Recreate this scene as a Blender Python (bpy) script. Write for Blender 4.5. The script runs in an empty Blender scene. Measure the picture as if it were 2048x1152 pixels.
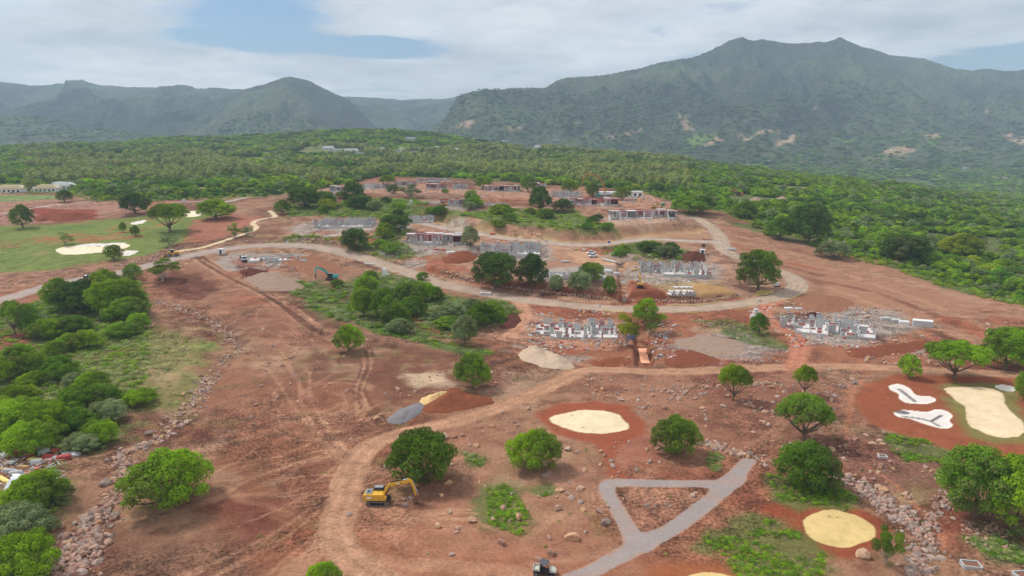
import bpy, math, random
import numpy as np
R = math.radians
sc = bpy.context.scene
COL = sc.collection

# ------------------------------------------------------------------ camera, sky, sun, exposure
CAMH = 60.0
PITCH = R(11.0)
FPX = 1400.0
cam_d = bpy.data.cameras.new("camera")
cam_d.sensor_width = 36.0
cam_d.lens = 36.0 * FPX / 2048.0
cam_d.clip_start = 0.5
cam_d.clip_end = 30000
cam = bpy.data.objects.new("camera", cam_d)
cam.location = (0, 0, CAMH)
cam.rotation_euler = (R(90) - PITCH, 0, 0)
COL.objects.link(cam)
sc.camera = cam

SUN_EL, SUN_AZ = R(52), R(-62)      # azimuth clockwise from +Y (view direction): sun high on the left
sun_dir = (math.sin(SUN_AZ) * math.cos(SUN_EL), math.cos(SUN_AZ) * math.cos(SUN_EL), math.sin(SUN_EL))
sd_ = bpy.data.lights.new("sun", 'SUN')
sd_.energy = 2.7
sd_.angle = R(10)
sd_.color = (1.0, 0.955, 0.89)
so = bpy.data.objects.new("sun", sd_)
from mathutils import Vector, Matrix, Euler, Quaternion
so.rotation_euler = Vector(sun_dir).to_track_quat('Z', 'Y').to_euler()
so.location = (0, 0, 300)
COL.objects.link(so)

W = bpy.data.worlds.new("World")
sc.world = W
W.use_nodes = True
nt = W.node_tree
nt.nodes.clear()
def N(t, **kw):
    n = nt.nodes.new(t)
    for k, v in kw.items():
        setattr(n, k, v)
    return n
def LK(a, b):
    nt.links.new(a, b)
def MTH(op, a, b=None, c=None, clamp=False):
    n = N('ShaderNodeMath', operation=op)
    n.use_clamp = clamp
    for i, v in enumerate((a, b, c)):
        if v is None:
            continue
        if isinstance(v, (int, float)):
            n.inputs[i].default_value = v
        else:
            LK(v, n.inputs[i])
    return n.outputs[0]
def RAMP(fac, stops):
    n = N('ShaderNodeValToRGB')
    cr = n.color_ramp
    while len(cr.elements) < len(stops):
        cr.elements.new(0.5)
    for e, (p, c) in zip(cr.elements, stops):
        e.position = p
        e.color = (c, c, c, 1) if isinstance(c, (int, float)) else (*c, 1)
    LK(fac, n.inputs[0])
    return n.outputs[0]
def MIXC(fac, a, b, blend='MIX'):
    n = N('ShaderNodeMix', data_type='RGBA', blend_type=blend)
    for s, v in ((0, fac), (6, a), (7, b)):
        if isinstance(v, (int, float)):
            n.inputs[s].default_value = v
        elif isinstance(v, tuple):
            n.inputs[s].default_value = (*v, 1)
        else:
            LK(v, n.inputs[s])
    return n.outputs[2]
out = N('ShaderNodeOutputWorld')
bg = N('ShaderNodeBackground')
bg.inputs[1].default_value = 0.088
sky = N('ShaderNodeTexSky', sky_type='NISHITA')
sky.sun_disc = False
sky.sun_elevation = SUN_EL
sky.sun_rotation = SUN_AZ
sky.air_density = 1.3
sky.ozone_density = 3.0
sky.dust_density = 0.6
tc = N('ShaderNodeTexCoord')
sep = N('ShaderNodeSeparateXYZ')
LK(tc.outputs['Generated'], sep.inputs[0])
zz = MTH('MAXIMUM', sep.outputs[2], 0.0)
den = MTH('ADD', zz, 0.11)
comb = N('ShaderNodeCombineXYZ')
LK(MTH('DIVIDE', sep.outputs[0], den), comb.inputs[0])
LK(MTH('DIVIDE', sep.outputs[1], den), comb.inputs[1])
n1 = N('ShaderNodeTexNoise')
n1.inputs['Scale'].default_value = 0.9
n1.inputs['Detail'].default_value = 7
n1.inputs['Roughness'].default_value = 0.60
n1.inputs['Distortion'].default_value = 0.25
LK(comb.outputs[0], n1.inputs['Vector'])
n2 = N('ShaderNodeTexNoise')
n2.inputs['Scale'].default_value = 0.7
n2.inputs['Detail'].default_value = 8
n2.inputs['Roughness'].default_value = 0.6
mp = N('ShaderNodeMapping')
mp.inputs['Location'].default_value = (3.7, 1.9, 5.0)
LK(comb.outputs[0], mp.inputs['Vector'])
LK(mp.outputs[0], n2.inputs['Vector'])
def gap(cx, cz, rx, rz, k):
    """a hole in the cloud layer in one direction of the sky"""
    a = MTH('DIVIDE', MTH('SUBTRACT', sep.outputs[0], cx), rx)
    b = MTH('DIVIDE', MTH('SUBTRACT', sep.outputs[2], cz), rz)
    d = MTH('ADD', MTH('MULTIPLY', a, a), MTH('MULTIPLY', b, b))
    return MTH('MULTIPLY', MTH('SUBTRACT', 1.0, MTH('MINIMUM', d, 1.0)), k)
front = MTH('GREATER_THAN', sep.outputs[1], 0.0)
g = MTH('ADD', gap(-0.33, 0.175, 0.13, 0.055, 0.27), gap(-0.16, 0.135, 0.12, 0.02, 0.16))
g = MTH('ADD', g, gap(0.62, 0.10, 0.14, 0.025, 0.16))
g = MTH('ADD', g, gap(-0.28, 0.135, 0.24, 0.02, 0.20))
g = MTH('MULTIPLY', g, front)
cov = MTH('ADD', n1.outputs[0], 0.06)
cov = MTH('SUBTRACT', cov, g)
covr = RAMP(cov, [(0.38, 0.0), (0.47, 0.72), (0.56, 1.0)])
shade = RAMP(n2.outputs[0], [(0.36, (3.4, 3.9, 4.5)), (0.48, (6.4, 6.8, 7.3)), (0.58, (11.2, 11.1, 11.0))])
shade2 = MIXC(0.5, shade, RAMP(n1.outputs[0], [(0.42, (10.5, 10.4, 10.3)), (0.56, (6.8, 7.1, 7.5)), (0.66, (4.2, 4.7, 5.3))]))
# pale veil towards the horizon
skyc0 = MIXC(1.0, sky.outputs[0], (.60, .74, .92), 'MULTIPLY')
veil = RAMP(zz, [(0.0, 1.0), (0.10, 0.35), (0.3, 0.0)])
skyc = MIXC(0.03, skyc0, (6.0, 6.6, 7.2))
skyc = MIXC(MTH('MULTIPLY', veil, 0.3), skyc, (6.9, 7.5, 8.0))
cl = MIXC(MTH('MULTIPLY', veil, 0.35), shade2, (7.4, 7.8, 8.1))
fin = MIXC(covr, skyc, cl)
LK(fin, bg.inputs[0])
LK(bg.outputs[0], out.inputs[0])

sc.view_settings.view_transform = 'Standard'
sc.view_settings.look = 'None'
sc.view_settings.exposure = 0.32
sc.view_settings.gamma = 1.0
sc.view_settings.use_curve_mapping = False
cy = sc.cycles
cy.max_bounces = 4
cy.diffuse_bounces = 2
cy.glossy_bounces = 2
cy.transmission_bounces = 2
cy.transparent_max_bounces = 4
cy.volume_bounces = 0
cy.use_denoising = True
cy.use_adaptive_sampling = True
cy.adaptive_threshold = 0.02

# ------------------------------------------------------------------ numpy helpers
rng = np.random.default_rng(7)
random.seed(7)
def S(r, g, b, k=0.88):
    """an albedo picked as an sRGB triplet -> linear"""
    c = np.array([r, g, b], float) / 255.0
    c = np.where(c <= 0.04045, c / 12.92, ((c + 0.055) / 1.055) ** 2.4)
    return c * k
def hash2(ix, iy, seed):
    h = (ix.astype(np.int64) * 374761393 + iy.astype(np.int64) * 668265263 + seed * 1274126177) & 0xFFFFFFFF
    h = ((h ^ (h >> 13)) * 1274126177) & 0xFFFFFFFF
    h = h ^ (h >> 16)
    return (h & 0xFFFFFF) / float(0xFFFFFF)
def vnoise(x, y, seed=0):
    ix = np.floor(x); iy = np.floor(y)
    fx = x - ix; fy = y - iy
    fx = fx * fx * fx * (fx * (fx * 6 - 15) + 10)
    fy = fy * fy * fy * (fy * (fy * 6 - 15) + 10)
    a = hash2(ix, iy, seed); b = hash2(ix + 1, iy, seed)
    c = hash2(ix, iy + 1, seed); d = hash2(ix + 1, iy + 1, seed)
    return (a + (b - a) * fx) * (1 - fy) + (c + (d - c) * fx) * fy
def fbm(x, y, sc_, oct=4, seed=0, gain=0.5):
    """value fbm in 0..1, sc_ = wavelength in metres"""
    v = 0.0; a = 1.0; t = 0.0
    x = np.asarray(x, float) / sc_; y = np.asarray(y, float) / sc_
    for o in range(oct):
        v = v + a * vnoise(x, y, seed + o * 17)
        t += a; a *= gain
        x, y = (x * 1.6 - y * 1.2) + 13.7, (x * 1.2 + y * 1.6) + 7.1
    return v / t
def sstep(a, b, x):
    t = np.clip((x - a) / (b - a), 0, 1)
    return t * t * (3 - 2 * t)
def line_d(x, y, pts):
    """distance to a polyline"""
    d = np.full(x.shape, 1e9)
    for (x0, y0), (x1, y1) in zip(pts[:-1], pts[1:]):
        dx, dy = x1 - x0, y1 - y0
        L = dx * dx + dy * dy + 1e-9
        t = np.clip(((x - x0) * dx + (y - y0) * dy) / L, 0, 1)
        d = np.minimum(d, (x - x0 - t * dx) ** 2 + (y - y0 - t * dy) ** 2)
    return np.sqrt(d)
def inside(x, y, pts):
    r = np.zeros(x.shape, bool)
    n = len(pts)
    for i in range(n):
        x0, y0 = pts[i]; x1, y1 = pts[(i + 1) % n]
        if y0 == y1:
            continue
        c = ((y0 > y) != (y1 > y)) & (x < (x1 - x0) * (y - y0) / (y1 - y0) + x0)
        r ^= c
    return r
def poly_sd(x, y, pts):
    d = line_d(x, y, list(pts) + [pts[0]])
    return np.where(inside(x, y, pts), d, -d)
def smooth_line(pts, n=6, closed=False):
    """Catmull-Rom"""
    P = [np.array(p, float) for p in pts]
    m = len(P); o = []
    rngi = range(m) if closed else range(m - 1)
    for i in rngi:
        p0 = P[(i - 1) % m] if closed or i > 0 else P[0]
        p1 = P[i]; p2 = P[(i + 1) % m]
        p3 = P[(i + 2) % m] if closed or i + 2 < m else P[-1]
        for k in range(n):
            t = k / n
            o.append(0.5 * ((2 * p1) + (-p0 + p2) * t + (2 * p0 - 5 * p1 + 4 * p2 - p3) * t * t + (-p0 + 3 * p1 - 3 * p2 + p3) * t ** 3))
    if not closed:
        o.append(P[-1])
    return [tuple(q) for q in o]

# ------------------------------------------------------------------ terrain height
cp, sp = math.cos(PITCH), math.sin(PITCH)
def t_of(px):
    return (px - 1024) / FPX / (cp + 0.02)
TC = np.array([t_of(p) for p in (-400, 0, 400, 800, 1100, 1300, 1500, 1700, 1900, 2100, 2500)])
TY = np.array([0, 200, 250, 320, 375, 450, 520, 620, 750, 900, 1100, 1300, 1500, 1700, 1950, 2250])
TH = np.array([
    # -400   0    400   800  1100  1300  1500  1700  1900  2100  2500
    [0,     0,    0,    0,   0,    0,    0,    0,    0,    0,    0],
    [0,     0,    0,    0,   0,    0,    0,    0,    0,    0,    0],
    [1,     1,    1,    1,   1,    1,    1,    1,    0,    0,    0],
    [6,     6,    6,    6,   6,    5,    4,    3,    2,    1,    0],
    [12,    12,   13,   15,  15,   14,   11,   6,    4,    2,    0],
    [19,    19,   20,   21,  21,   20,   16,   10,   7,    4,    0],
    [24,    24,   25,   26,  26,   25,   20,   14,   9,    5,   -3],
    [28,    28,   28,   29,  29,   28,   24,   18,   11,   3,   -10],
    [33,    33,   33,   33,  33,   32,   28,   22,   10,  -5,   -18],
    [39,    39,   39,   38,  38,   36,   32,   24,   5,   -16,  -25],
    [48,    47,   47,   46,  46,   44,   35,   14,   -8,  -24,  -30],
    [57,56,58,62,58,   47,   24,   -5,   -22, -30,  -33],
    [64,66,75,88,66,   34,   2,    -20,  -30, -33,  -34],
    [58,73,88,118,48,   14,  -12,   -26,  -32, -33,  -33],
    [20,    40,   55,   70,  10,  -8,   -22,   -28,  -30, -30,  -30],
    [0,     5,    10,   10, -5,   -15,  -22,   -24,  -24, -24,  -24]], float)
GT = np.linspace(TC[0], TC[-1], 260)
GY = np.linspace(0, 2250, 900)
_a = np.array([np.interp(GT, TC, r) for r in TH])
G = np.array([np.interp(GY, TY, _a[:, j]) for j in range(len(GT))]).T
def blur(A, n, ax):
    A = np.moveaxis(A, ax, 0)
    for _ in range(3):
        P = np.concatenate([np.repeat(A[:1], n, 0), A, np.repeat(A[-1:], n, 0)])
        c = np.cumsum(np.concatenate([np.zeros((1,) + P.shape[1:]), P]), 0)
        A = (c[2 * n + 1:] - c[:-(2 * n + 1)]) / (2 * n + 1)
    return np.moveaxis(A, 0, ax)
G = blur(blur(G, 8, 0), 6, 1)
def lookup(x, y):
    t = x / np.maximum(y, 30.0)
    u = np.clip((t - GT[0]) / (GT[1] - GT[0]), 0, len(GT) - 1.001)
    v = np.clip(y / (GY[1] - GY[0]), 0, len(GY) - 1.001)
    i = u.astype(int); j = v.astype(int); fu = u - i; fv = v - j
    return (G[j, i] * (1 - fu) + G[j, i + 1] * fu) * (1 - fv) + (G[j + 1, i] * (1 - fu) + G[j + 1, i + 1] * fu) * fv
# mountains: (skyline px, py) -> ridge at a distance
def ridge(sky_pts, dist_pts, foot_y, base, power, seed, gul):
    xs = np.array([p[0] for p in sky_pts], float); ys = np.array([p[1] for p in sky_pts], float)
    dx = np.array([p[0] for p in dist_pts], float); dd = np.array([p[1] for p in dist_pts], float)
    v = (ys - 576) / FPX
    # ray: horizontal forward = cp - v*sp ; up = -(v*cp) - sp
    tt = (xs - 1024) / FPX / (cp - v * sp)
    el = (-(v * cp) - sp) / (cp - v * sp)
    Y = np.interp(xs, dx, dd)
    Hh = CAMH + el * Y
    return dict(t=tt, H=Hh, Y=Y, foot=foot_y, base=base, p=power, seed=seed, gul=gul)
RIDGES = [
    # right mountain
    ridge([(700, 330), (820, 290), (865, 254), (888, 240), (905, 214), (912, 196), (930, 186), (960, 179), (1020, 177), (1090, 175), (1112, 162), (1135, 153), (1200, 149), (1270, 138), (1345, 121), (1400, 107), (1440, 92), (1465, 78), (1485, 71), (1505, 75), (1525, 72), (1545, 77), (1600, 80), (1648, 82), (1664, 76), (1680, 70), (1694, 79), (1730, 94), (1780, 112), (1850, 119), (1885, 132), (1940, 140), (2048, 139), (2200, 120), (2500, 110)],
          [(700, 3300), (960, 3400), (1500, 4300), (2048, 4300), (2500, 4300)], 1900, -30, 1.6, 3, .9),
    # left peak
    ridge([(250, 290), (330, 268), (400, 225), (440, 200), (490, 177), (530, 168), (560, 157), (578, 154), (595, 155), (620, 163), (655, 180), (690, 196), (720, 222), (745, 246), (800, 285), (900, 330)],
          [(200, 4200), (900, 4200)], 2500, 0, 1.3, 9, 0.8),
    # left plateau
    ridge([(-500, 180), (-200, 172), (0, 166), (60, 167), (110, 162), (165, 160), (215, 166), (255, 172), (310, 173), (355, 170), (400, 178), (470, 179), (540, 184), (650, 192), (760, 210), (900, 260)],
          [(-500, 5400), (900, 5400)], 2700, 0, 1.15, 15, 1.4),
    # low hills in front of it
    ridge([(-500, 225), (-100, 232), (0, 236), (60, 233), (110, 240), (190, 256), (280, 268), (400, 275), (520, 276), (700, 272)],
          [(-500, 3300), (900, 3300)], 2300, 0, 1.2, 21, 0.5),
    # far range in the gap
    ridge([(500, 200), (690, 194), (745, 196), (800, 200), (850, 199), (900, 193), (960, 190), (1100, 190)],
          [(500, 6600), (1100, 6600)], 3600, 20, 1.0, 27, 0.9),
]
def mountains(x, y):
    t0 = x / np.maximum(y, 1.0)
    h = np.full(x.shape, -1e3)
    for k in RIDGES:
        Y = np.interp(t0, k['t'], k['Y'])
        s0 = (y - k['foot']) / (Y - k['foot'])
        w = 1 - sstep(0.75, 1.0, s0)
        wx = (fbm(x, y, 900, 3, k['seed']) - 0.5) * 500 * w
        t = (x + wx) / np.maximum(y, 1.0)
        Hr = np.interp(t, k['t'], k['H'])
        s = np.maximum(s0, 0)
        g_ = np.where(s <= 1, np.power(np.minimum(s, 1), k['p']), 1 - (s - 1) * 1.6)
        hh = k['base'] + (Hr - k['base']) * g_
        # spurs and gullies running down towards the valley
        xw = x + (fbm(x, y, 600, 3, k['seed'] + 3) - 0.5) * 500
        n = fbm(xw, y * 0.38, 330, 5, k['seed'] + 5, 0.52)
        rid = 1 - np.abs(2 * n - 1) * 2.2
        amp = np.clip(s, 0, 1) ** 2.1 * np.clip(1.02 - s, 0, 1) * 5.2
        rel = np.maximum(Hr - k['base'], 0)
        hh = hh + (rid - 0.55) * amp * rel * 0.26 * k['gul']
        hh = hh + (fbm(x, y, 70, 4, k['seed'] + 8) - 0.5) * 22 * np.clip(s * 1.5, 0, 1) * np.clip((1.15 - s) * 2, 0.18, 1)
        h = np.maximum(h, np.where(s0 > 0, hh, -1e3))
    return h
FEATS = []
def H(x, y):
    x = np.asarray(x, float); y = np.asarray(y, float)
    sh = x.shape
    x = x.ravel(); y = y.ravel()
    h = lookup(x, np.minimum(y, 2250))
    far = sstep(700, 1300, y)
    h = h + (fbm(x, y, 190, 4, 40) - 0.5) * (1.4 + 22 * far) * sstep(150, 300, y)
    h = h + (fbm(x, y, 24, 3, 44) - 0.5) * 1.1
    m = (y < 480)
    if m.any():
        xm, ym = x[m], y[m]
        h[m] += (fbm(xm, ym, 3.2, 3, 48) - 0.5) * 0.30
    for f in FEATS:
        f(x, y, h)
    m = y > 1850
    if m.any():
        h[m] = np.maximum(h[m], mountains(x[m], y[m]))
    return h.reshape(sh)
def ray(px, py):
    u = (px - 1024) / FPX; v = (py - 576) / FPX
    return np.array([u, cp - v * sp, -(v * cp) - sp])
TS = np.concatenate([np.arange(75, 520, 0.8), np.arange(520, 1300, 2.5), np.arange(1300, 7200, 15)])
STEPS = [TS[TS < 330], TS[(TS > 230) & (TS < 1500)], TS]
def at(px, py):
    """the place on the ground seen at a photo pixel"""
    d = ray(px, py)
    for y in (STEPS if py > 560 else STEPS[1:] if py > 330 else STEPS[2:]):
        x = d[0] / d[1] * y
        df = CAMH + d[2] / d[1] * y - H(x, y)
        i = int(np.argmax(df < 0))
        if df[i] < 0: break
    else:
        i = len(y) - 1
    yy = y[0] if i == 0 else y[i - 1] + (y[i] - y[i - 1]) * df[i - 1] / (df[i - 1] - df[i] + 1e-9)
    return (float(d[0] / d[1] * yy), float(yy))
def P(pts, n=0, closed=False):
    q = smooth_line(pts, n, closed) if n else pts
    return [at(a, b) for a, b in q]
def h1(x, y):
    return float(H(np.array([x]), np.array([y]))[0])
def ppm(y):
    """source-photo pixels per metre at forward distance y"""
    return FPX / (y * cp + 50 * sp)

# banks, trenches, pits
def bank(pts_px, h, rise, fall0, fall1):
    q = sorted(P(pts_px, 3)); xs = np.array([a for a, b in q]); ys = np.array([b for a, b in q])
    def f(x, y, hh):
        m = (x > xs[0] - 12) & (x < xs[-1] + 12) & (y > ys.min() - 5) & (y < ys.max() + fall1 + 5)
        if not m.any():
            return
        xm, ym = x[m], y[m]
        d = ym - np.interp(xm, xs, ys)
        e = sstep(xs[0] - 12, xs[0] + 6, xm) * (1 - sstep(xs[-1] - 6, xs[-1] + 12, xm))
        hh[m] += h * sstep(0, rise, d) * (1 - sstep(fall0, fall1, d)) * e
    return f
def dig(pts_px, depth, w, soft=1.2):
    q = P(pts_px)
    bx = (min(a for a, b in q) - w - 4, max(a for a, b in q) + w + 4, min(b for a, b in q) - w - 4, max(b for a, b in q) + w + 4)
    def f(x, y, hh):
        m = (x > bx[0]) & (x < bx[1]) & (y > bx[2]) & (y < bx[3])
        if not m.any():
            return
        d = line_d(x[m], y[m], q)
        hh[m] -= depth * (1 - sstep(w, w + soft, d))
    return f
_f = [bank([(855, 541), (900, 556), (960, 568), (1030, 577), (1100, 585), (1180, 592), (1320, 604)], 2.4, 2.5, 14, 40),
      bank([(1335, 603), (1400, 602), (1475, 594)], 1.8, 2.0, 10, 30),
      bank([(815, 430), (880, 444), (940, 462), (1010, 472), (1100, 482), (1200, 482), (1300, 470), (1390, 464)], 5.0, 9, 20, 55),
      bank([(560, 486), (620, 486), (700, 500)], 1.8, 2.5, 10, 30),
      dig([(1243, 527), (1247, 560), (1250, 603)], 2.2, 1.6),
      dig([(1281, 650), (1284, 680), (1289, 728)], 2.4, 2.0),
      dig([(1612, 631), (1628, 632)], 2.5, 4.0, 2.0),
      dig([(430, 640), (460, 690), (400, 770), (370, 830), (300, 890), (250, 945), (200, 1030), (150, 1150)], 0.7, 2.5, 4.0),
      dig([(1680, 950), (1760, 985), (1830, 1040), (1858, 1100), (1870, 1150)], 0.6, 2.5, 4.0),
      dig([(340, 660), (600, 660)], -0.6, 4, 30),
      dig([(1750, 590), (1850, 622), (1950, 650)], -0.5, 3, 3),
      dig([(360, 548), (450, 556)], -1.2, 4, 10)]
FEATS.extend(_f)

def proj(x, y, z):
    """photo pixel of a place"""
    dz = z - CAMH; f = y * cp - dz * sp
    return 1024 + FPX * x / f, 576 - FPX * (y * sp + dz * cp) / f
LAND = [(160, 1120, 'the channel bottom end'), (205, 1030, 'the wide lower channel reach'), (245, 960, 'the narrow channel reach'), (335, 868, 'the channel bend'), (400, 800, 'the middle channel reach'), (450, 730, 'the upper channel reach'), (470, 680, 'the hook of the channel'), (350, 615, 'the channel top end'), (2000, 585, 'the right strip end'), (1850, 548, 'the long bare strip'), (1720, 512, 'the bare strip edge'), (1730, 985, 'the top of the right gully'), (1800, 1035, 'the middle of the right gully'), (1850, 1120, 'the bottom of the right gully'), (1895, 1010, 'the right arm of the gully'), (1440, 900, 'the stones right of the feathery tree'),
        (1180, 845, 'the oval cream green'), (1680, 1058, 'the yellow sand green'), (1960, 825, 'the big cream green'), (1830, 785, 'the upper white bunker'), (1850, 838, 'the lower white bunker'), (780, 990, 'the yellow excavator'),
        (338, 965, 'the dome shaped lime tree'), (842, 905, 'the dense tree behind the excavator'), (1070, 900, 'the bright tree below the cream green'), (1350, 870, 'the feathery tree'), (1610, 835, 'the flat topped tree'), (1612, 935, 'the wide tree in grass'),
        (1965, 970, 'the big umbrella tree'), (1775, 1090, 'the leaning sapling'), (945, 745, 'the tree by the sand heap'), (697, 680, 'the lone bright tree'), (1465, 770, 'the multi stemmed lime tree'), (1608, 760, 'the mushroom shaped tree'), (1310, 1030, 'the cart path triangle'),
        (1480, 940, 'the upper end of the cart path'), (1170, 1150, 'the lower end of the cart path'), (1090, 1130, 'the buggy'), (910, 800, 'the red soil heap'), (810, 825, 'the grey gravel tongue'), (1090, 715, 'the beige sand heap'), (1500, 620, 'the concrete box stack'), (1290, 710, 'the orange sheet'),
        (1660, 650, 'the largest foundation'), (1845, 650, 'the metal container'), (80, 920, 'the rubbish heap'), (178, 552, 'the dark car'), (325, 540, 'the vase shaped tree'), (430, 700, 'the dry grass slope'), (300, 620, 'the thicket corner'), (1150, 655, 'the nearest block shell'), (1765, 915, 'the square pit'),
        (1942, 1132, 'the large pit'), (1850, 900, 'the weeds on the terrace edge'), (1020, 1020, 'the weedy patch'), (663, 550, 'the teal excavator'), (487, 517, 'the tipper truck'), (1515, 545, 'the hairpin tree'), (1600, 480, 'the tall dark thicket tree'), (1805, 490, 'the dark green dome'), (1922, 490, 'the yellow tree in the thicket'),
        (1390, 400, 'the trees at the road top'), (1270, 388, 'the site cabins'), (710, 385, 'the dark back row tree'), (1080, 400, 'the solid dark tree'), (1190, 380, 'the pump boom'), (90, 382, 'the cream roofed houses'), (270, 410, 'the dark tree past the grass'), (450, 385, 'the service road'), (60, 690, 'the red soil scar'), (240, 700, 'the olive grass slope'), (0, 560, 'the road at the left edge'),
        (1300, 500, 'the road island trees'), (990, 545, 'the pair of dark trees'), (735, 555, 'the roadside concrete boxes'), (960, 625, 'the spur track'), (780, 690, 'the lone bright tree'), (710, 480, 'the dark tree at the bend')]
def where(px, py):
    b = min(LAND, key=lambda l: (l[0] - px) ** 2 + ((l[1] - py) * 1.6) ** 2)
    dx, dy = px - b[0], (py - b[1]) * 1.3
    d = math.hypot(dx, dy)
    far = 'well ' if d > 110 else 'just ' if d < 45 else ''
    if abs(dx) > abs(dy) * 2.2: w = 'right of' if dx > 0 else 'left of'
    elif abs(dy) > abs(dx) * 2.2: w = 'below' if dy > 0 else 'above'
    else: w = ('below' if dy > 0 else 'above') + ' and ' + ('right of' if dx > 0 else 'left of')
    return far + w + ' ' + b[2]

# ------------------------------------------------------------------ ground painting plan (photo pixels -> places on the ground)
MAIN = [(-90, 618), (-30, 608), (30, 592), (80, 577), (130, 564), (180, 555), (240, 545), (300, 530), (350, 517), (400, 507), (450, 498), (520, 491), (600, 491), (660, 499), (710, 512), (760, 527), (820, 547), (880, 567), (940, 580), (1000, 592), (1060, 601), (1120, 608), (1180, 614), (1240, 618), (1300, 619), (1360, 618), (1420, 615), (1480, 608), (1530, 600), (1572, 590), (1594, 575), (1592, 562), (1575, 549), (1545, 538), (1505, 524), (1470, 512), (1450, 500), (1444, 488), (1441, 476), (1430, 462), (1410, 446), (1390, 434), (1355, 423)]
UPPER = [(1436, 484), (1380, 482), (1330, 479), (1294, 478), (1250, 483), (1208, 489), (1160, 490), (1121, 488), (1060, 481), (1017, 477), (960, 468), (912, 460), (870, 452), (829, 445), (790, 447), (755, 454), (704, 463), (660, 472)]
TRACK = [(2120, 756), (2048, 750), (1950, 745), (1850, 740), (1760, 735), (1700, 733), (1600, 733), (1500, 737), (1400, 742), (1300, 743), (1200, 739), (1160, 744), (1120, 762), (1060, 790), (980, 822), (900, 846), (840, 858), (790, 870), (750, 888), (722, 912), (702, 950), (688, 1000), (672, 1050), (678, 1090), (705, 1122), (745, 1152), (800, 1190)]
SPUR = [(1000, 592), (1040, 606), (1052, 630), (1040, 655), (1015, 672)]
SPUR2 = [(1560, 598), (1530, 615), (1540, 640), (1580, 665), (1600, 690), (1590, 735)]
PATHL = [(1140, 1160), (1186, 1141), (1251, 1107), (1300, 1080), (1345, 1058), (1400, 1018), (1435, 989), (1465, 962), (1480, 940), (1497, 922)]
PATHT = [(1280, 1088), (1266, 1075), (1251, 1049), (1238, 1025), (1226, 1005), (1215, 982), (1217, 969), (1235, 965), (1280, 966), (1340, 967), (1400, 967), (1445, 966), (1470, 958)]
FOOT = [(540, 422), (550, 433), (530, 437), (513, 441), (505, 447), (513, 454), (505, 462), (490, 467), (440, 484), (400, 496), (350, 503)]
FARROAD = [(-60, 432), (0, 428), (40, 420), (110, 410), (180, 404)]
FARROAD2 = [(345, 405), (400, 403), (450, 404), (500, 393), (560, 384), (620, 378)]
GREENS = {
    'cream': [(1100, 836), (1130, 826), (1180, 820), (1222, 824), (1246, 836), (1256, 851), (1245, 861), (1210, 867), (1170, 866), (1130, 857), (1106, 846)],
    'yellow': [(1608, 1050), (1622, 1031), (1660, 1021), (1700, 1027), (1735, 1044), (1752, 1062), (1740, 1079), (1710, 1090), (1682, 1095), (1648, 1088), (1617, 1070)],
    'big': [(1888, 777), (1920, 774), (1975, 776), (2006, 788), (2012, 812), (2036, 835), (2050, 852), (2038, 872), (2000, 875), (1962, 863), (1937, 846), (1931, 815), (1906, 796)],
    'low': [(1370, 1158), (1400, 1146), (1440, 1146), (1475, 1156), (1500, 1180), (1400, 1190)],
    'golf': [(111, 500), (135, 493), (200, 493), (246, 488), (259, 492), (235, 500), (190, 506), (132, 509)],
    'golf2': [(366, 425), (384, 422), (406, 423), (398, 432), (376, 434)]}
BUNKERS = {
    'b1': [(1778, 772), (1796, 768), (1818, 776), (1832, 790), (1860, 793), (1872, 801), (1850, 808), (1815, 806), (1799, 797), (1797, 788), (1782, 780)],
    'b2': [(1788, 824), (1810, 820), (1850, 824), (1872, 819), (1892, 822), (1905, 832), (1899, 841), (1905, 852), (1884, 857), (1850, 848), (1822, 838), (1796, 833)],
    'b3': [(1990, 772), (2010, 770), (2030, 775), (2026, 783), (2000, 779)],
    'g1': [(165, 489), (185, 487), (210, 487), (245, 485), (250, 487), (200, 492), (150, 493)],
    'g2': [(238, 504), (275, 501), (268, 508), (250, 512)],
    'g3': [(262, 446), (290, 440), (286, 446), (268, 449)]}
FOREST_PX = [(-120, 378), (0, 384), (140, 386), (200, 402), (300, 402), (400, 398), (520, 394), (620, 383), (700, 366), (760, 352), (900, 356), (980, 362), (1060, 366), (1140, 372), (1210, 376), (1290, 386), (1345, 405), (1400, 415), (1450, 425), (1520, 447), (1580, 462), (1640, 492), (1750, 520), (1850, 552), (1950, 585), (2048, 606), (2140, 624)]
fl = P(FOREST_PX)
FOREST = fl + [(2300, 1500), (2300, 2600), (-2600, 2600), (-1200, 1200)]
VEG1 = P([(-90, 640), (0, 625), (60, 608), (140, 583), (210, 568), (262, 545), (290, 575), (302, 640), (298, 700), (300, 760), (272, 800), (240, 830), (240, 880), (200, 905), (100, 912), (0, 915), (-90, 920)])
VEG1B = P([(130, 690), (300, 660), (400, 680), (432, 690), (415, 735), (370, 800), (300, 830), (200, 800)])
VEG0 = P([(-90, 990), (40, 985), (110, 930), (150, 950), (150, 990), (95, 1060), (105, 1110), (85, 1160), (-90, 1180)])
GOLF = P([(-90, 462), (0, 452), (100, 450), (190, 440), (290, 432), (350, 430), (420, 418), (450, 428), (400, 452), (380, 480), (330, 498), (290, 515), (200, 532), (80, 546), (-90, 560)])
VEG3 = P([(545, 560), (640, 566), (660, 580), (700, 555), (760, 545), (850, 560), (880, 590), (1010, 600), (1040, 625), (1010, 650), (960, 655), (940, 680), (800, 665), (700, 648), (640, 630)])
VEG3B = P([(700, 640), (800, 662), (900, 685), (1000, 705), (960, 715), (850, 690), (740, 665)])
VEG4 = P([(560, 410), (640, 405), (700, 400), (760, 395), (830, 398), (860, 412), (830, 425), (760, 440), (640, 432), (580, 432)])
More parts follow.
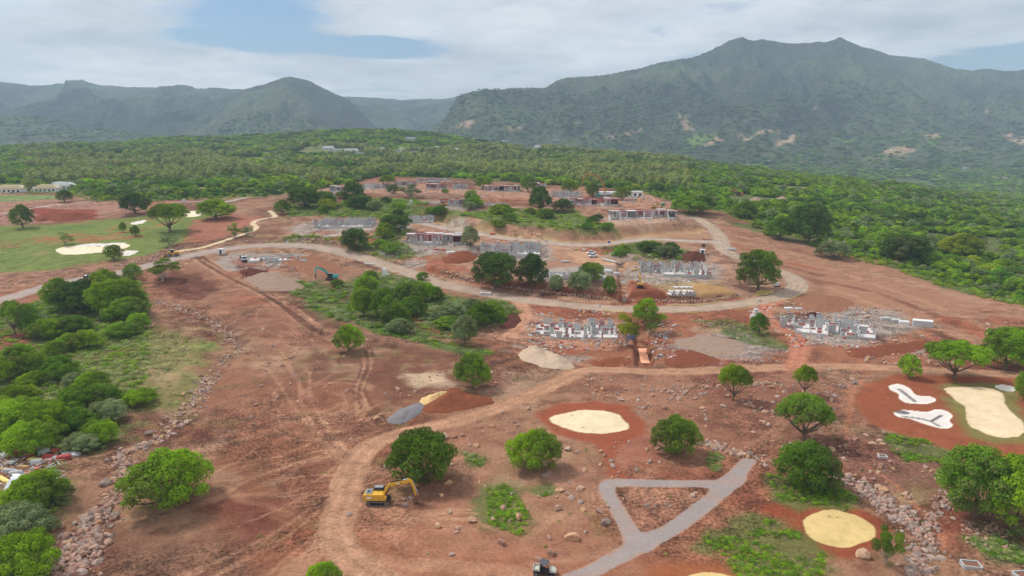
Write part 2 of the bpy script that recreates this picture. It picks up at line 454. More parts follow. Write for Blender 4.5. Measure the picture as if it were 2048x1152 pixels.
VEG5 = P([(800, 418), (900, 420), (990, 415), (1060, 420), (1150, 420), (1200, 445), (1245, 462), (1200, 468), (1100, 462), (1000, 448), (900, 434), (830, 430)])
VEG6 = P([(1190, 497), (1300, 482), (1370, 498), (1400, 515), (1340, 522), (1230, 520)])
VEG7 = P([(700, 500), (745, 470), (800, 455), (822, 465), (800, 480), (830, 510), (790, 525), (720, 505)])
VEG8 = P([(540, 482), (600, 470), (680, 478), (700, 488), (600, 484)])
SCRUBS = [P([(975, 975), (1020, 970), (1060, 1030), (1050, 1075), (1005, 1075), (975, 1040)]),
          P([(1400, 1060), (1500, 1020), (1590, 1060), (1650, 1110), (1640, 1160), (1480, 1160), (1440, 1110), (1385, 1095)]),
          P([(1770, 868), (1850, 880), (1915, 910), (1900, 925), (1810, 925), (1785, 905)]),
          P([(1530, 950), (1660, 960), (1720, 1000), (1690, 1020), (1560, 1000)]),
          P([(1380, 640), (1460, 640), (1540, 660), (1580, 700), (1500, 690), (1440, 665)]),
          P([(1440, 440), (1560, 460), (1660, 500), (1560, 480)]),
          P([(1930, 1080), (2060, 1050), (2070, 1130), (1990, 1120)]),
          P([(1060, 980), (1100, 975), (1105, 990), (1070, 997)]),
          P([(930, 905), (975, 920), (960, 935), (930, 925)]),
          P([(1415, 905), (1450, 910), (1440, 945), (1415, 940)]),
          P([(1780, 530), (1950, 575), (2060, 600), (2060, 612), (1900, 580)])]
# colours
c_base = S(150, 112, 88); c_dark = S(112, 74, 58); c_red = S(150, 88, 64); c_pale = S(172, 138, 112)
c_deep = S(100, 52, 42); c_track = S(180, 136, 108); c_road = S(180, 156, 136); c_grey = S(158, 150, 142)
c_grass = S(112, 124, 62); c_olive = S(122, 124, 72); c_under = S(96, 106, 56); c_brick = S(146, 80, 56)
c_asph = S(154, 142, 138); c_sand = S(228, 208, 172); c_ysand = S(214, 186, 128); c_white = S(222, 214, 206)
c_straw = S(190, 168, 120); c_for = S(74, 92, 48)
NOISY = 6.0
OPS = []   # (kind, pts, width, colour, strength, edge, wobble, smooth-alpha)
def area(px, c, k=1.0, e=2.0, w=3.0, world=False, a=None):
    OPS.append(('a', px if world else P(px), 0, c, k, e, w, a))
def band(px, wd, c, k=1.0, e=1.0, w=0.8, sm=4, a=None):
    OPS.append(('l', P(px, sm), wd, c, k, e, w, a))
# broad zones
area([(300, 500), (700, 500), (1000, 600), (1560, 640), (2048, 760), (1600, 760), (1100, 740), (1000, 700), (700, 700), (500, 640), (300, 600)], c_base, 0.5, 8, 12)
area([(560, 470), (830, 440), (1400, 440), (1600, 530), (1620, 620), (1100, 610), (860, 560), (620, 490)], S(170, 132, 108), 0.75, 6, 10)
area([(1080, 690), (1330, 640), (1560, 650), (1700, 690), (1860, 650), (2060, 740), (1560, 735), (1150, 738)], c_red, 0.6, 4, 10)
area([(1000, 590), (1120, 605), (1500, 615), (1560, 640), (1500, 660), (1300, 640), (1080, 640), (1010, 650)], c_red, 0.75, 3, 6)
area([(1860, 650), (2000, 650), (2140, 690), (2140, 760), (1860, 735)], c_deep, 0.6, 4, 10)
area([(1440, 452), (1560, 458), (1640, 494), (1750, 522), (1850, 554), (2048, 608), (2140, 625), (2140, 690), (1960, 690), (1800, 640), (1640, 600), (1570, 540), (1480, 515)], S(158, 116, 92), 0.95, 3, 4, a=0.55)
for L, wd, c, k in ([[(1440, 480), (1500, 500), (1560, 520), (1640, 540)], 5, c_red, .8], [[(1480, 510), (1560, 530), (1640, 550)], 4, c_deep, .7],
                    [[(1640, 530), (1740, 565), (1840, 600), (1940, 640), (2020, 690)], 3, c_track, .6], [[(1600, 560), (1700, 590), (1800, 630), (1880, 655), (1960, 690), (2010, 720)], 3.2, c_track, .7],
                    [[(1630, 560), (1750, 585), (1850, 622), (1960, 660)], 3.5, c_deep, .65], [[(1900, 640), (2000, 680), (2100, 720)], 9, c_red, .8], [[(1560, 500), (1680, 530), (1800, 560), (1950, 600)], 8, c_pale, .35],
                    [[(1620, 480), (1700, 510), (1780, 535)], 3, c_dark, .5]):
    band(L, wd, c, k, 1.5, 2.0, a=0.6)
band([(1580, 545), (1625, 560), (1640, 580), (1610, 600), (1560, 612)], 4, c_dark, .6, 2, 3)
area([(640, 470), (830, 450), (960, 480), (880, 560), (760, 530)], c_base, 0.3, 4, 8)
band([(860, 540), (960, 566), (1100, 584), (1240, 600), (1320, 606), (1480, 596)], 3.2, S(140, 72, 54), .9, 2, 2)
band([(850, 520), (930, 545), (1000, 560), (1080, 575)], 9, c_red, .8, 3, 4)
band([(1160, 590), (1230, 585), (1235, 560)], 4, c_red, .7, 2, 3)
area([(1255, 570), (1300, 565), (1340, 575), (1340, 605), (1262, 608)], c_red, 1, 2, 3)
area([(1275, 560), (1300, 558), (1420, 562), (1480, 590), (1340, 592)], c_straw * .8, .6, 2, 4)
band([(830, 436), (900, 452), (960, 466), (1040, 474), (1110, 484), (1200, 484), (1280, 474), (1340, 468), (1400, 466)], 4.5, c_straw, .75, 2, 4)
band([(830, 441), (900, 456), (960, 470), (1040, 479), (1110, 488), (1200, 488)], 1.4, S(150, 100, 72), .9, 1, 1.5)
area([(1180, 470), (1300, 452), (1400, 455), (1420, 475), (1300, 476)], S(176, 138, 104), .7, 3, 5)
area([(1180, 440), (1360, 425), (1400, 445), (1300, 460), (1220, 452)], S(182, 150, 128), .8, 3, 5)
area([(620, 378), (760, 366), (1010, 370), (1110, 380), (1340, 395), (1360, 425), (1200, 425), (1130, 402), (1050, 400), (860, 385), (640, 390)], S(174, 132, 108), .8, 4, 8)
for L in ([(900, 392), (960, 396), (1040, 398)], [(960, 385), (1050, 390), (1120, 392)], [(1240, 415), (1330, 410)], [(820, 378), (900, 380)], [(1270, 402), (1340, 412)]):
    band(L, 4, c_red, .7, 2, 5)
for px in ([(575, 455), (640, 440), (760, 445), (740, 465), (640, 475), (590, 470)], [(800, 480), (930, 475), (945, 500), (850, 510), (790, 500)], [(930, 490), (1090, 485), (1110, 520), (960, 525)],
           [(1230, 540), (1290, 520), (1440, 525), (1440, 560), (1290, 565)], [(430, 512), (480, 505), (610, 505), (620, 520), (560, 532), (470, 545), (430, 530)],
           [(1060, 540), (1240, 530), (1240, 560), (1100, 570)], [(1540, 640), (1700, 615), (1790, 625), (1840, 655), (1740, 690), (1620, 690), (1560, 665)], [(800, 400), (960, 405), (950, 420), (810, 420)],
           [(1330, 690), (1480, 655), (1560, 700), (1520, 722), (1380, 712)], [(1030, 690), (1090, 700), (1010, 700)]):
    area(px, c_grey, .72, 3, 5)
area([(1050, 640), (1230, 640), (1260, 690), (1060, 690), (1020, 670)], S(186, 140, 116), .7, 3, 4)
area([(1270, 510), (1360, 520), (1400, 500), (1420, 515), (1300, 540)], c_deep, .5, 3, 4)
area([(1130, 505), (1200, 500), (1290, 520), (1260, 535), (1150, 525)], S(192, 150, 118), .8, 2, 4)
band([(1240, 522), (1330, 520), (1440, 520)], 1.5, S(196, 150, 112), .8, 1, 1)
band([(1060, 480), (1130, 497), (1200, 515)], 3, S(190, 152, 124), .7, 1, 2)
# foreground soils
area([(270, 560), (340, 535), (440, 545), (520, 590), (640, 650), (700, 700), (560, 700), (440, 640), (320, 600)], S(150, 104, 84), .6, 5, 8)
area([(340, 540), (400, 545), (440, 570), (390, 600), (330, 590), (300, 570)], S(98, 58, 46), .85, 4, 6)
band([(560, 600), (650, 640), (760, 685), (900, 712), (1010, 730)], 7, c_dark * .8, .9, 3, 4)
area([(740, 735), (830, 742), (880, 770), (800, 790), (740, 770)], c_dark, .9, 2, 4)
area([(620, 700), (660, 705), (655, 740), (625, 745)], c_dark, .8, 2, 3)
area([(440, 590), (500, 585), (530, 605), (470, 615)], c_red, .5, 3, 4)
area([(400, 720), (600, 760), (760, 780), (780, 850), (700, 900), (500, 900), (420, 850)], S(146, 98, 76), .7, 6, 10)
area([(430, 900), (560, 880), (680, 930), (660, 1040), (540, 1090), (430, 1020)], S(130, 84, 64), .85, 6, 10)
area([(480, 1020), (560, 1000), (560, 1080), (500, 1120), (440, 1100)], S(112, 62, 52), .8, 4, 8)
area([(150, 1000), (300, 1080), (500, 1080), (620, 1160), (100, 1180)], S(112, 80, 64), .75, 6, 10)
area([(760, 900), (1000, 880), (1190, 930), (1230, 1050), (1140, 1130), (900, 1120), (760, 1060)], S(160, 120, 96), .75, 6, 12)
area([(720, 1040), (860, 1020), (1000, 1060), (1180, 1090), (1100, 1150), (800, 1130)], S(158, 108, 84), .7, 5, 8)
area([(820, 900), (920, 940), (930, 985), (860, 1010), (800, 990)], S(120, 80, 64), .6, 4, 5)
area([(1120, 750), (1500, 745), (1700, 745), (1690, 800), (1560, 880), (1420, 930), (1290, 900), (1280, 820), (1100, 780)], S(152, 106, 84), .7, 5, 10)
area([(1400, 780), (1560, 760), (1680, 790), (1580, 870), (1480, 900), (1400, 860)], S(126, 82, 66), .65, 5, 8)
area([(1620, 880), (1760, 880), (1880, 930), (1900, 990), (1780, 1000), (1660, 950)], S(128, 88, 74), .75, 4, 8)
area([(1180, 880), (1290, 870), (1330, 940), (1230, 955)], S(160, 96, 78), .6, 3, 5)
area([(1880, 990), (1960, 1000), (1930, 1100), (1880, 1110)], S(136, 78, 60), .8, 3, 5)
area([(300, 620), (430, 660), (400, 760), (300, 800)], S(160, 128, 98), .7, 4, 8)
area([(1000, 740), (1130, 740), (1100, 770), (1010, 780)], S(168, 136, 114), .5, 3, 5)
area([(800, 745), (880, 748), (900, 770), (840, 775)], S(206, 180, 150), .7, 2, 4)
# red rings and red apron of the greens
area([(1072, 828), (1120, 806), (1190, 801), (1258, 812), (1290, 840), (1286, 868), (1240, 882), (1160, 882), (1100, 866)], c_brick, 1, 1.2, 1.0, a=0.35)
area([(1180, 872), (1250, 872), (1238, 905), (1246, 940), (1262, 962), (1225, 966), (1205, 930)], c_brick, .9, 1, 1, a=0.35)
area([(1712, 792), (1735, 765), (1790, 750), (1900, 748), (2048, 756), (2140, 762), (2140, 985), (2048, 945), (1975, 922), (1905, 905), (1815, 874), (1748, 850), (1718, 822)], S(144, 82, 56), 1, 1.2, 1.2, a=0.35)
area([(1500, 1004), (1600, 1008), (1640, 1010), (1700, 1012), (1750, 1030), (1790, 1060), (1760, 1095), (1700, 1118), (1640, 1108), (1590, 1075), (1570, 1045), (1530, 1025)], S(140, 74, 50), 1, 1, 1, a=0.35)
area([(1290, 1120), (1360, 1118), (1480, 1125), (1560, 1160), (1540, 1200), (1280, 1200)], S(152, 90, 58), .9, 2, 2, a=0.4)
area([(1870, 772), (1920, 764), (1990, 768), (2035, 790), (2040, 820), (2075, 850), (2060, 885), (1990, 886), (1940, 870), (1915, 840), (1905, 810)], S(116, 118, 66), .8, 1.5, 2.5)
area([(1252, 985), (1270, 980), (1420, 978), (1424, 990), (1370, 1030), (1310, 1062), (1280, 1055)], S(168, 122, 98), .8, 1, 2)
# golf field
area(GOLF, c_grass, 1, 3, 3, True, a=0.5)
for L, wd in (([(-60, 490), (20, 484), (90, 474), (160, 470), (250, 478)], 6), ([(-60, 500), (40, 492), (90, 480)], 4), ([(90, 474), (110, 480), (180, 484)], 5), ([(220, 470), (300, 455), (360, 440)], 4), ([(215, 462), (250, 447), (300, 438)], 3), ([(260, 472), (290, 475)], 3), ([(130, 480), (200, 478)], 6)):
    band(L, wd, S(160, 96, 68), .8, 2, 3)
area([(390, 440), (460, 425), (530, 435), (470, 465), (400, 490), (370, 480)], S(160, 104, 84), .9, 2, 4)
area([(-90, 550), (100, 540), (300, 510), (340, 510), (300, 522), (200, 545), (60, 575), (-90, 600)], S(152, 112, 90), .9, 2, 3)
band([(30, 573), (70, 566), (110, 556)], 1.5, S(206, 150, 110), .9, 1, 1)
area([(-60, 405), (40, 400), (200, 404), (280, 408), (290, 430), (180, 440), (0, 452), (-60, 455)], S(160, 118, 100), .8, 3, 6)
area([(60, 415), (190, 420), (195, 440), (80, 442)], S(134, 60, 42), .9, 2, 3)
area([(-90, 386), (0, 390), (100, 390), (130, 396), (0, 404), (-90, 408)], S(120, 140, 78), .9, 2, 3)
for i in range(34):
    a, b = rng.uniform(0, 400), rng.uniform(445, 535); wx = rng.uniform(8, 40)
    if not inside(np.array([at(a, b)[0]]), np.array([at(a, b)[1]]), GOLF)[0]: continue
    area([(a - wx, b), (a, b - wx * .12), (a + wx, b), (a, b + wx * .12)], [S(150, 104, 74), S(124, 132, 70), S(86, 112, 50), S(140, 128, 84)][i % 4], .6, 1.5, 4)
# vegetated ground
area(VEG1, c_under, 1, 3, 5, True); area(VEG1B, c_olive, .75, 6, 10, True)
area([(400, 670), (432, 690), (415, 720), (395, 700)], S(122, 130, 68), .9, 2, 4)
area([(-60, 660), (60, 665), (75, 700), (20, 712), (-60, 715)], S(140, 86, 66), .9, 2, 3)
for z in (VEG0, VEG3, VEG7):
    area(z, c_under, .9, 3, 5, True)
area(VEG3B, S(88, 108, 52), .9, 1.5, 2, True)
for z in (VEG4, VEG5, VEG6, VEG8):
    area(z, S(98, 112, 54), .95, 3, 5, True)
for z in SCRUBS:
    area(z, S(88, 106, 54), .75, 1.5, 4, True)
band([(1160, 650), (1000, 620), (830, 630), (850, 655), (930, 675), (1040, 700)][2:], 2.6, S(142, 84, 64), .9, 1, 1)
# wheel tracks
TL = [([(395, 512), (450, 548), (520, 580), (570, 612), (610, 645), (650, 668)], 4.6, c_dark * .8, .9), ([(405, 520), (470, 556), (540, 590), (590, 622), (640, 658)], .9, c_track * 1.1, .9),
      ([(420, 520), (480, 556), (550, 590), (600, 622), (655, 662)], .8, c_track * 1.1, .9), ([(385, 516), (440, 552), (510, 584), (562, 618), (600, 650), (642, 674)], .8, c_track, .8),
      ([(730, 690), (735, 730), (718, 775), (725, 800), (780, 860)], 3.6, c_dark * .8, .85), ([(738, 700), (742, 735), (724, 780), (740, 820)], .5, c_track, .8), ([(725, 700), (728, 735), (712, 780), (716, 830)], .5, c_track, .8),
      ([(690, 860), (560, 868), (470, 882), (400, 900), (340, 922)], 1.6, c_track, .45), ([(560, 700), (610, 790), (650, 850), (690, 925)], 1.2, c_track, .5), ([(540, 740), (600, 830), (650, 900), (690, 940)], 1.2, c_track, .45),
      ([(672, 1050), (640, 1090), (600, 1130), (560, 1180)], 4.5, c_track, .7), ([(640, 1000), (560, 1060), (440, 1120), (330, 1170)], 1.0, c_track, .6), ([(650, 1010), (570, 1075), (460, 1135), (380, 1180)], 1.0, c_track, .6), ([(600, 760), (604, 810), (640, 870), (680, 920)], .8, c_track * 1.1, .8), ([(620, 745), (622, 800), (660, 860), (695, 905)], .8, c_track * 1.1, .8), ([(790, 880), (700, 905), (600, 925), (500, 960), (430, 1000)], 1.1, c_track, .55), ([(672, 1050), (620, 1080), (560, 1130), (500, 1180)], 1.5, c_track, .4),
      ([(678, 1080), (720, 1108), (800, 1124), (900, 1132), (1000, 1140), (1080, 1150)], 3.2, c_track, .6), ([(1060, 1128), (1150, 1118), (1220, 1102)], 1.4, c_track, .5), ([(1050, 1080), (1090, 1050), (1120, 1030)], 1.2, c_track, .5),
      ([(640, 1050), (560, 1020), (480, 1000)], 1.0, c_track, .35), ([(660, 1020), (560, 990), (420, 1000), (300, 1060)], 1.4, c_track, .4), ([(1480, 900), (1530, 870), (1560, 840), (1590, 800)], .8, c_track, .6), ([(1500, 905), (1550, 870), (1580, 840)], .8, c_track, .6),
      ([(1700, 770), (1700, 830), (1690, 870), (1720, 920), (1790, 970), (1830, 1010), (1880, 1060), (1890, 1120)], .9, S(170, 112, 84), .8),
      ([(1730, 750), (1705, 790), (1700, 830)], .7, S(170, 112, 84), .7), ([(1740, 700), (1900, 715), (2060, 745)], 1.4, c_track, .4),
      ([(600, 930), (560, 960), (480, 985)], 1.0, c_track, .3), ([(1020, 700), (1130, 725), (1200, 735)], 2, c_track, .6), ([(980, 668), (1060, 690), (1240, 700), (1280, 690)], 3, S(186, 132, 106), .6)]
for L, wd, c, k in TL:
    band(L, wd, c, k, .5, .5)
for i in range(17):   # turning circles pressed into the soil
    cx, cy_ = 655 + rng.uniform(-60, 60), 812 + rng.uniform(-24, 24)
    a0 = rng.uniform(0, 6); rr = rng.uniform(24, 95)
    band([(cx + rr * math.cos(a0 + a), cy_ + rr * .62 * math.sin(a0 + a)) for a in np.linspace(0, rng.uniform(1.2, 2.8), 8)], .42, c_track * 1.05, .65, .25, .2, 2)
for i in range(46):
    a, b = rng.uniform(400, 700), rng.uniform(800, 1060)
    dx = rng.uniform(60, 180); dy = -dx * rng.uniform(.05, .6)
    band([(a, b), (a + dx * .5, b + dy * .4 + rng.uniform(-6, 6)), (a + dx, b + dy)], .42, (c_track if i % 3 else c_dark), .6, .3, .3, 2)
for i in range(18):
    a0 = rng.uniform(2.4, 4.5); rr = rng.uniform(40, 130)
    band([(900 + rr * 1.2 * math.cos(a), 1080 + rr * .5 * math.sin(a)) for a in np.linspace(a0, a0 + 1.4, 7)], .38, c_track, .6, .3, .2, 2)
for i in range(44):   # lengthwise ruts on the dirt track
    off = rng.uniform(-9, 9); s0 = rng.integers(3, 18); s1 = s0 + rng.integers(3, 8)
    band([(a + off, b + off * .35) for a, b in TRACK[s0:s1]], .35, rng.choice([0, 1]) * (S(192, 146, 118) - c_dark) + c_dark, .45, .3, .2, 2)
band([(0, 620), (60, 598), (130, 578), (200, 563)], 1.6, S(128, 118, 116), .6, .6, .6)
band(FARROAD, 4, S(190, 172, 160), .9, 1, 1); band(FARROAD2, 4, S(186, 180, 172), .9, 1, 1)
for i in range(60):
    zx0, zx1, zy0, zy1 = [(1040, 1600, 625, 735), (860, 1500, 500, 600), (620, 980, 440, 520), (430, 900, 520, 600), (1560, 2040, 610, 735), (640, 1340, 372, 425)][i % 6]
    a, b = rng.uniform(zx0, zx1), rng.uniform(zy0, zy1); wx = rng.uniform(14, 46); wy = wx * rng.uniform(.15, .3)
    area([(a - wx, b), (a - wx * .3, b - wy), (a + wx, b - wy * .5), (a + wx * .6, b + wy)], [c_deep, c_dark, c_red, c_grey, c_pale, c_deep * .8][int(rng.integers(0, 6))], .7, 1.5, 4)
for i in range(26):
    a, b = rng.uniform(300, 1500), rng.uniform(640, 1100); wx = rng.uniform(14, 50); wy = wx * rng.uniform(.2, .4)
    area([(a - wx, b), (a - wx * .3, b - wy), (a + wx, b - wy * .5), (a + wx * .6, b + wy)], [c_dark, c_deep, c_dark, c_pale][i % 4], .45, 1.5, 3)
NPRE = len(OPS)
CLS = {'road': [], 'track': [], 'path': [], 'sand': [], 'bunker': []}
# (class, polyline/polygon, half-width, colour, edge)
SURF = [('dirt_track', P(TRACK, 6), 2.9, c_track, 0.5, .7), ('dirt_track', P(SPUR, 5), 2.6, S(190, 140, 112), 0.7, .8), ('dirt_track', P(SPUR2, 5), 2.8, S(184, 122, 96), 0.7, .9),
        ('road', P(MAIN, 6), 4.4, c_road, 0.5, .45), ('road', P(UPPER, 6), 3.2, S(182, 164, 150), 0.6, .7),
        ('footpath', P(FOOT, 5), 1.5, S(212, 190, 156), .3, .3),
        ('cart_path', P(PATHL, 5), 1.75, c_asph, .15, .22)]
PATH2 = P(PATHT, 5)
POLYS = [(k, smooth_line(P(v), 5, True), c) for k, v, c in (('cream', GREENS['cream'], c_sand), ('yellow', GREENS['yellow'], c_ysand), ('big', GREENS['big'], S(226, 202, 166)),
         ('low', GREENS['low'], c_ysand), ('golf', GREENS['golf'], S(236, 220, 190)), ('golf2', GREENS['golf2'], S(236, 220, 190)))]
BPOLYS = [(k, smooth_line(P(v), 5, True)) for k, v in BUNKERS.items()]
BDRAIN = [(P([(1797, 778), (1815, 791), (1830, 803)]), .45), (P([(1806, 833), (1845, 838), (1862, 843), (1878, 852)]), .35), (P([(1862, 843), (1872, 837), (1883, 831)]), .35), (P([(1797, 823), (1808, 825)]), 1.2)]

def bboxmask(x, y, pts, m):
    xs = [a for a, b in pts]; ys = [b for a, b in pts]
    return (x > min(xs) - m) & (x < max(xs) + m) & (y > min(ys) - m) & (y < max(ys) + m)
FORLINE = fl
def paint(x, y, z):
    """albedo (rgb) + noise amount for every ground vertex, and a surface class"""
    n = len(x)
    C = np.empty((n, 3)); A = np.ones(n)
    n1_ = fbm(x, y, 38, 4, 60); n2_ = fbm(x, y, 9, 4, 61); n3_ = fbm(x, y, 90, 3, 62)
    C[:] = c_base
    k = sstep(.46, .60, n1_)[:, None] * .8; C = C * (1 - k) + c_dark * k
    k = sstep(.54, .70, n2_)[:, None] * .5; C = C * (1 - k) + c_pale * k; n4_ = fbm(x, y, 2.6, 3, 67); k = sstep(.56, .74, n4_)[:, None] * .55; C = C * (1 - k) + c_dark * k
    k = sstep(.55, .68, n3_)[:, None] * .6; C = C * (1 - k) + c_red * k
    k = (sstep(.56, .72, fbm(x, y, 5, 3, 66)) * sstep(.45, .6, n1_[::1]) * .30)[:, None]; C = C * (1 - k) + c_olive * k
    wob = (fbm(x, y, 7, 3, 63) - .5) * 2; wob2 = (fbm(x, y, 1.6, 2, 64) - .5) * 2
    for kind, pts, wd, c, st, e, w, a in OPS:
        m = bboxmask(x, y, pts, wd + w + e + 2)
        if not m.any():
            continue
        xm, ym = x[m], y[m]
        d = poly_sd(xm, ym, pts) if kind == 'a' else wd * .5 - line_d(xm, ym, pts)
        d = d + wob[m] * w + wob2[m] * min(w, 1.0) * .6
        al = sstep(-e, e, d) * st
        if kind == 'l':
            al = al * (.65 + .35 * sstep(.35, .6, n2_[m]))
        C[m] = C[m] * (1 - al[:, None]) + c * al[:, None]
        if a is not None:
            A[m] = A[m] * (1 - al) + a * al
    A *= .45 + 1.0 * sstep(.35, .62, fbm(x, y, 28, 3, 65))
    w_ = (sstep(.60, .72, fbm(x, y, 17, 4, 68)) * .35)[:, None] * (np.clip(A, 0, 1)[:, None]); C = C * (1 - w_) + c_deep * 1.15 * w_
    # forest floor
    m = (y > 240)
    sdist = np.full(n, -99.0); sdist[m] = poly_sd(x[m], y[m], FOREST)
    al = sstep(-4, 4, sdist + wob * 7)[:, None]
    v = fbm(x, y, 60, 4, 70)[:, None]
    fc = c_for * (1 - sstep(.5, .7, v)) + S(96, 104, 58) * sstep(.5, .7, v)
    vc = sstep(.64, .68, fbm(x, y, 70, 3, 139))[:, None] * .8; fc = fc * (1 - vc) + S(142, 136, 92) * vc
    C = C * (1 - al) + fc * al
    # distant plain: patchy fields and bare clearings
    far = sstep(1100, 1500, y)[:, None]
    v2 = fbm(x, y, 260, 4, 72)[:, None]
    fc2 = S(78, 90, 58) * (1 - sstep(.45, .6, v2)) + S(104, 116, 66) * sstep(.45, .6, v2)
    v3 = sstep(.66, .72, fbm(x, y, 150, 3, 75))[:, None] * .6
    fc2 = fc2 * (1 - v3) + S(150, 140, 100) * v3
    C = C * (1 - far) + fc2 * far
    cls = np.zeros(n, int)
    names = ['ground']
    for nm, pts, wd, c, e, w in SURF:
        if nm not in names:
            names.append(nm)
        m = bboxmask(x, y, pts, wd + 4)
        d0 = line_d(x[m], y[m], pts)
        if nm == 'cart_path':      # the two arms meet in rounded fillets
            d1 = line_d(x[m], y[m], PATH2) + .15
            d0 = -np.logaddexp(-d0 * 1.1, -d1 * 1.1) / 1.1 + .12
        d = wd - d0 + wob[m] * w * .8 + wob2[m] * w * .5
        al = sstep(-e, e, d)
        cc = np.repeat(np.array(c)[None], m.sum(), 0)
        if nm in ('road', 'dirt_track'):
            nn = fbm(x[m], y[m], 6, 3, 77)
            ruts = .5 + .5 * np.cos(d0 * 2.6 + wob[m] * 1.0)
            cc = cc * (1 - .16 * ruts[:, None] * (nn[:, None] > .3)) * (.86 + .28 * nn[:, None])
        if nm == 'road':   # greyer towards the left end and on the verges
            g_ = sstep(-40, -170, x[m])[:, None] * .7
            cc = cc * (1 - g_) + S(164, 150, 144) * g_
            sh = sstep(wd - 1.8, wd - .6, d0)[:, None] * .45
            cc = cc * (1 - sh) + S(150, 136, 126) * sh
        if nm == 'cart_path':
            du = (sstep(wd - .7, wd, d0) * sstep(.35, .6, fbm(x[m], y[m], 2.2, 3, 88)) * .8 + .25 * sstep(.5, .7, fbm(x[m], y[m], 5, 3, 89)))[:, None]
            cc = cc * (1 - du) + S(168, 132, 112) * du
        C[m] = C[m] * (1 - al[:, None]) + cc * al[:, None]
        A[m] = A[m] * (1 - al) + (.16 if nm == 'cart_path' else .35 if nm != 'dirt_track' else .6) * al
        mi = np.where(m)[0][al > .5]
        cls[mi] = names.index(nm)
    for key, pts, c in POLYS:
        nm = 'sand_green_' + key; names.append(nm)
        m = bboxmask(x, y, pts, 6)
        d = poly_sd(x[m], y[m], pts) + wob2[m] * .30 + wob[m] * .3
        al = sstep(-.12, .12, d)
        v = (.78 + .24 * fbm(x[m], y[m], 1.0, 3, 80) + .16 * fbm(x[m], y[m], 5, 3, 85) + .02 * np.sin(x[m] * 7 + 3 * wob[m]))[:, None]
        C[m] = C[m] * (1 - al[:, None]) + c * v * al[:, None]; A[m] = A[m] * (1 - al) + .10 * al
        cls[np.where(m)[0][al > .5]] = names.index(nm)
    for key, pts in BPOLYS:
        nm = 'bunker_' + key; names.append(nm)
        m = bboxmask(x, y, pts, 6)
        d = poly_sd(x[m], y[m], pts)
        al = sstep(-.12, .12, d)
        v = (.95 + .08 * fbm(x[m], y[m], 2.3, 3, 81))[:, None]
        inner = sstep(.3, .7, d)[:, None]
        cc = (c_white * inner + S(236, 226, 214, .95) * (1 - inner)) * v
        for dp, dw in BDRAIN:
            q = (1 - sstep(dw - .1, dw + .15, line_d(x[m], y[m], dp)))[:, None]
            cc = cc * (1 - q) + S(112, 108, 110) * q
        C[m] = C[m] * (1 - al[:, None]) + cc * al[:, None]; A[m] = A[m] * (1 - al) + .08 * al
        cls[np.where(m)[0][al > .5]] = names.index(nm)
    return np.clip(C, 0.005, .9), A, cls, names
MPATCH = [[(1215, 275), (1250, 262), (1285, 254), (1280, 262), (1235, 276)], [(1355, 224), (1370, 235), (1385, 255), (1375, 258), (1362, 240)],
          [(1395, 290), (1440, 272), (1445, 280), (1410, 292)], [(1450, 272), (1500, 272), (1555, 260), (1552, 266), (1500, 278)], [(1540, 287), (1580, 276), (1605, 280), (1570, 290)],
          [(1760, 305), (1790, 290), (1815, 288), (1830, 305), (1800, 312)], [(1845, 272), (1890, 268), (1875, 275)], [(1990, 262), (2020, 268), (2060, 285), (2050, 290), (2010, 275)],
          [(1605, 218), (1630, 216), (1622, 222)], [(1955, 222), (1975, 222), (1970, 228)], [(905, 250), (950, 252), (945, 256)], [(1015, 253), (1040, 254), (1020, 257)]]
MP = [P(q) for q in MPATCH]
MGREEN = [P(q) for q in ([(1360, 280), (1400, 266), (1440, 272), (1400, 290)], [(1670, 275), (1720, 268), (1730, 275), (1680, 282)], [(1830, 288), (1870, 282), (1880, 290), (1840, 296)], [(1130, 250), (1160, 244), (1170, 250)])]
def paint_m(x, y, z, steep):
    n = len(x)
    v = fbm(x, y, 420, 5, 90)[:, None]; v2 = fbm(x, y, 60, 4, 91)[:, None]
    C = S(66, 74, 56) * (1 - sstep(.42, .6, v)) + S(88, 98, 70) * sstep(.42, .6, v)
    C = C * (.78 + .5 * v2)
    lo = (1 - sstep(-30, 180, z))[:, None]
    f = fbm(x, y, 150, 4, 92)[:, None]
    C = C * (1 - lo * .5) + (S(84, 100, 54) * .8 + S(60, 40, 20) * 0) * lo * .5
    k = sstep(.60, .68, f) * .45 * lo; C = C * (1 - k) + S(142, 132, 92) * k
    k = (sstep(.72, 1.0, steep) * .45)[:, None] * sstep(.5, .7, v2) * .6; C = C * (1 - k * .4) + S(96, 100, 78) * k * .4
    wob = (fbm(x, y, 60, 3, 93) - .5) * 2
    for q in MP + MGREEN:
        m = bboxmask(x, y, q, 60)
        if m.any():
            d = poly_sd(x[m], y[m], q) + wob[m] * 26
            al = (sstep(-8, 8, d) * .95)[:, None]
            C[m] = C[m] * (1 - al) + (S(184, 158, 130) if any(q is k_ for k_ in MP) else S(112, 138, 62)) * al
    return np.clip(C, .004, .9)

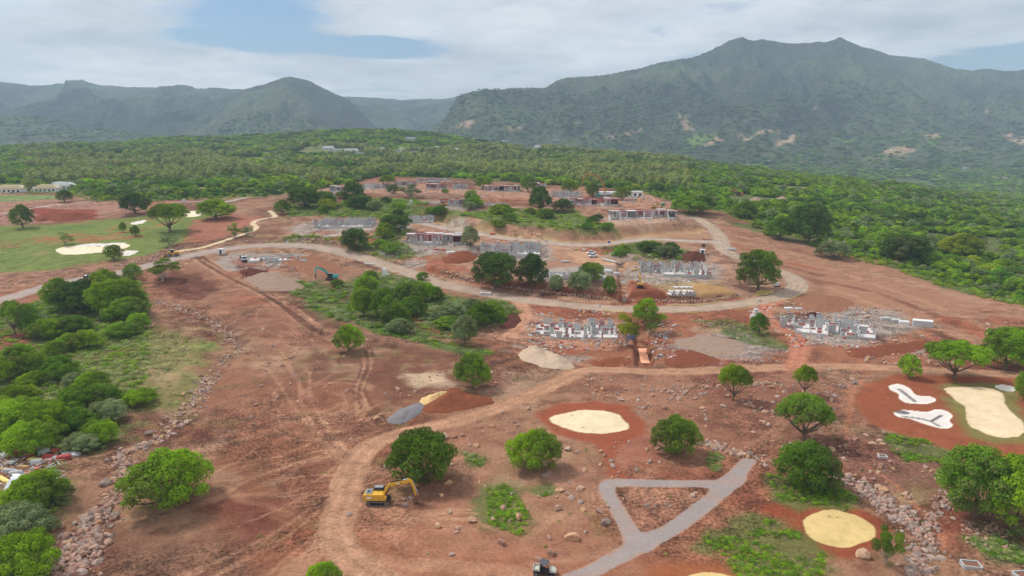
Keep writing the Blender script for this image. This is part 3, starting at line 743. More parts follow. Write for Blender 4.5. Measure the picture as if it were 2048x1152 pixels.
# ------------------------------------------------------------------ mesh and material helpers
def new_mat(name):
    m = bpy.data.materials.new(name); m.use_nodes = True
    t = m.node_tree; t.nodes.clear()
    o = t.nodes.new('ShaderNodeOutputMaterial')
    return m, t, o
def lk(t, a, b):
    t.links.new(a, b)
def nd(t, typ, **kw):
    n = t.nodes.new(typ)
    for k, v in kw.items():
        setattr(n, k, v)
    return n
def val(t, n, **kw):
    for k, v in kw.items():
        n.inputs[k.replace('_', ' ')].default_value = v
def t_math(t, op, a, b=None, c=None):
    n = nd(t, 'ShaderNodeMath', operation=op)
    for i, v in enumerate((a, b, c)):
        if v is None: continue
        if isinstance(v, (int, float)): n.inputs[i].default_value = v
        else: lk(t, v, n.inputs[i])
    return n.outputs[0]
def t_mix(t, f, a, b, blend='MIX'):
    n = nd(t, 'ShaderNodeMix', data_type='RGBA', blend_type=blend)
    for s, v in ((0, f), (6, a), (7, b)):
        if isinstance(v, (int, float)): n.inputs[s].default_value = v
        elif isinstance(v, (tuple, list, np.ndarray)): n.inputs[s].default_value = (float(v[0]), float(v[1]), float(v[2]), 1)
        else: lk(t, v, n.inputs[s])
    return n.outputs[2]
def t_noise(t, vec, scale, detail=3, rough=.5):
    n = nd(t, 'ShaderNodeTexNoise'); val(t, n, Scale=scale, Detail=detail, Roughness=rough)
    if vec is not None: lk(t, vec, n.inputs['Vector'])
    return n.outputs[0]
def t_ramp(t, f, stops):
    n = nd(t, 'ShaderNodeValToRGB'); cr = n.color_ramp
    while len(cr.elements) < len(stops): cr.elements.new(.5)
    for e, (p, c) in zip(cr.elements, stops):
        e.position = p; e.color = (c, c, c, 1) if isinstance(c, (int, float)) else (*c, 1)
    lk(t, f, n.inputs[0])
    return n.outputs[0]
def ground_material(mountain=False):
    m, t, o = new_mat("hillside_vegetation" if mountain else "soil")
    b = nd(t, 'ShaderNodeBsdfPrincipled'); val(t, b, Roughness=1.0); b.inputs['Specular IOR Level'].default_value = .12
    a = nd(t, 'ShaderNodeAttribute', attribute_name='Col')
    g = nd(t, 'ShaderNodeNewGeometry').outputs['Position']
    if mountain:
        v1 = t_noise(t, g, .035, 5, .62); v2 = t_noise(t, g, .10, 4, .6)
        vo = nd(t, 'ShaderNodeTexVoronoi'); val(t, vo, Scale=.075); lk(t, g, vo.inputs['Vector'])
        f = t_math(t, 'ADD', t_math(t, 'MULTIPLY', v1, .9), t_math(t, 'MULTIPLY', v2, .9))
        f = t_math(t, 'SUBTRACT', f, t_math(t, 'MULTIPLY', vo.outputs['Distance'], .06))
        f = t_math(t, 'MAXIMUM', t_math(t, 'SUBTRACT', t_math(t, 'MULTIPLY', f, 1.9), .75), .35)
        col = t_mix(t, 1.0, a.outputs['Color'], nd_rgb(t, f), 'MULTIPLY')
        lk(t, col, b.inputs['Base Color'])
        bp = nd(t, 'ShaderNodeBump'); val(t, bp, Strength=1.0, Distance=16.0); lk(t, t_math(t, 'ADD', v1, t_math(t, 'MULTIPLY', v2, .5)), bp.inputs['Height'])
        lk(t, bp.outputs[0], b.inputs['Normal'])
    else:
        al = a.outputs['Alpha']
        n_a = t_noise(t, g, .22, 4, .6); n_b = t_noise(t, g, 1.7, 5, .65); n_c = t_noise(t, g, 6.0, 3, .6)
        mixn = t_math(t, 'ADD', t_math(t, 'MULTIPLY', n_a, .8), t_math(t, 'ADD', t_math(t, 'MULTIPLY', n_b, 1.2), t_math(t, 'MULTIPLY', n_c, .7)))
        dv = t_math(t, 'SUBTRACT', mixn, 1.35)                      # about -0.5..0.5
        f = t_math(t, 'ADD', 1.0, t_math(t, 'MULTIPLY', t_math(t, 'MULTIPLY', dv, al), 2.5))
        f = t_math(t, 'MAXIMUM', f, .35)
        col = t_mix(t, 1.0, a.outputs['Color'], nd_rgb(t, f), 'MULTIPLY')
        # dry straw and small pale stones
        vo = nd(t, 'ShaderNodeTexVoronoi'); val(t, vo, Scale=2.4, Randomness=1.0); lk(t, g, vo.inputs['Vector'])
        st = t_ramp(t, vo.outputs['Distance'], [(0.0, 1.0), (0.16, .8), (.24, 0.0)])
        sel = t_math(t, 'GREATER_THAN', t_noise(t, g, .55, 3, .6), .54)
        k = t_math(t, 'MULTIPLY', t_math(t, 'MULTIPLY', st, sel), t_math(t, 'MULTIPLY', t_math(t, 'GREATER_THAN', al, .65), .55))
        col = t_mix(t, k, col, (.42, .31, .24))
        lk(t, col, b.inputs['Base Color'])
        bp = nd(t, 'ShaderNodeBump'); val(t, bp, Distance=.35)
        lk(t, t_math(t, 'ADD', n_b, t_math(t, 'MULTIPLY', n_c, .5)), bp.inputs['Height'])
        lk(t, t_math(t, 'MULTIPLY', al, .8), bp.inputs['Strength'])
        lk(t, bp.outputs[0], b.inputs['Normal'])
    lk(t, b.outputs[0], o.inputs[0])
    return m
def nd_rgb(t, f):
    c = nd(t, 'ShaderNodeCombineColor')
    for i in range(3): lk(t, f, c.inputs[i])
    return c.outputs[0]
def np_mesh(name, co, faces, mat=None, colors=None, smooth=False, mats=None, mat_idx=None):
    me = bpy.data.meshes.new(name)
    co = np.ascontiguousarray(co, np.float32); faces = np.ascontiguousarray(faces, np.int32)
    nv, nf, k = len(co), len(faces), faces.shape[1]
    me.vertices.add(nv); me.vertices.foreach_set('co', co.ravel())
    me.loops.add(nf * k); me.loops.foreach_set('vertex_index', faces.ravel())
    me.polygons.add(nf); me.polygons.foreach_set('loop_start', np.arange(0, nf * k, k, dtype=np.int32))
    try: me.polygons.foreach_set('loop_total', np.full(nf, k, np.int32))
    except Exception: pass
    for m_ in (mats or ([mat] if mat else [])): me.materials.append(m_)
    if mat_idx is not None: me.polygons.foreach_set('material_index', np.ascontiguousarray(mat_idx, np.int32))
    if smooth: me.polygons.foreach_set('use_smooth', np.ones(nf, bool))
    if colors is not None:
        ca = me.color_attributes.new('Col', 'FLOAT_COLOR', 'POINT')
        ca.data.foreach_set('color', np.ascontiguousarray(colors, np.float32).ravel())
    me.update(calc_edges=True)
    return me
def link(o, parent=None):
    COL.objects.link(o)
    if parent is not None: o.parent = parent
    return o
def tag(o, label=None, cat=None, group=None, kind=None):
    if label: o['label'] = label
    if cat: o['category'] = cat
    if group: o['group'] = group
    if kind: o['kind'] = kind
    return o
def ob(name, me, parent=None, loc=None):
    o = bpy.data.objects.new(name, me)
    if loc is not None: o.location = loc
    return link(o, parent)
def empty(name, loc, rz=0, label=None, cat=None, group=None):
    o = bpy.data.objects.new(name, None); o.location = loc; o.rotation_euler = (0, 0, rz)
    link(o); tag(o, label, cat, group)
    return o

# ------------------------------------------------------------------ ground sheet
def rows(y0, y1):
    o = [y0]
    while o[-1] < y1:
        y = o[-1]
        if y < 90: d = .6
        elif y < 520: d = min(max(y * y / 52000., .2), 1.15)
        elif y < 1000: d = 3.2
        else: d = 3.2 + (y - 1000) * .012
        o.append(y + d)
    return np.array(o)
NT = 880
TT = np.linspace(-.88, .88, NT)
YR = rows(60, 2300)
soil = ground_material(False)
def sheet(YR, fn):
    yy, tt = np.meshgrid(YR, TT, indexing='ij')
    xx = yy * tt
    z = H(xx.ravel(), yy.ravel())
    co = np.stack([xx.ravel(), yy.ravel(), z], 1)
    i = np.arange(len(YR) - 1)[:, None] * NT + np.arange(NT - 1)[None]
    f = np.stack([i, i + 1, i + 1 + NT, i + NT], -1).reshape(-1, 4)
    return co, f
co, fc = sheet(YR, None)
Cc, Aa, cls, names = paint(co[:, 0], co[:, 1], co[:, 2])
colr = np.concatenate([Cc, Aa[:, None]], 1)
fcls = cls[fc]
fmax = fcls.max(1); fcl = np.where((fcls > 0).sum(1) >= 2, fmax, 0)
LBL = {'sand_green_cream': "oval cream sand green on red soil above the looping grey cart path",
       'sand_green_yellow': "oval yellow sand green on red soil beside the stony gully",
       'sand_green_big': "large kidney shaped cream sand green with a grassy rim on the red terrace",
       'sand_green_low': "yellow sand patch on orange soil at the bottom edge below the cart path",
       'sand_green_golf': "long cream sand green on the grass field left of the haul road",
       'sand_green_golf2': "small cream sand green behind the flat topped tree on the grass field",
       'bunker_b1': "upper white lined bunker with a single grey drain on the red terrace",
       'bunker_b2': "lower white lined bunker with a forked grey drain on the red terrace",
       'bunker_b3': "small white bunker at the far right end of the big cream green",
       'bunker_g1': "white bunker strip along the back of the long cream green on the grass",
       'bunker_g2': "white bunker beside the round bush on the grass field",
       'bunker_g3': "small white bunker near the back of the grass field"}
for ci, nm in enumerate(names):
    sel = fc[fcl == ci]
    if len(sel) == 0: continue
    used, inv = np.unique(sel, return_inverse=True)
    me = np_mesh(nm, co[used], inv.reshape(-1, 4), soil, colr[used], smooth=True)
    base_nm = 'sand_green' if nm.startswith('sand_green') else 'sand_bunker' if nm.startswith('bunker') else nm
    o = ob(base_nm, me); tag(o, LBL.get(nm), kind='structure')
del co, fc, Cc, Aa, cls, colr, fcls
mtn = ground_material(True)
YM = [YR[-1]]
while YM[-1] < 6860: YM.append(YM[-1] + 11 + (YM[-1] - 2300) * .006)
YM = np.array(YM)
co, fc = sheet(YM, None)
zz_ = co[:, 2].reshape(len(YM), NT)
dzy = np.gradient(zz_, YM, axis=0)
dzx = np.gradient(zz_, axis=1) / (np.gradient(TT)[None] * YM[:, None])
steep = np.sqrt(dzy ** 2 + dzx ** 2).ravel()
Cm = paint_m(co[:, 0], co[:, 1], co[:, 2], steep)
o = ob('mountains', np_mesh('mountains', co, fc, mtn, np.concatenate([Cm, np.ones((len(Cm), 1))], 1), smooth=True)); tag(o, kind='structure')
del co, fc, Cm

# ------------------------------------------------------------------ foliage materials and tree meshes
def leaf_mat(name, lo, hi, trans=.35):
    """leaf colour between lo and hi by clump (vertex colour) and by tree"""
    m, t, o = new_mat(name)
    a = nd(t, 'ShaderNodeAttribute', attribute_name='Col')
    oi = nd(t, 'ShaderNodeObjectInfo')
    k = t_math(t, 'ADD', a.outputs['Fac'], t_math(t, 'MULTIPLY', t_math(t, 'SUBTRACT', oi.outputs['Random'], .5), .5))
    col = t_mix(t, k, lo, hi)
    dry = t_ramp(t, a.outputs['Fac'], [(.03, .55), (.12, 0.0)])
    col = t_mix(t, dry, col, (.20, .15, .07))
    hs = nd(t, 'ShaderNodeHueSaturation')
    lk(t, t_math(t, 'ADD', .485, t_math(t, 'MULTIPLY', oi.outputs['Random'], .03)), hs.inputs['Hue'])
    lk(t, t_math(t, 'ADD', .82, t_math(t, 'MULTIPLY', t_math(t, 'FRACT', t_math(t, 'MULTIPLY', oi.outputs['Random'], 7.3)), .36)), hs.inputs['Value'])
    lk(t, col, hs.inputs['Color'])
    d = nd(t, 'ShaderNodeBsdfDiffuse'); lk(t, hs.outputs[0], d.inputs[0])
    tr = nd(t, 'ShaderNodeBsdfTranslucent'); lk(t, t_mix(t, .35, hs.outputs[0], (.30, .34, .03)), tr.inputs[0])
    mx = nd(t, 'ShaderNodeMixShader'); mx.inputs[0].default_value = trans
    lk(t, d.outputs[0], mx.inputs[1]); lk(t, tr.outputs[0], mx.inputs[2]); lk(t, mx.outputs[0], o.inputs[0])
    return m
def solid(name, c, rough=.7, metal=0.0, var=.18, scale=2.0, spec=.3):
    m, t, o = new_mat(name)
    b = nd(t, 'ShaderNodeBsdfPrincipled'); val(t, b, Roughness=rough, Metallic=metal); b.inputs['Specular IOR Level'].default_value = spec
    g = nd(t, 'ShaderNodeNewGeometry').outputs['Position']
    v = t_noise(t, g, scale, 4, .6)
    f = t_math(t, 'ADD', 1 - var, t_math(t, 'MULTIPLY', v, 2 * var))
    lk(t, t_mix(t, 1.0, tuple(c), nd_rgb(t, f), 'MULTIPLY'), b.inputs['Base Color'])
    lk(t, b.outputs[0], o.inputs[0])
    return m
def tones(k):
    f = lambda *c: tuple(min(v * k, .6) for v in c)
    return {'lime': leaf_mat('leaf_lime', f(.095, .190, .010), f(.28, .44, .022)),
         'mid': leaf_mat('leaf_mid', f(.046, .125, .012), f(.145, .28, .028)),
         'green': leaf_mat('leaf_green', f(.070, .15, .014), f(.20, .32, .030)),
         'dark': leaf_mat('leaf_dark', f(.034, .086, .018), f(.095, .170, .028), .28),
         'yellow': leaf_mat('leaf_yellow', f(.14, .21, .012), f(.38, .42, .030), .4),
         'olive': leaf_mat('leaf_olive', f(.15, .19, .05), f(.36, .38, .14), .3),
         'grey': leaf_mat('leaf_grey', f(.11, .16, .060), f(.26, .31, .14), .25)}
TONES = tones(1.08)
TONES_SUNLIT = tones(1.38)     # same leaf colours, brightened as if sunlit, for forest and scrub
bark = solid('bark', S(118, 100, 84), .9, scale=6)
bark_pale = solid('pale_bark', S(168, 158, 146), .9, scale=6)
def unit(v):
    return v / (np.linalg.norm(v, axis=-1, keepdims=True) + 1e-9)
def leaves(lobes, n, size, seed, up=.35, flat=0.0):
    """n leaf sprays over the surface of the lobes [(centre, radii)]"""
    r = np.random.default_rng(seed)
    w = np.array([l[1][0] * l[1][1] + l[1][0] * l[1][2] for l in lobes]); w = w / w.sum()
    li = r.choice(len(lobes), n, p=w)
    C = np.array([l[0] for l in lobes])[li]; Rd = np.array([l[1] for l in lobes])[li]
    d = unit(r.normal(size=(n, 3)))
    d[:, 2] = np.where((d[:, 2] < -.25) & (r.random(n) < .75), -d[:, 2], d[:, 2])
    rad = 1 - np.abs(r.normal(0, .10, n)) + r.uniform(-.02, .09, n)
    rad = np.where(r.random(n) < .12, r.uniform(.35, .8, n), rad)
    # uneven outline: push the surface in and out by direction
    bump = .10 * np.sin(d[:, 0] * 7 + li * 1.7) * np.sin(d[:, 1] * 6 + li) + .08 * np.sin(d[:, 2] * 9 + li * 2.3)
    p = C + d * Rd * (rad + bump)[:, None]
    inb = np.zeros(n, bool)
    for j, (c, q) in enumerate(lobes):
        e = (((p - np.array(c)) / np.array(q)) ** 2).sum(1)
        inb |= (e < .5) & (li != j)
    keep = ~inb | (r.random(n) < .08)
    p, d, li = p[keep], d[keep], li[keep]; n = len(p)
    nr = unit(d * .75 + r.normal(size=(n, 3)) * .32 + np.array([0, 0, up]))
    a = unit(np.cross(nr, r.normal(size=(n, 3)))); b = np.cross(nr, a)
    s = size * r.uniform(.55, 1.25, n)[:, None]
    asp = r.uniform(.5, .9, n)[:, None]
    droop = np.array([0, 0, -1]) * s * flat
    v = np.stack([p + a * s, p + b * s * asp + droop * .3, p - a * s + droop * .3, p - b * s * asp], 1).reshape(-1, 3)
    f = np.arange(n * 4).reshape(n, 4)
    t = .45 + .30 * np.sin(li * 2.4)[:, ] + .22 * np.sin(p[:, 0] * 1.9 + p[:, 1] * 1.3) * np.sin(p[:, 2] * 2.1 + p[:, 1]) + r.normal(0, .16, n)
    t = np.clip(t, 0, 1).repeat(4)
    return v, f, t
def tube_np(pts, rad, n=6):
    pts = np.array(pts, float); m = len(pts)
    tan = np.gradient(pts, axis=0); tan = unit(tan)
    ref = np.array([0, 0, 1.0]) if abs(tan[0][2]) < .9 else np.array([1.0, 0, 0])
    V = []
    for i in range(m):
        a = unit(np.cross(tan[i], ref)); b = np.cross(tan[i], a)
        for k in range(n):
            th = 2 * math.pi * k / n
            V.append(pts[i] + (a * math.cos(th) + b * math.sin(th)) * rad[i])
    F = []
    for i in range(m - 1):
        for k in range(n):
            F.append((i * n + k, i * n + (k + 1) % n, (i + 1) * n + (k + 1) % n, (i + 1) * n + k))
    return np.array(V), np.array(F)
def join_np(parts):
    V, F, o = [], [], 0
    for v, f in parts:
        V.append(v); F.append(f + o); o += len(v)
    return np.concatenate(V), np.concatenate(F)
def crown_lobes(style, seed):
    """unit crown: width about 2 (radius 1), height given by style; z from the ground"""
    r = np.random.default_rng(seed); L = []
    def shell(n, e0, e1, R_, zc, zr, q0, q1, flat):
        for k in range(n):
            a = k * 2.39996 + r.uniform(-.35, .35); u_ = (k + .5) / n; e = e0 + (e1 - e0) * u_
            rr = math.cos(e) * R_ * r.uniform(.86, 1.08); z = zc + math.sin(e) * zr * r.uniform(.9, 1.1)
            q = r.uniform(q0, q1)
            L.append(((math.cos(a) * rr, math.sin(a) * rr, max(z, q * .5)), (q, q, q * flat)))
    if style == 'bush':        # dome of foliage reaching the ground
        L.append(((0, 0, .48), (.62, .62, .48)))
        shell(34, -.25, 1.45, .78, .42, .52, .14, .27, .8)
    elif style == 'round':     # rounded crown on a short trunk
        L.append(((0, 0, .66), (.58, .58, .50)))
        shell(34, -.6, 1.45, .76, .66, .58, .14, .27, .8)
    elif style == 'umbrella':  # broad crown on visible limbs
        L.append(((0, 0, .90), (.62, .62, .26)))
        shell(32, -.35, 1.45, .80, .84, .32, .15, .27, .7)
    elif style == 'sparse':    # open, see-through crown
        for k in range(11):
            a = k * 2.4 + r.uniform(-.5, .5); rr = r.uniform(.15, .78)
            q = r.uniform(.18, .32)
            L.append(((math.cos(a) * rr, math.sin(a) * rr, r.uniform(.75, 1.65) - rr * .3), (q, q, q * .7)))
    elif style == 'tall':      # feathery, taller than wide
        for k in range(11):
            z = .75 + k * .15; rr = .42 * math.sin(math.pi * (k + 1.5) / 13) + .08
            a = k * 2.4 + r.uniform(-.6, .6)
            q = r.uniform(.26, .42)
            L.append(((math.cos(a) * rr, math.sin(a) * rr, z), (q, q, q * .8)))
    elif style == 'scrub':
        for k in range(6):
            a = k * 2.4 + r.uniform(-.5, .5); rr = r.uniform(.1, .65); q = r.uniform(.32, .5)
            L.append(((math.cos(a) * rr, math.sin(a) * rr, .18 + r.uniform(0, .2)), (q, q, q * .6)))
    return L
def trunk_mesh(style, L, seed, name, mat, S_=1.0):
    r = np.random.default_rng(seed + 99); parts = []
    base_h = {'bush': .12, 'round': .28, 'umbrella': .30, 'sparse': .25, 'tall': .55, 'scrub': .05}[style]
    r0 = .055 if style != 'tall' else .035
    parts.append(tube_np([(0, 0, -.12), (.01, 0, base_h * .5), (0, .02, base_h + .1)], [r0 * 1.5, r0 * 1.05, r0 * .8], 7))
    for k, (c, q) in enumerate(L[:9 if style in ('umbrella', 'sparse') else 5]):
        c = np.array(c); st = np.array([0, .01, base_h * r.uniform(.5, 1.0)])
        mid = st * .5 + c * .5 + np.array([r.uniform(-.07, .07), r.uniform(-.07, .07), -.06])
        parts.append(tube_np([st, mid, c], [r0 * .6, r0 * .38, r0 * .12], 5))
    v, f = join_np(parts)
    return np_mesh(name, v * S_, f, mat, smooth=True)
LEAFN = {'near': (17000, .029), 'mid': (4200, .050), 'far': (760, .115)}
CROWN, TRUNK = {}, {}
def protos(style, tone, lod, seed):
    k = (style, tone, lod, seed)
    if k not in CROWN:
        n, s = LEAFN[lod]
        if style == 'sparse': n = int(n * .45)
        if style == 'tall': n = int(n * .8)
        L = crown_lobes(style, seed)
        key = (style, lod, seed)
        if key not in TRUNK:
            TRUNK[key] = (leaves(L, n, s, seed + 5), trunk_mesh(style, L, seed, 'trunk', bark_pale if style in ('sparse',) else bark))
        (v, f, t), tm = TRUNK[key]
        col = np.stack([t, t, t, np.ones_like(t)], 1)
        CROWN[k] = (np_mesh('crown_' + style, v, f, TONES[tone], col), tm)
    return CROWN[k]
def tree(px, base_y, wpx, top_y, style, tone, label, group=None, cat='tree', seed=None, name=None, lod=None, hk=None):
    x, y = at(px, base_y)
    k = ppm(y); r = wpx / k * .5 * 1.14
    hm = (base_y - top_y) / k
    a = math.atan2(CAMH - h1(x, y), y)
    hm = max(hm / math.cos(a) - r * .0, r * .5) * (hk or 1.0)
    unit_h = {'bush': 1.18, 'round': 1.30, 'umbrella': 1.22, 'sparse': 1.75, 'tall': 2.4, 'scrub': .6}[style]
    lod = lod or ('near' if wpx > 48 else 'mid')
    seed = (seed if seed is not None else int(px * 7 + base_y)) % 4
    cm, tm = protos(style, tone, lod, seed)
    nm = name or {'scrub': 'bush', 'bush': 'tree'}.get(style, 'tree')
    z = h1(x, y)
    rz = (px * 1.37 + base_y) % 6.28
    e = empty(nm, (x, y, z - .05), rz, label, cat, group)
    sz = hm / unit_h
    e.scale = (r, r * .95, sz)
    c = ob('crown', cm, e); t_ = ob('trunk', tm, e)
    return e

# ------------------------------------------------------------------ the trees one can point at
TL_ = [
 (338, 1008, 172, 905, 'bush', 'lime', 'broad dome shaped lime green tree beside the boulder filled channel, largest in the foreground left'),
 (842, 962, 138, 862, 'bush', 'mid', 'dense deep green tree whose crown stands behind the yellow excavator boom'),
 (1070, 936, 108, 862, 'bush', 'lime', 'bright green rounded tree on bare soil between the oval cream green and the excavator'),
 (1350, 908, 100, 832, 'bush', 'green', 'feathery green tree to the right of the oval cream sand green'),
 (1608, 882, 110, 800, 'umbrella', 'green', 'flat topped dark green tree with a pale trunk, above another on the stony slope'),
 (1612, 972, 124, 888, 'bush', 'mid', 'wide green tree in grass just above the round yellow sand green'),
 (1950, 1035, 150, 912, 'round', 'green', 'big green broad crowned tree at the right edge above the boulder gully'),
 (2030, 1060, 120, 935, 'round', 'lime', 'spreading tree cut by the right edge, behind the stony gully'),
 (1770, 1128, 66, 1052, 'sparse', 'green', 'slender leaning sapling with open crown right of the yellow sand green'),
 (1466, 802, 62, 738, 'umbrella', 'lime', 'small lime tree with several pale stems below the dirt track, left of a smaller one'),
 (1608, 790, 44, 736, 'umbrella', 'lime', 'little mushroom shaped lime tree with pale stems below the dirt track'),
 (1817, 756, 44, 712, 'round', 'lime', 'small multi stemmed tree at the top left of the red terrace'),
 (1908, 758, 108, 688, 'umbrella', 'lime', 'broad green tree with dark trunk on the dirt track edge above the red terrace'),
 (2010, 738, 92, 662, 'round', 'lime', 'tall lime tree near the right edge above the red terrace'),
 (2062, 730, 90, 656, 'round', 'yellow', 'yellowish tree cut by the right edge above the red terrace'),
 (2048, 800, 40, 748, 'round', 'lime', 'tree cut by the right edge beside the small white bunker'),
 (945, 778, 72, 712, 'round', 'green', 'green tree between the red soil heap and the beige sand heap'),
 (697, 704, 62, 654, 'round', 'lime', 'bright small tree standing alone where dark wheel tracks meet'),
 (1252, 692, 58, 624, 'sparse', 'yellow', 'yellow green leaning tree left of the trench with the orange sheet'),
 (1300, 668, 68, 598, 'sparse', 'lime', 'tall open crowned tree right of the trench beside the haul road'),
 (1290, 650, 44, 604, 'round', 'yellow', 'yellow crowned tree on the road side of the trench'),
 (1518, 668, 38, 630, 'round', 'mid', 'small dense tree below the pair of stacked concrete cubes'),
 (1516, 580, 86, 506, 'round', 'green', 'large broad tree inside the hairpin of the haul road'),
 (990, 578, 90, 510, 'round', 'dark', 'wide dark tree above the boulder wall, left one of a pair'),
 (1064, 578, 66, 514, 'round', 'dark', 'dark tree above the boulder wall, right one of a pair'),
 (1182, 566, 52, 528, 'round', 'green', 'thin crowned tree in front of the low block foundations'),
 (1160, 584, 50, 546, 'round', 'grey', 'grey green low tree above the boulder wall near the pipe trench'),
 (1112, 584, 30, 552, 'round', 'grey', 'small greyish tree behind the boulder wall'),
 (1219, 590, 28, 554, 'round', 'mid', 'small green tree right beside the concrete lined trench'),
 (940, 494, 38, 456, 'round', 'grey', 'rounded grey green tree between two unfinished block houses'),
 (710, 498, 56, 460, 'round', 'dark', 'dark round tree above the bend of the haul road'),
 (790, 462, 66, 432, 'round', 'dark', 'dark spreading tree beside the fork of the upper road'),
 (770, 476, 44, 448, 'round', 'lime', 'lime tree just below the fork of the upper road'),
 (1080, 422, 50, 378, 'round', 'dark', 'very dark solid tree in the middle of the building plots'),
 (340, 464, 70, 412, 'umbrella', 'lime', 'flat topped tree with thick trunk on the grass field'),
 (432, 438, 72, 402, 'round', 'lime', 'wide lime tree at the far corner of the grass field'),
 (470, 474, 30, 446, 'sparse', 'green', 'small tree beside the winding footpath'),
 (494, 472, 26, 452, 'sparse', 'grey', 'thin tree on the inner side of the winding footpath'),
 (228, 520, 36, 492, 'round', 'lime', 'small round bush like tree beside the long cream green on the grass'),
 (326, 562, 58, 514, 'sparse', 'green', 'vase shaped tree standing alone on dark soil below the haul road'),
 (46, 456, 42, 414, 'round', 'mid', 'round tree near the left edge beside the red soil mounds'),
 (246, 464, 14, 446, 'round', 'green', 'tiny left tree of two on the grass field'),
 (271, 472, 20, 452, 'round', 'green', 'tiny right tree of two on the grass field'),
 (340, 494, 46, 466, 'sparse', 'grey', 'half bare grey tree under the flat topped one'),
 (130, 490, 34, 462, 'sparse', 'olive', 'thin nearly bare tree behind the long cream green'),
 (266, 560, 36, 530, 'round', 'green', 'small tree at the roadside on top of the thicket'),
 (1618, 486, 80, 414, 'round', 'dark', 'tall dark tree standing above the right hand thicket edge'),
 (1560, 478, 56, 440, 'round', 'mid', 'bright round tree at the edge of the thicket by the bare strip'),
 (1808, 520, 96, 466, 'bush', 'dark', 'wide dark green dome in the thicket right of the bare strip'),
 (1922, 516, 78, 472, 'round', 'yellow', 'bright yellow green tree in the thicket near the right edge'),
 (1668, 516, 66, 480, 'bush', 'grey', 'dull grey green bushy tree on the border of the bare strip'),
 (1660, 420, 0, 400, 'round', 'green', ''),
 (1245, 400, 36, 376, 'round', 'lime', 'small lime tree beside the white site cabins'),
 (1185, 394, 30, 368, 'round', 'green', 'tree behind the pink formwork house near the red pump boom'),
 (1140, 386, 36, 362, 'round', 'lime', 'light green tree at the forest edge above the grey walls'),
 (1126, 424, 44, 400, 'round', 'dark', 'dark tree joining the central thicket'),
 (1056, 384, 34, 354, 'round', 'green', 'tree right of the long grey block house at the back'),
 (966, 378, 38, 354, 'round', 'lime', 'light tree left of the long grey block house at the back'),
 (944, 414, 36, 384, 'round', 'green', 'green tree in front of the flat roofed concrete house'),
 (708, 412, 46, 368, 'round', 'dark', 'dark tall tree standing between pale back row houses'),
 (722, 418, 50, 392, 'round', 'dark', 'dark lower tree below the pale back row houses'),
 (775, 378, 32, 352, 'umbrella', 'lime', 'light tree on thin stems in the back row'),
 (787, 388, 24, 370, 'round', 'dark', 'little dark tree in the back row beside a light one'),
 (822, 396, 52, 366, 'sparse', 'grey', 'large leafless grey tree in the back row'),
 (890, 388, 14, 378, 'round', 'green', 'tiny tree on the bare terrace in the back row'),
 (566, 428, 34, 402, 'round', 'mid', 'round tree by the end of the winding footpath'),
 (608, 416, 66, 378, 'round', 'dark', 'big dark tree left of the back row houses'),
 (648, 414, 60, 386, 'round', 'mid', 'green tree left of the two far cream greens'),
 (1378, 428, 76, 390, 'bush', 'green', 'wide pair like green tree behind the top of the haul road'),
 (1405, 426, 50, 394, 'round', 'mid', 'green tree at the top right bend of the haul road'),
 (270, 428, 56, 390, 'round', 'dark', 'dark tree at the back left beyond the grass field'),
 (130, 404, 30, 382, 'round', 'dark', 'dark tree right of the cream roofed houses'),
 (58, 388, 20, 362, 'tall', 'olive', 'tall olive tree between the cream roofed houses'),
 (1490, 436, 50, 406, 'round', 'green', 'green tree behind the grey soil heaps on the right'),
 (1300, 500, 56, 482, 'bush', 'mid', 'bright green tree on the island between the two roads'),
 (1330, 510, 50, 490, 'bush', 'grey', 'dull green bush like tree on the island between the two roads'),
]
for i, (px, by, w, ty, st, tone, lab) in enumerate(TL_):
    if w: tree(px, by, w, ty, st, tone, lab)
# thicket left of the channel
LT = [(30, 668, 46, 606, 'umbrella', 'green', 'grey stemmed tree at the left edge of the roadside thicket'), (60, 672, 40, 612, 'round', 'mid', 'tree beside the red soil scar in the roadside thicket'),
      (165, 620, 100, 556, 'bush', 'dark', 'big dark crown at the top of the roadside thicket'), (120, 618, 60, 562, 'round', 'lime', 'lime crown left of the big dark one in the roadside thicket'),
      (236, 628, 110, 556, 'bush', 'lime', 'wide lime crown at the top right of the roadside thicket'), (255, 640, 80, 592, 'bush', 'green', 'green crown at the lower right shoulder of the roadside thicket'),
      (215, 615, 60, 545, 'round', 'lime', 'bright crown closest to the dark car')]
for a in LT: tree(*a)
r_ = np.random.default_rng(11)
tone_word = {'lime': 'lime green', 'green': 'fresh green', 'mid': 'deep green', 'grey': 'dull greyish', 'dark': 'dark green', 'yellow': 'yellow green', 'olive': 'olive'}
LT2 = [(40, 705, 50), (90, 668, 62), (110, 650, 60), (150, 655, 70), (140, 690, 50), (75, 650, 40), (200, 665, 52), (170, 690, 62), (110, 705, 40), (245, 665, 60), (285, 625, 40), (278, 650, 40), (250, 700, 60), (232, 715, 44),
       (20, 745, 70), (70, 760, 50), (60, 740, 70), (120, 750, 64), (170, 735, 60), (150, 765, 44), (205, 745, 60), (30, 800, 80), (90, 795, 70), (150, 815, 70), (200, 800, 80), (185, 772, 60), (245, 760, 60), (100, 830, 70),
       (40, 840, 90), (95, 860, 90), (30, 880, 100), (150, 855, 80), (200, 880, 64), (170, 890, 70), (120, 895, 80), (60, 900, 90), (-10, 830, 90), (-15, 885, 80), (250, 810, 70), (280, 800, 60), (215, 835, 70), (-20, 760, 80), (300, 790, 40)]
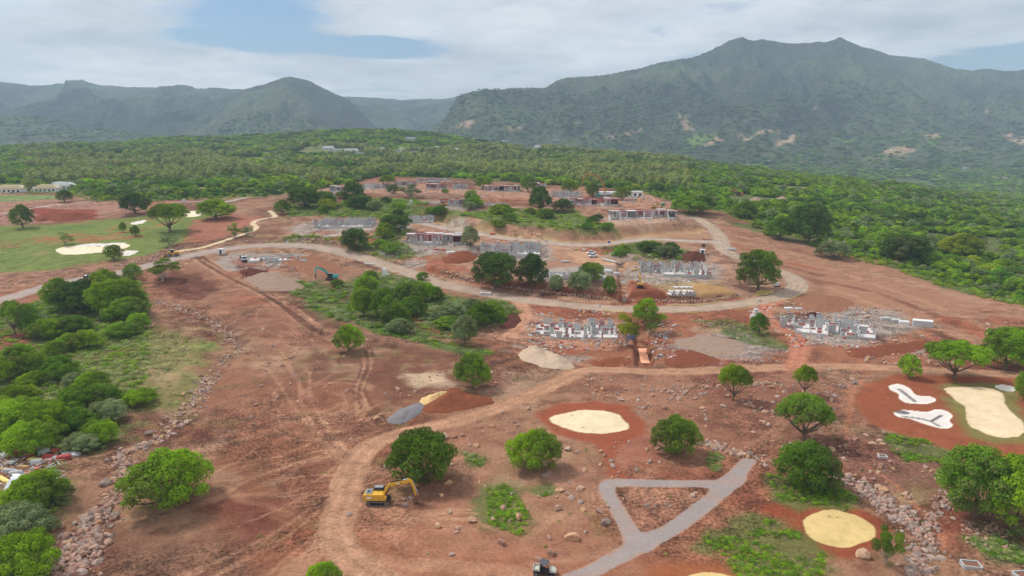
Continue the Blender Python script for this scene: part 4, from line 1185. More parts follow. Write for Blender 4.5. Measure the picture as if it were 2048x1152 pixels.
for i, (a, b, w) in enumerate(LT2):
    if i % 4 == 2 or (a > 190 and 685 < b < 760): continue
    w = w * 1.08
    tone = ['lime', 'lime', 'green', 'mid', 'lime', 'grey', 'lime'][i % 7]
    tree(a, b + 8, w, b - w * (.34 + .12 * (i % 3)), 'bush', tone, tone_word[tone] + ' thicket tree ' + where(a, b - 20) + ('' if w < 62 else ', wide crown'), 'trees of the left thicket')
for a, b, w, tone, lab in ((75, 1012, 110, 'lime', 'bright green tree beside the rubbish heap near the left edge'), (112, 1000, 60, 'grey', 'dull green bush like tree touching the bright one by the rubbish heap'),
                      (40, 1075, 110, 'grey', 'grey green tree at the left edge below the rubbish heap'), (45, 1150, 130, 'lime', 'lime green tree filling the bottom left corner'),
                      (100, 1060, 40, 'grey', 'small greyish bush like tree facing the boulder channel'), (650, 1172, 70, 'lime', 'treetop poking in at the bottom edge left of the buggy')):
    tree(a, b, w, b - w * .62, 'bush', tone, lab)
# thicket in the middle
MT = [(735, 590, 56, 550, 'bush', 'lime'), (725, 610, 40, 575, 'round', 'lime'), (770, 640, 62, 582, 'round', 'green'), (728, 632, 50, 582, 'round', 'lime'), (790, 652, 60, 604, 'bush', 'green'), (815, 600, 56, 562, 'bush', 'green'),
      (848, 604, 52, 562, 'bush', 'lime'), (825, 632, 60, 590, 'bush', 'mid'), (770, 595, 50, 565, 'sparse', 'grey'), (740, 560, 30, 540, 'bush', 'green'), (845, 560, 26, 545, 'round', 'green'), (870, 600, 40, 572, 'bush', 'mid'),
      (905, 632, 62, 602, 'bush', 'grey'), (900, 655, 60, 630, 'bush', 'green'), (962, 652, 66, 604, 'bush', 'mid'), (985, 640, 50, 600, 'bush', 'green'), (930, 688, 50, 636, 'round', 'grey'), (800, 665, 50, 635, 'bush', 'grey'), (675, 572, 30, 558, 'bush', 'green'),
      (880, 640, 40, 618, 'bush', 'grey'), (940, 625, 50, 596, 'bush', 'grey')]
for a, b, w, ty, st, tone in MT:
    tree(a, b, w, ty, st, tone, tone_word[tone] + ' middle thicket tree ' + where(a, b - 20) + ('' if w < 52 else ', wide crown'), 'trees of the middle thicket')
for i in range(34):   # central thicket behind the upper road and its neighbours
    z = [(990, 1220, 425, 462), (840, 1000, 412, 434), (640, 840, 395, 434), (690, 800, 490, 520), (1210, 1390, 495, 516), (1480, 1640, 440, 490)][[0, 0, 0, 1, 2, 2, 3, 4, 5][i % 9]]
    a, b = r_.uniform(z[0], z[1]), r_.uniform(z[2], z[3]); w = r_.uniform(20, 40)
    tree(a, b, w, b - w * .6, 'bush', ['green', 'yellow', 'mid', 'grey', 'dark', 'lime', 'green'][i % 7], tone_word[['green', 'yellow', 'mid', 'grey', 'dark', 'lime', 'green'][i % 7]] + ' bushy tree in scrub ' + where(a, b - 8), 'bushy trees between the building plots', lod='mid')

# ------------------------------------------------------------------ forest and scrub scattered over the land
def gn_scatter(name, pts, scl, rot, idx, meshes, kind='stuff'):
    me = bpy.data.meshes.new(name)
    n = len(pts)
    me.vertices.add(n); me.vertices.foreach_set('co', np.ascontiguousarray(pts, np.float32).ravel())
    a = me.attributes.new('scl', 'FLOAT_VECTOR', 'POINT'); a.data.foreach_set('vector', np.ascontiguousarray(scl, np.float32).ravel())
    a = me.attributes.new('rot', 'FLOAT_VECTOR', 'POINT'); a.data.foreach_set('vector', np.ascontiguousarray(rot, np.float32).ravel())
    a = me.attributes.new('idx', 'INT', 'POINT'); a.data.foreach_set('value', np.ascontiguousarray(idx, np.int32))
    o = ob(name, me)
    g = bpy.data.node_groups.new(name, 'GeometryNodeTree')
    g.interface.new_socket('Geometry', in_out='INPUT', socket_type='NodeSocketGeometry')
    g.interface.new_socket('Geometry', in_out='OUTPUT', socket_type='NodeSocketGeometry')
    gi = g.nodes.new('NodeGroupInput'); go = g.nodes.new('NodeGroupOutput')
    jn = g.nodes.new('GeometryNodeJoinGeometry')
    for m_ in reversed(meshes):
        po = bpy.data.objects.new('plant', m_)          # a pattern kept out of the scene
        oi = g.nodes.new('GeometryNodeObjectInfo'); oi.inputs['Object'].default_value = po; oi.inputs['As Instance'].default_value = True
        g.links.new(oi.outputs['Geometry'], jn.inputs[0])
    ip = g.nodes.new('GeometryNodeInstanceOnPoints'); ip.inputs['Pick Instance'].default_value = True
    mp_ = g.nodes.new('GeometryNodeMeshToPoints')
    g.links.new(gi.outputs[0], mp_.inputs[0]); g.links.new(mp_.outputs[0], ip.inputs['Points'])
    g.links.new(jn.outputs[0], ip.inputs['Instance'])
    for nm, typ, sock in (('scl', 'FLOAT_VECTOR', 'Scale'), ('rot', 'FLOAT_VECTOR', 'Rotation'), ('idx', 'INT', 'Instance Index')):
        na = g.nodes.new('GeometryNodeInputNamedAttribute'); na.data_type = typ; na.inputs['Name'].default_value = nm
        src = [s for s in na.outputs if s.enabled][0]
        g.links.new(src, ip.inputs[sock])
    g.links.new(ip.outputs[0], go.inputs[0])
    md = o.modifiers.new('scatter', 'NODES'); md.node_group = g
    tag(o, kind=kind)
    return o
# far crowns: crown and trunk in one mesh
def one_mesh(style, tone, lod, seed):
    n, s = LEAFN[lod]; L = crown_lobes(style, seed)
    if lod == 'mid': n = 2600; s = .062
    if style == 'tall': n = int(n * .8)
    if style == 'scrub': n = 130; s = .12
    v, f, t = leaves(L, n, s, seed + 31, up=.8)
    tv, tf = tube_np([(0, 0, -.3), (0, 0, .4), (0, 0, .9)], [.07, .05, .03], 5) if style != 'scrub' else (np.zeros((0, 3)), np.zeros((0, 4), int))
    V = np.concatenate([v, tv]); F = np.concatenate([f, tf.astype(int) + len(v)])
    t = np.concatenate([t, np.zeros(len(tv))])
    mi = np.concatenate([np.zeros(len(f), int), np.ones(len(tf), int)])
    return np_mesh('plant_' + style, V, F, mats=[TONES_SUNLIT[tone], bark], mat_idx=mi, colors=np.stack([t, t, t, np.ones_like(t)], 1))
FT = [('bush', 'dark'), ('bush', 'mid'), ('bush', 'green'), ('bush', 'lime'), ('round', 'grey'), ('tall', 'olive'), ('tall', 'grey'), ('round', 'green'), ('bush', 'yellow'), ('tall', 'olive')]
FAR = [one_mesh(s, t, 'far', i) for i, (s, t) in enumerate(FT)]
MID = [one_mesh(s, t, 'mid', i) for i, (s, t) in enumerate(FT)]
CLEAR = [P(q) for q in ([(640, 300), (725, 303), (725, 316), (640, 306)], [(745, 300), (815, 300), (812, 310), (748, 309)], [(100, 300), (190, 297), (190, 301), (110, 304)],
                        [(380, 284), (420, 284), (420, 289), (380, 288)], [(640, 322), (540, 330), (560, 333), (650, 326)])] + [P([(-60, 380), (150, 380), (145, 392), (-60, 392)]),
         P([(1440, 392), (1490, 388), (1560, 398), (1580, 410), (1460, 408)])]
VH = [(655, 301, 22), (680, 304, 26), (702, 309, 26), (722, 311, 14), (760, 305, 20), (784, 306, 18), (804, 304, 14), (846, 302, 16), (872, 303, 14), (826, 308, 8), (912, 306, 12), (820, 281, 20), (948, 279, 20), (1010, 283, 12)]
RH = [(1042, 299, 16), (1060, 298, 28), (1075, 300, 14), (1112, 282, 14), (1152, 300, 12), (1182, 302, 14), (1045, 290, 8)]
CLEAR += [P([(a - w / 2 - 3, b - 2), (a + w / 2 + 3, b - 2), (a + w / 2 + 3, b + 4), (a - w / 2 - 3, b + 4)]) for a, b, w in VH + RH]
def grid_pts(y0, y1, sp, seed, tmax=.80, jit=.45):
    r = np.random.default_rng(seed)
    ys = np.arange(y0, y1, sp); xs = np.arange(-y1 * tmax, y1 * tmax, sp)
    X, Y = np.meshgrid(xs, ys)
    X = X.ravel() + r.uniform(-jit, jit, X.size) * sp; Y = Y.ravel() + r.uniform(-jit, jit, Y.size) * sp
    m = (np.abs(X) < tmax * Y) & (Y >= y0) & (Y < y1)
    return X[m], Y[m], r
PX, PY, PI_, PS = [], [], [], []
for y0, y1, gap_ in ((250, 520, 5.6), (520, 800, 6.8), (800, 1150, 8.6), (1150, 1600, 11.5), (1600, 2300, 15), (2300, 3500, 24)):
    X, Y, r = grid_pts(y0, y1, gap_, int(y0))
    m = inside(X, Y, FOREST) if y0 < 2300 else np.ones(len(X), bool)
    for q in CLEAR: m &= ~inside(X, Y, q)
    dl = line_d(X, Y, FORLINE)
    dens = fbm(X, Y, 55, 3, 130)
    m &= (dens > .27) | (Y > 800)
    m &= r.random(len(X)) < np.where(Y > 1900, .62, .93)
    X, Y, dl = X[m], Y[m], dl[m]
    px = 1024 + X / Y * FPX * (cp + .02)
    oliv = fbm(X, Y, 120, 3, 133)
    band_ = ((Y > 560) & (Y < 1350) & (px < 1380) & (px > 60))
    f2 = fbm(X, Y, 40, 3, 134); u = r.random(len(X))
    clearing = (fbm(X, Y, 70, 3, 139) > .66) & (dl > 30)
    idx = np.where(f2 < .40, 0, np.where(f2 < .47, 1, np.where(f2 < .55, 2, 3)))
    idx = np.where(u < .10, 4, idx); idx = np.where((u > .10) & (u < .20), 7, idx); idx = np.where((u > .955), 8, idx)
    ol = band_ & (oliv > .46 + .12 * (f2 < .42)) & (u > .22) & (dl > 14)
    idx = np.where(ol, np.where(u < .7, 5, np.where(u < .82, 6, 9)), idx)
    rt = (px > 1350) & (Y < 1100)
    idx = np.where(rt & (u > .3) & (f2 > .46), np.where(u > .72, 3, 2), idx)
    sz = gap_ * r.uniform(.52, .90, len(X)) * np.where(ol, .8, 1.0)
    sz = np.where((idx == 0) & (u > .6), sz * 1.3, sz)
    near_edge = np.clip(dl / 25, .55, 1)
    sz = sz * np.where(Y < 600, near_edge, 1)
    sz = np.where(Y > 2300, sz * .6, sz); idx = np.where((Y > 2300) & (idx > 2), 2, idx)
    X, Y, idx, sz = X[~clearing], Y[~clearing], idx[~clearing], sz[~clearing]
    PX.append(X); PY.append(Y); PI_.append(idx); PS.append(sz)
PX = np.concatenate(PX); PY = np.concatenate(PY); PI_ = np.concatenate(PI_); PS = np.concatenate(PS)
tall = np.isin(PI_, (5, 6, 9))
PZS = np.where(tall, np.minimum(PS * 1.0, 5.0), np.minimum(PS * .95, 6.0) * rng.uniform(.75, 1.1, len(PS)))
PS = np.where(tall, PS * 1.05, PS)
PZ = H(PX, PY) - .3
order = np.argsort(PY / (PS + .1))
near_n = 120
nearsel = order[:near_n]; nearsel = nearsel[PY[nearsel] < 650]
TG = {0: 'dark', 1: 'deep green', 2: 'green', 3: 'lime green', 4: 'greyish', 5: 'olive', 6: 'grey olive', 7: 'mid green', 8: 'yellow green', 9: 'olive'}
for i in nearsel:
    o = ob('forest_tree', MID[PI_[i]], None, (PX[i], PY[i], PZ[i])); o.rotation_euler = (0, 0, rng.uniform(0, 6.28)); o.scale = (PS[i], PS[i], PZS[i])
    tag(o, '%s forest edge tree %s' % (TG[int(PI_[i])], where(*proj(PX[i], PY[i], PZ[i] + 4))), 'tree', 'forest edge trees')
rest = np.setdiff1d(np.arange(len(PX)), nearsel)
isn = PY[rest] < 430
def rots(n): return np.stack([rng.uniform(-.06, .06, n), rng.uniform(-.06, .06, n), rng.uniform(0, 6.28, n)], 1)
gi_ = np.where(isn, PI_[rest], PI_[rest] + len(MID))
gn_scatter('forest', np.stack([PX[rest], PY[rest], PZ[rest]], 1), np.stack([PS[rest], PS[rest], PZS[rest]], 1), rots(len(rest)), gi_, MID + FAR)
print('forest', len(rest))
# scrub
SCR = [one_mesh('scrub', t, 'far', 40 + i) for i, t in enumerate(('green', 'lime', 'grey', 'mid', 'yellow', 'olive', 'dark'))]
sx, sy, si, ss = [], [], [], []
def scat(poly, dens, smin, smax, pal, seed, cut=.40):
    r = np.random.default_rng(seed)
    xs = [a for a, b in poly]; ys = [b for a, b in poly]
    A = (max(xs) - min(xs)) * (max(ys) - min(ys)); n = int(A * dens)
    X = r.uniform(min(xs), max(xs), n); Y = r.uniform(min(ys), max(ys), n)
    m = inside(X, Y, poly) & (fbm(X, Y, 9, 3, seed) > cut)
    X, Y = X[m], Y[m]
    sx.append(X); sy.append(Y); si.append(r.choice(pal, len(X))); ss.append(r.uniform(smin, smax, len(X)) ** 1.0)
scat(VEG1, .30, .6, 1.7, [0, 1, 1, 2, 5, 0], 201, .3); scat(VEG1B, .12, .4, 1.2, [2, 5, 5, 0], 202); scat(VEG0, .15, .8, 2.2, [0, 1, 2], 203)
scat(VEG3, .22, .8, 2.0, [0, 2, 2, 3, 1], 204); scat(VEG3B, .30, .6, 1.4, [0, 1, 3], 205)
for k, z in enumerate((VEG4, VEG5, VEG6, VEG7, VEG8)): scat(z, .12, 1.0, 2.6, [0, 1, 3, 4, 2], 210 + k)
for k, z in enumerate(SCRUBS): scat(z, 2.6 if k in (0, 1, 2, 3, 6, 7, 8, 9) else .3, .3, .8, [0, 3, 1, 1] if k < 4 else [0, 2, 3, 5], 220 + k, .38 if k < 4 else .40)
scat(P([(-60, 470), (0, 456), (100, 455), (60, 540), (-60, 550)]), .02, .3, .9, [0, 3], 240)
fe = [(a, b) for a, b in fl]
scat([(a, b - 9) for a, b in fl] + [(a, b + 26) for a, b in reversed(fl)], .07, .9, 2.6, [0, 1, 2, 4, 3, 5], 241)
scat(P([(1440, 432), (1560, 462), (1640, 496), (1760, 534), (1850, 562), (1960, 596), (2060, 616), (2060, 600), (1850, 540), (1700, 500), (1600, 460), (1480, 425)]), .25, .8, 2.2, [0, 1, 4, 4, 2], 242)
scat(P([(300, 560), (640, 600), (1010, 700), (1560, 740), (1700, 800), (1500, 1150), (700, 1150), (300, 1100), (420, 700)]), .02, .15, .5, [0, 3, 5, 2], 250, .56)
scat(P([(1400, 750), (1700, 745), (1700, 900), (1900, 1000), (1900, 1150), (1780, 1150), (1560, 960), (1420, 900)]), .05, .15, .5, [0, 3, 5, 2], 251, .5)
sx, sy, si, ss = map(np.concatenate, (sx, sy, si, ss))
sz_ = H(sx, sy)
gn_scatter('scrub', np.stack([sx, sy, sz_], 1), np.stack([ss, ss, ss * rng.uniform(.6, 1.2, len(ss))], 1), rots(len(ss)), si, SCR)
print('scrub', len(ss))

# ------------------------------------------------------------------ rocks
def rock_mesh(seed, mat, sub=2):
    import bmesh
    r = np.random.default_rng(seed)
    bm = bmesh.new(); bmesh.ops.create_icosphere(bm, subdivisions=sub, radius=1)
    co_ = np.array([v.co[:] for v in bm.verts])
    for k in range(10):      # cut flat facets
        d = unit(r.normal(size=3)); h = r.uniform(.45, .8)
        s = co_ @ d
        co_ = co_ - np.maximum(s - h, 0)[:, None] * d * .92
    co_ *= np.array([1.0, r.uniform(.65, .9), r.uniform(.5, .75)])
    co_ += (fbm(co_[:, 0] * 3 + seed, co_[:, 1] * 3 + co_[:, 2] * 2, 1, 2, seed) - .5)[:, None] * co_ * .25
    for v, c in zip(bm.verts, co_): v.co = c
    me = bpy.data.meshes.new('stone'); bm.to_mesh(me); bm.free(); me.materials.append(mat)
    return me
def rock_mat(name, c1, c2, c3):
    m, t, o = new_mat(name)
    b = nd(t, 'ShaderNodeBsdfPrincipled'); val(t, b, Roughness=.92); b.inputs['Specular IOR Level'].default_value = .2
    oi = nd(t, 'ShaderNodeObjectInfo').outputs['Random']
    g = nd(t, 'ShaderNodeNewGeometry').outputs['Position']
    c = t_mix(t, t_ramp(t, oi, [(.25, 0.0), (.75, 1.0)]), tuple(c1), tuple(c2))
    v = t_noise(t, g, 2.2, 4, .65)
    c = t_mix(t, t_ramp(t, v, [(.45, 0.0), (.62, .8)]), c, tuple(c3))
    f = t_math(t, 'ADD', .72, t_math(t, 'MULTIPLY', t_noise(t, g, 7.0, 3, .6), .56))
    lk(t, t_mix(t, 1.0, c, nd_rgb(t, f), 'MULTIPLY'), b.inputs['Base Color'])
    bp = nd(t, 'ShaderNodeBump'); val(t, bp, Strength=.6, Distance=.15); lk(t, v, bp.inputs['Height']); lk(t, bp.outputs[0], b.inputs['Normal'])
    lk(t, b.outputs[0], o.inputs[0])
    return m
RM = [rock_mat('warm_rock', S(196, 160, 142), S(166, 132, 118), S(146, 104, 86)), rock_mat('grey_rock', S(176, 154, 144), S(134, 116, 110), S(184, 158, 140)), rock_mat('orange_rock', S(204, 162, 126), S(186, 162, 146), S(158, 112, 84))]
ROCKS = [rock_mesh(300 + i, RM[i % 3]) for i in range(9)]
bx_, by_, bs_, bi_, bt_ = [], [], [], [], []      # every loose rock, tagged with where it lies
def rocks_line(px, halfw, n, s0, s1, place, pal=(0, 1, 2), sm=3, powr=2.2):
    q = P(px, sm); q = np.array(q); seg = np.linalg.norm(np.diff(q, axis=0), axis=1); cum = np.concatenate([[0], np.cumsum(seg)])
    u = rng.uniform(0, cum[-1], n); i = np.clip(np.searchsorted(cum, u) - 1, 0, len(seg) - 1); f = (u - cum[i]) / seg[i]
    p = q[i] * (1 - f)[:, None] + q[i + 1] * f[:, None] + rng.normal(0, halfw * .72, (n, 2))
    s = s0 + (s1 - s0) * rng.random(n) ** powr
    bx_.append(p[:, 0]); by_.append(p[:, 1]); bs_.append(s); bi_.append(rng.choice(pal, n) + 3 * rng.integers(0, 3, n)); bt_.append(np.full(n, place))
def rocks_area(px, n, s0, s1, place, pal=(0, 1, 2), powr=3.0, clump=True):
    q = P(px); xs = [a for a, b in q]; ys = [b for a, b in q]
    X = rng.uniform(min(xs), max(xs), n * 4); Y = rng.uniform(min(ys), max(ys), n * 4)
    m = inside(X, Y, q)
    if clump: m &= rng.random(n * 4) < sstep(.35, .65, fbm(X, Y, 12, 3, 333)) + .1
    X, Y = X[m][:n], Y[m][:n]; n = len(X)
    s = s0 + (s1 - s0) * rng.random(n) ** powr
    bx_.append(X); by_.append(Y); bs_.append(s); bi_.append(rng.choice(pal, n) + 3 * rng.integers(0, 3, n)); bt_.append(np.full(n, place))
PLACES = ['in the boulder filled channel winding down the left side', 'in the boulder gully at the lower right', 'scattered on the bare soil around the looping cart path', 'strewn on the bare slope left of the main dirt track', 'on the stony slope below the straight dirt track', 'in the rubble around the lower building plots', 'among the rock spoil beside the upper building plots', 'beside the grass field on the far left']
rocks_line([(300, 598), (345, 612), (385, 628), (425, 645)], 2.4, 230, .18, .75, 0)
rocks_line([(425, 645), (455, 668), (470, 695), (450, 725), (430, 745)], 2.4, 230, .18, .8, 0)
rocks_line([(430, 745), (405, 780), (395, 800), (375, 825), (345, 855), (330, 870)], 2.2, 260, .18, .85, 0)
rocks_line([(345, 868), (300, 888), (255, 905), (240, 925)], 1.2, 110, .2, .9, 0)
rocks_line([(245, 920), (250, 950), (235, 980), (215, 1010), (190, 1045)], 1.5, 330, .16, .8, 0, (0, 0, 1, 2))
rocks_line([(195, 1030), (175, 1070), (165, 1110), (150, 1160)], 2.2, 360, .2, .95, 0, (0, 1, 1, 0))
rocks_line([(165, 1060), (120, 1130)], 2.2, 40, .2, .7, 0)
rocks_line([(1405, 880), (1430, 895), (1470, 905), (1530, 925), (1560, 935)], 1.6, 170, .16, .8, 1)
rocks_line([(1665, 955), (1700, 965), (1740, 985), (1765, 1005)], 1.6, 150, .18, .65, 1, (0, 1, 1))
rocks_line([(1765, 1000), (1790, 1020), (1815, 1045), (1840, 1070)], 2.1, 200, .22, .8, 1, (0, 1, 1))
rocks_line([(1840, 1070), (1850, 1100), (1840, 1130), (1850, 1165)], 1.9, 170, .22, .85, 1, (0, 1, 1))
rocks_line([(1920, 985), (1890, 1010), (1870, 1035), (1855, 1060)], 1.5, 150, .2, .7, 1, (0, 1))
rocks_area([(1920, 1040), (1990, 1045), (2040, 1090), (2000, 1110), (1930, 1090)], 200, .12, .4, 1)
rocks_area([(1620, 880), (1760, 880), (1880, 940), (1900, 1000), (1780, 1000), (1660, 950)], 60, .2, .9, 1, powr=2.0)
rocks_area([(860, 880), (1180, 880), (1260, 960), (1240, 1090), (1100, 1130), (900, 1110), (860, 1000)], 120, .12, 1.0, 2, powr=3.2, clump=False)
rocks_area([(1250, 990), (1410, 985), (1330, 1050)], 16, .15, .6, 2, clump=False)
rocks_area([(1180, 890), (1290, 880), (1400, 940), (1240, 950)], 26, .2, .7, 2, clump=False)
rocks_area([(320, 580), (560, 640), (780, 760), (780, 850), (480, 850), (460, 700)], 330, .14, .75, 3, powr=3.0)
rocks_area([(400, 850), (640, 880), (640, 1100), (300, 1150), (200, 1000)], 130, .07, .25, 3)
rocks_area([(780, 745), (990, 740), (1000, 810), (880, 790), (800, 800)], 60, .2, .8, 3)
rocks_area([(1000, 800), (1090, 790), (1090, 870), (930, 880)], 40, .18, .8, 2)
rocks_area([(1150, 750), (1420, 748), (1420, 860), (1290, 870), (1250, 810), (1160, 800)], 260, .14, .75, 4, powr=3.0)
rocks_area([(1340, 760), (1420, 765), (1400, 800), (1340, 800)], 120, .15, .6, 4, (1, 0))
rocks_line([(1400, 775), (1470, 770), (1540, 768), (1580, 772)], 1.5, 110, .18, .7, 4)
rocks_area([(1420, 780), (1700, 750), (1690, 860), (1560, 900), (1480, 900)], 150, .15, .9, 4, powr=2.6)
rocks_area([(1640, 740), (1730, 742), (1700, 790), (1630, 790)], 120, .2, .8, 4)
rocks_area([(1690, 690), (1850, 672), (1990, 700), (1990, 735), (1800, 732), (1700, 725)], 300, .2, .85, 5, powr=2.5)
rocks_area([(1700, 610), (1800, 620), (1830, 640), (1730, 640)], 170, .2, .8, 5)
rocks_area([(1310, 640), (1440, 640), (1580, 700), (1560, 730), (1330, 735), (1300, 700)], 520, .15, .6, 5, (0, 1, 1))
rocks_area([(1060, 690), (1260, 700), (1270, 735), (1140, 735)], 160, .15, .6, 5, (2, 0))
rocks_area([(960, 650), (1050, 660), (1030, 700), (940, 690)], 90, .15, .6, 5, (2, 0))
rocks_area([(1560, 600), (1700, 600), (1690, 630), (1580, 630)], 160, .15, .5, 5)
rocks_area([(490, 550), (600, 545), (610, 580), (520, 585)], 420, .15, .6, 6, (0, 1))
rocks_area([(640, 520), (780, 510), (820, 530), (860, 560), (700, 560)], 240, .2, .8, 6)
rocks_line([(480, 483), (560, 482), (640, 482), (700, 492)], 1.3, 240, .25, .8, 6)
rocks_area([(800, 520), (960, 535), (1000, 570), (880, 560)], 160, .2, .7, 6)
rocks_area([(640, 370), (1340, 390), (1350, 415), (1050, 400), (640, 395)], 520, .3, 1.2, 6)
rocks_area([(1260, 515), (1480, 500), (1540, 540), (1440, 560)], 160, .2, .6, 6)
rocks_area([(1560, 440), (1780, 500), (1850, 540), (1640, 480)], 100, .4, 1.4, 6)
rocks_line([(210, 540), (270, 525), (330, 505), (400, 488)], 3, 220, .2, .9, 7)
rocks_area([(0, 545), (200, 540), (130, 560), (0, 575)], 60, .2, .8, 7)
rocks_area([(1750, 580), (2040, 640), (2040, 700), (1850, 650)], 50, .3, .9, 5)
bx_, by_, bs_, bi_, bt_ = map(np.concatenate, (bx_, by_, bs_, bi_, bt_))
okk = np.ones(len(bx_), bool)
for nm, pts, wd, c, e, w in SURF: okk &= line_d(bx_, by_, pts) > wd + .2
for key, pts, c in POLYS: okk &= poly_sd(bx_, by_, pts) < -1.5
for key, pts in BPOLYS: okk &= poly_sd(bx_, by_, pts) < -1.0
bx_, by_, bs_, bi_, bt_ = bx_[okk], by_[okk], bs_[okk], bi_[okk], bt_[okk]
# boulders seen one by one in the photograph
BIG = [(1690, 1000 + 0, 0, 0)]
SOLO = [(1723, 1112, 1.55, 2, "big tan boulder on the rim below the yellow sand green"), (696, 1030, .75, 1, "dark grey boulder lying alone left of the excavator tracks"), (806, 1000, .8, 0, "reddish boulder in front of the excavator bucket, left one"),
        (820, 998, .7, 1, "grey boulder in front of the excavator bucket, right one"), (808, 1012, .9, 1, "dark broken boulder heap piece in front of the excavator"), (772, 935, .8, 1, "black boulder under the left side of the tree behind the excavator"),
        (952, 894, .95, 2, "pointed tan boulder with dark side on the bare slope below the dirt track"), (888, 876, 1.3, 2, "broad pale tan boulder right of the tree behind the excavator"), (908, 876, .9, 0, "rounded boulder second from the left in the row beside the dirt track"), (925, 872, .8, 0, "flat boulder at the right end of the row beside the dirt track"),
        (930, 960, 1.0, 0, "tan boulder right of the excavator's tree near green weeds"), (945, 1043, .95, 2, "pale rounded boulder left of the weedy patch"), (900, 1025, .6, 2, "orange boulder standing alone below the excavator's tree"), (875, 1055, .9, 2, "pair of tan rocks on bare soil below the excavator's tree"),
        (1003, 1088, 1.1, 0, "large grey pink boulder below the weedy patch"), (1143, 1078, 1.35, 2, "long flat tan boulder between the weedy patch and the cart path"), (1210, 1048, 1.4, 1, "jagged white boulder beside the left arm of the cart path"), (1115, 1020, .95, 2, "sharp tan boulder right of the weedy patch"),
        (1165, 1022, .8, 2, "rounded tan boulder on dry grass left of the cart path"), (1135, 990, .7, 0, "grey rounded boulder on brown soil above the dry grass"), (1214, 1014, .6, 2, "small orange boulder touching the left arm of the cart path"), (1006, 1020, 1.0, 0, "red brown boulder inside the weedy patch"),
        (1294, 1012, .75, 1, "grey boulder inside the cart path triangle"), (1384, 992, .75, 2, "tan boulder near the top right corner inside the cart path triangle"), (1258, 884, .55, 1, "dark boulder on red soil just below the oval cream green"), (1232, 886, .55, 0, "pale boulder on the red apron below the oval cream green"),
        (1290, 815, .9, 1, "dark round boulder in a pair right of the oval cream green"), (1330, 818, 1.0, 0, "brown flat boulder in a pair right of the oval cream green"), (1768, 868, 1.1, 0, "long pale boulder at the head of the weedy patch on the red terrace"), (1733, 872, .85, 0, "round pink boulder below the left corner of the red terrace"),
        (1712, 880, .85, 0, "red grey boulder left of the round pink one below the terrace"), (1686, 918, .75, 0, "round boulder on the stony slope under the flat topped tree"), (1767, 982, 1.0, 2, "large orange boulder at the top of the lower right gully"), (1810, 990, 1.0, 2, "orange boulder beside the footpath at the lower right gully"),
        (1785, 1000, .95, 1, "big grey boulder below the footpath in the lower right gully"), (1880, 664, 1.0, 2, "round tan boulder on red soil right of the lower right building plot"), (1822, 712, 1.2, 2, "large rounded tan boulder above the small multi stemmed tree"), (296, 868, 1.2, 1, "grey boulder left of the channel above the dome shaped tree"),
        (272, 893, .9, 1, "upright grey rock at the bend of the boulder channel"), (212, 968, 1.5, 1, "long dark grey slab in the boulder channel left of the dome shaped tree"), (1612, 788, 1.6, 2, "low broad boulder in front of the mushroom shaped tree"), (1710, 768, 1.3, 1, "flat grey boulder on the slope left of the red terrace"),
        (1690, 775, .9, 1, "grey slab left of a flat one on the slope by the red terrace"), (1850, 705, .9, 0, "tan boulder below the plot at the foot of the red bank"), (1060, 935, .001, 0, "")]
for px, py, s, mi, lab in SOLO:
    if s < .01: continue
    x, y = at(px, py)
    o = ob('boulder', ROCKS[(mi + 3 * (int(px) % 3))], None, (x, y, h1(x, y) + s * .22)); o.scale = (s, s, s); o.rotation_euler = (0, 0, px % 6.28)
    tag(o, lab, 'boulder')
bs_ = bs_ * 1.28
app = bs_ * ppm(by_)
o_ = np.argsort(-app); sel_ = o_[:235]; oth = o_[235:]
bz_ = H(bx_, by_) + bs_ * .12
for i in sel_:
    o = ob('boulder', ROCKS[int(bi_[i])], None, (bx_[i], by_[i], bz_[i])); s = bs_[i]; o.scale = (s, s * rng.uniform(.8, 1.1), s * rng.uniform(.8, 1.15)); o.rotation_euler = (rng.uniform(-.3, .3), rng.uniform(-.3, .3), rng.uniform(0, 6.28))
    tag(o, ('small ' if s < .6 else 'large ' if s > .95 else 'medium ') + ('orange', 'tan', 'grey')[[1, 2, 0][int(bi_[i]) % 3]] + ' boulder ' + where(*proj(bx_[i], by_[i], bz_[i])), 'boulder', 'boulders ' + PLACES[int(bt_[i])])
gn_scatter('rocks', np.stack([bx_[oth], by_[oth], bz_[oth]], 1), np.stack([bs_[oth]] * 3, 1), np.stack([rng.uniform(-.4, .4, len(oth)), rng.uniform(-.4, .4, len(oth)), rng.uniform(0, 6.28, len(oth))], 1), bi_[oth], ROCKS)
print('rocks', len(bx_))
# stone retaining walls
def stone_wall(px, rows_, size, label):
    q = np.array(P(px, 6)); seg = np.linalg.norm(np.diff(q, axis=0), axis=1); cum = np.concatenate([[0], np.cumsum(seg)])
    e = empty('boulder_wall', (q[0][0], q[0][1], h1(*q[0])), 0, label, 'wall')
    base = Vector(e.location); cnt = 0; extra = []
    for rr in range(rows_):
        u = rng.uniform(0, size)
        while u < cum[-1]:
            i = min(np.searchsorted(cum, u) - 1, len(seg) - 1); i = max(i, 0); f = (u - cum[i]) / seg[i]
            p = q[i] * (1 - f) + q[i + 1] * f; s = size * .5 * rng.uniform(.75, 1.2)
            y = p[1] + rr * .7 + rng.uniform(-.3, .3)
            o = ob('stone', ROCKS[int(rng.choice([0, 2, 3, 5, 6, 8, 1]))], e, Vector((p[0], y, h1(p[0], y) + s * .35 + rr * .25)) - base)
            o.scale = (s * 1.15, s, s * 1.15); o.rotation_euler = (rng.uniform(-.5, .5), rng.uniform(-.5, .5), rng.uniform(0, 6.28)); cnt += 1
            u += s * 2.05
    return e
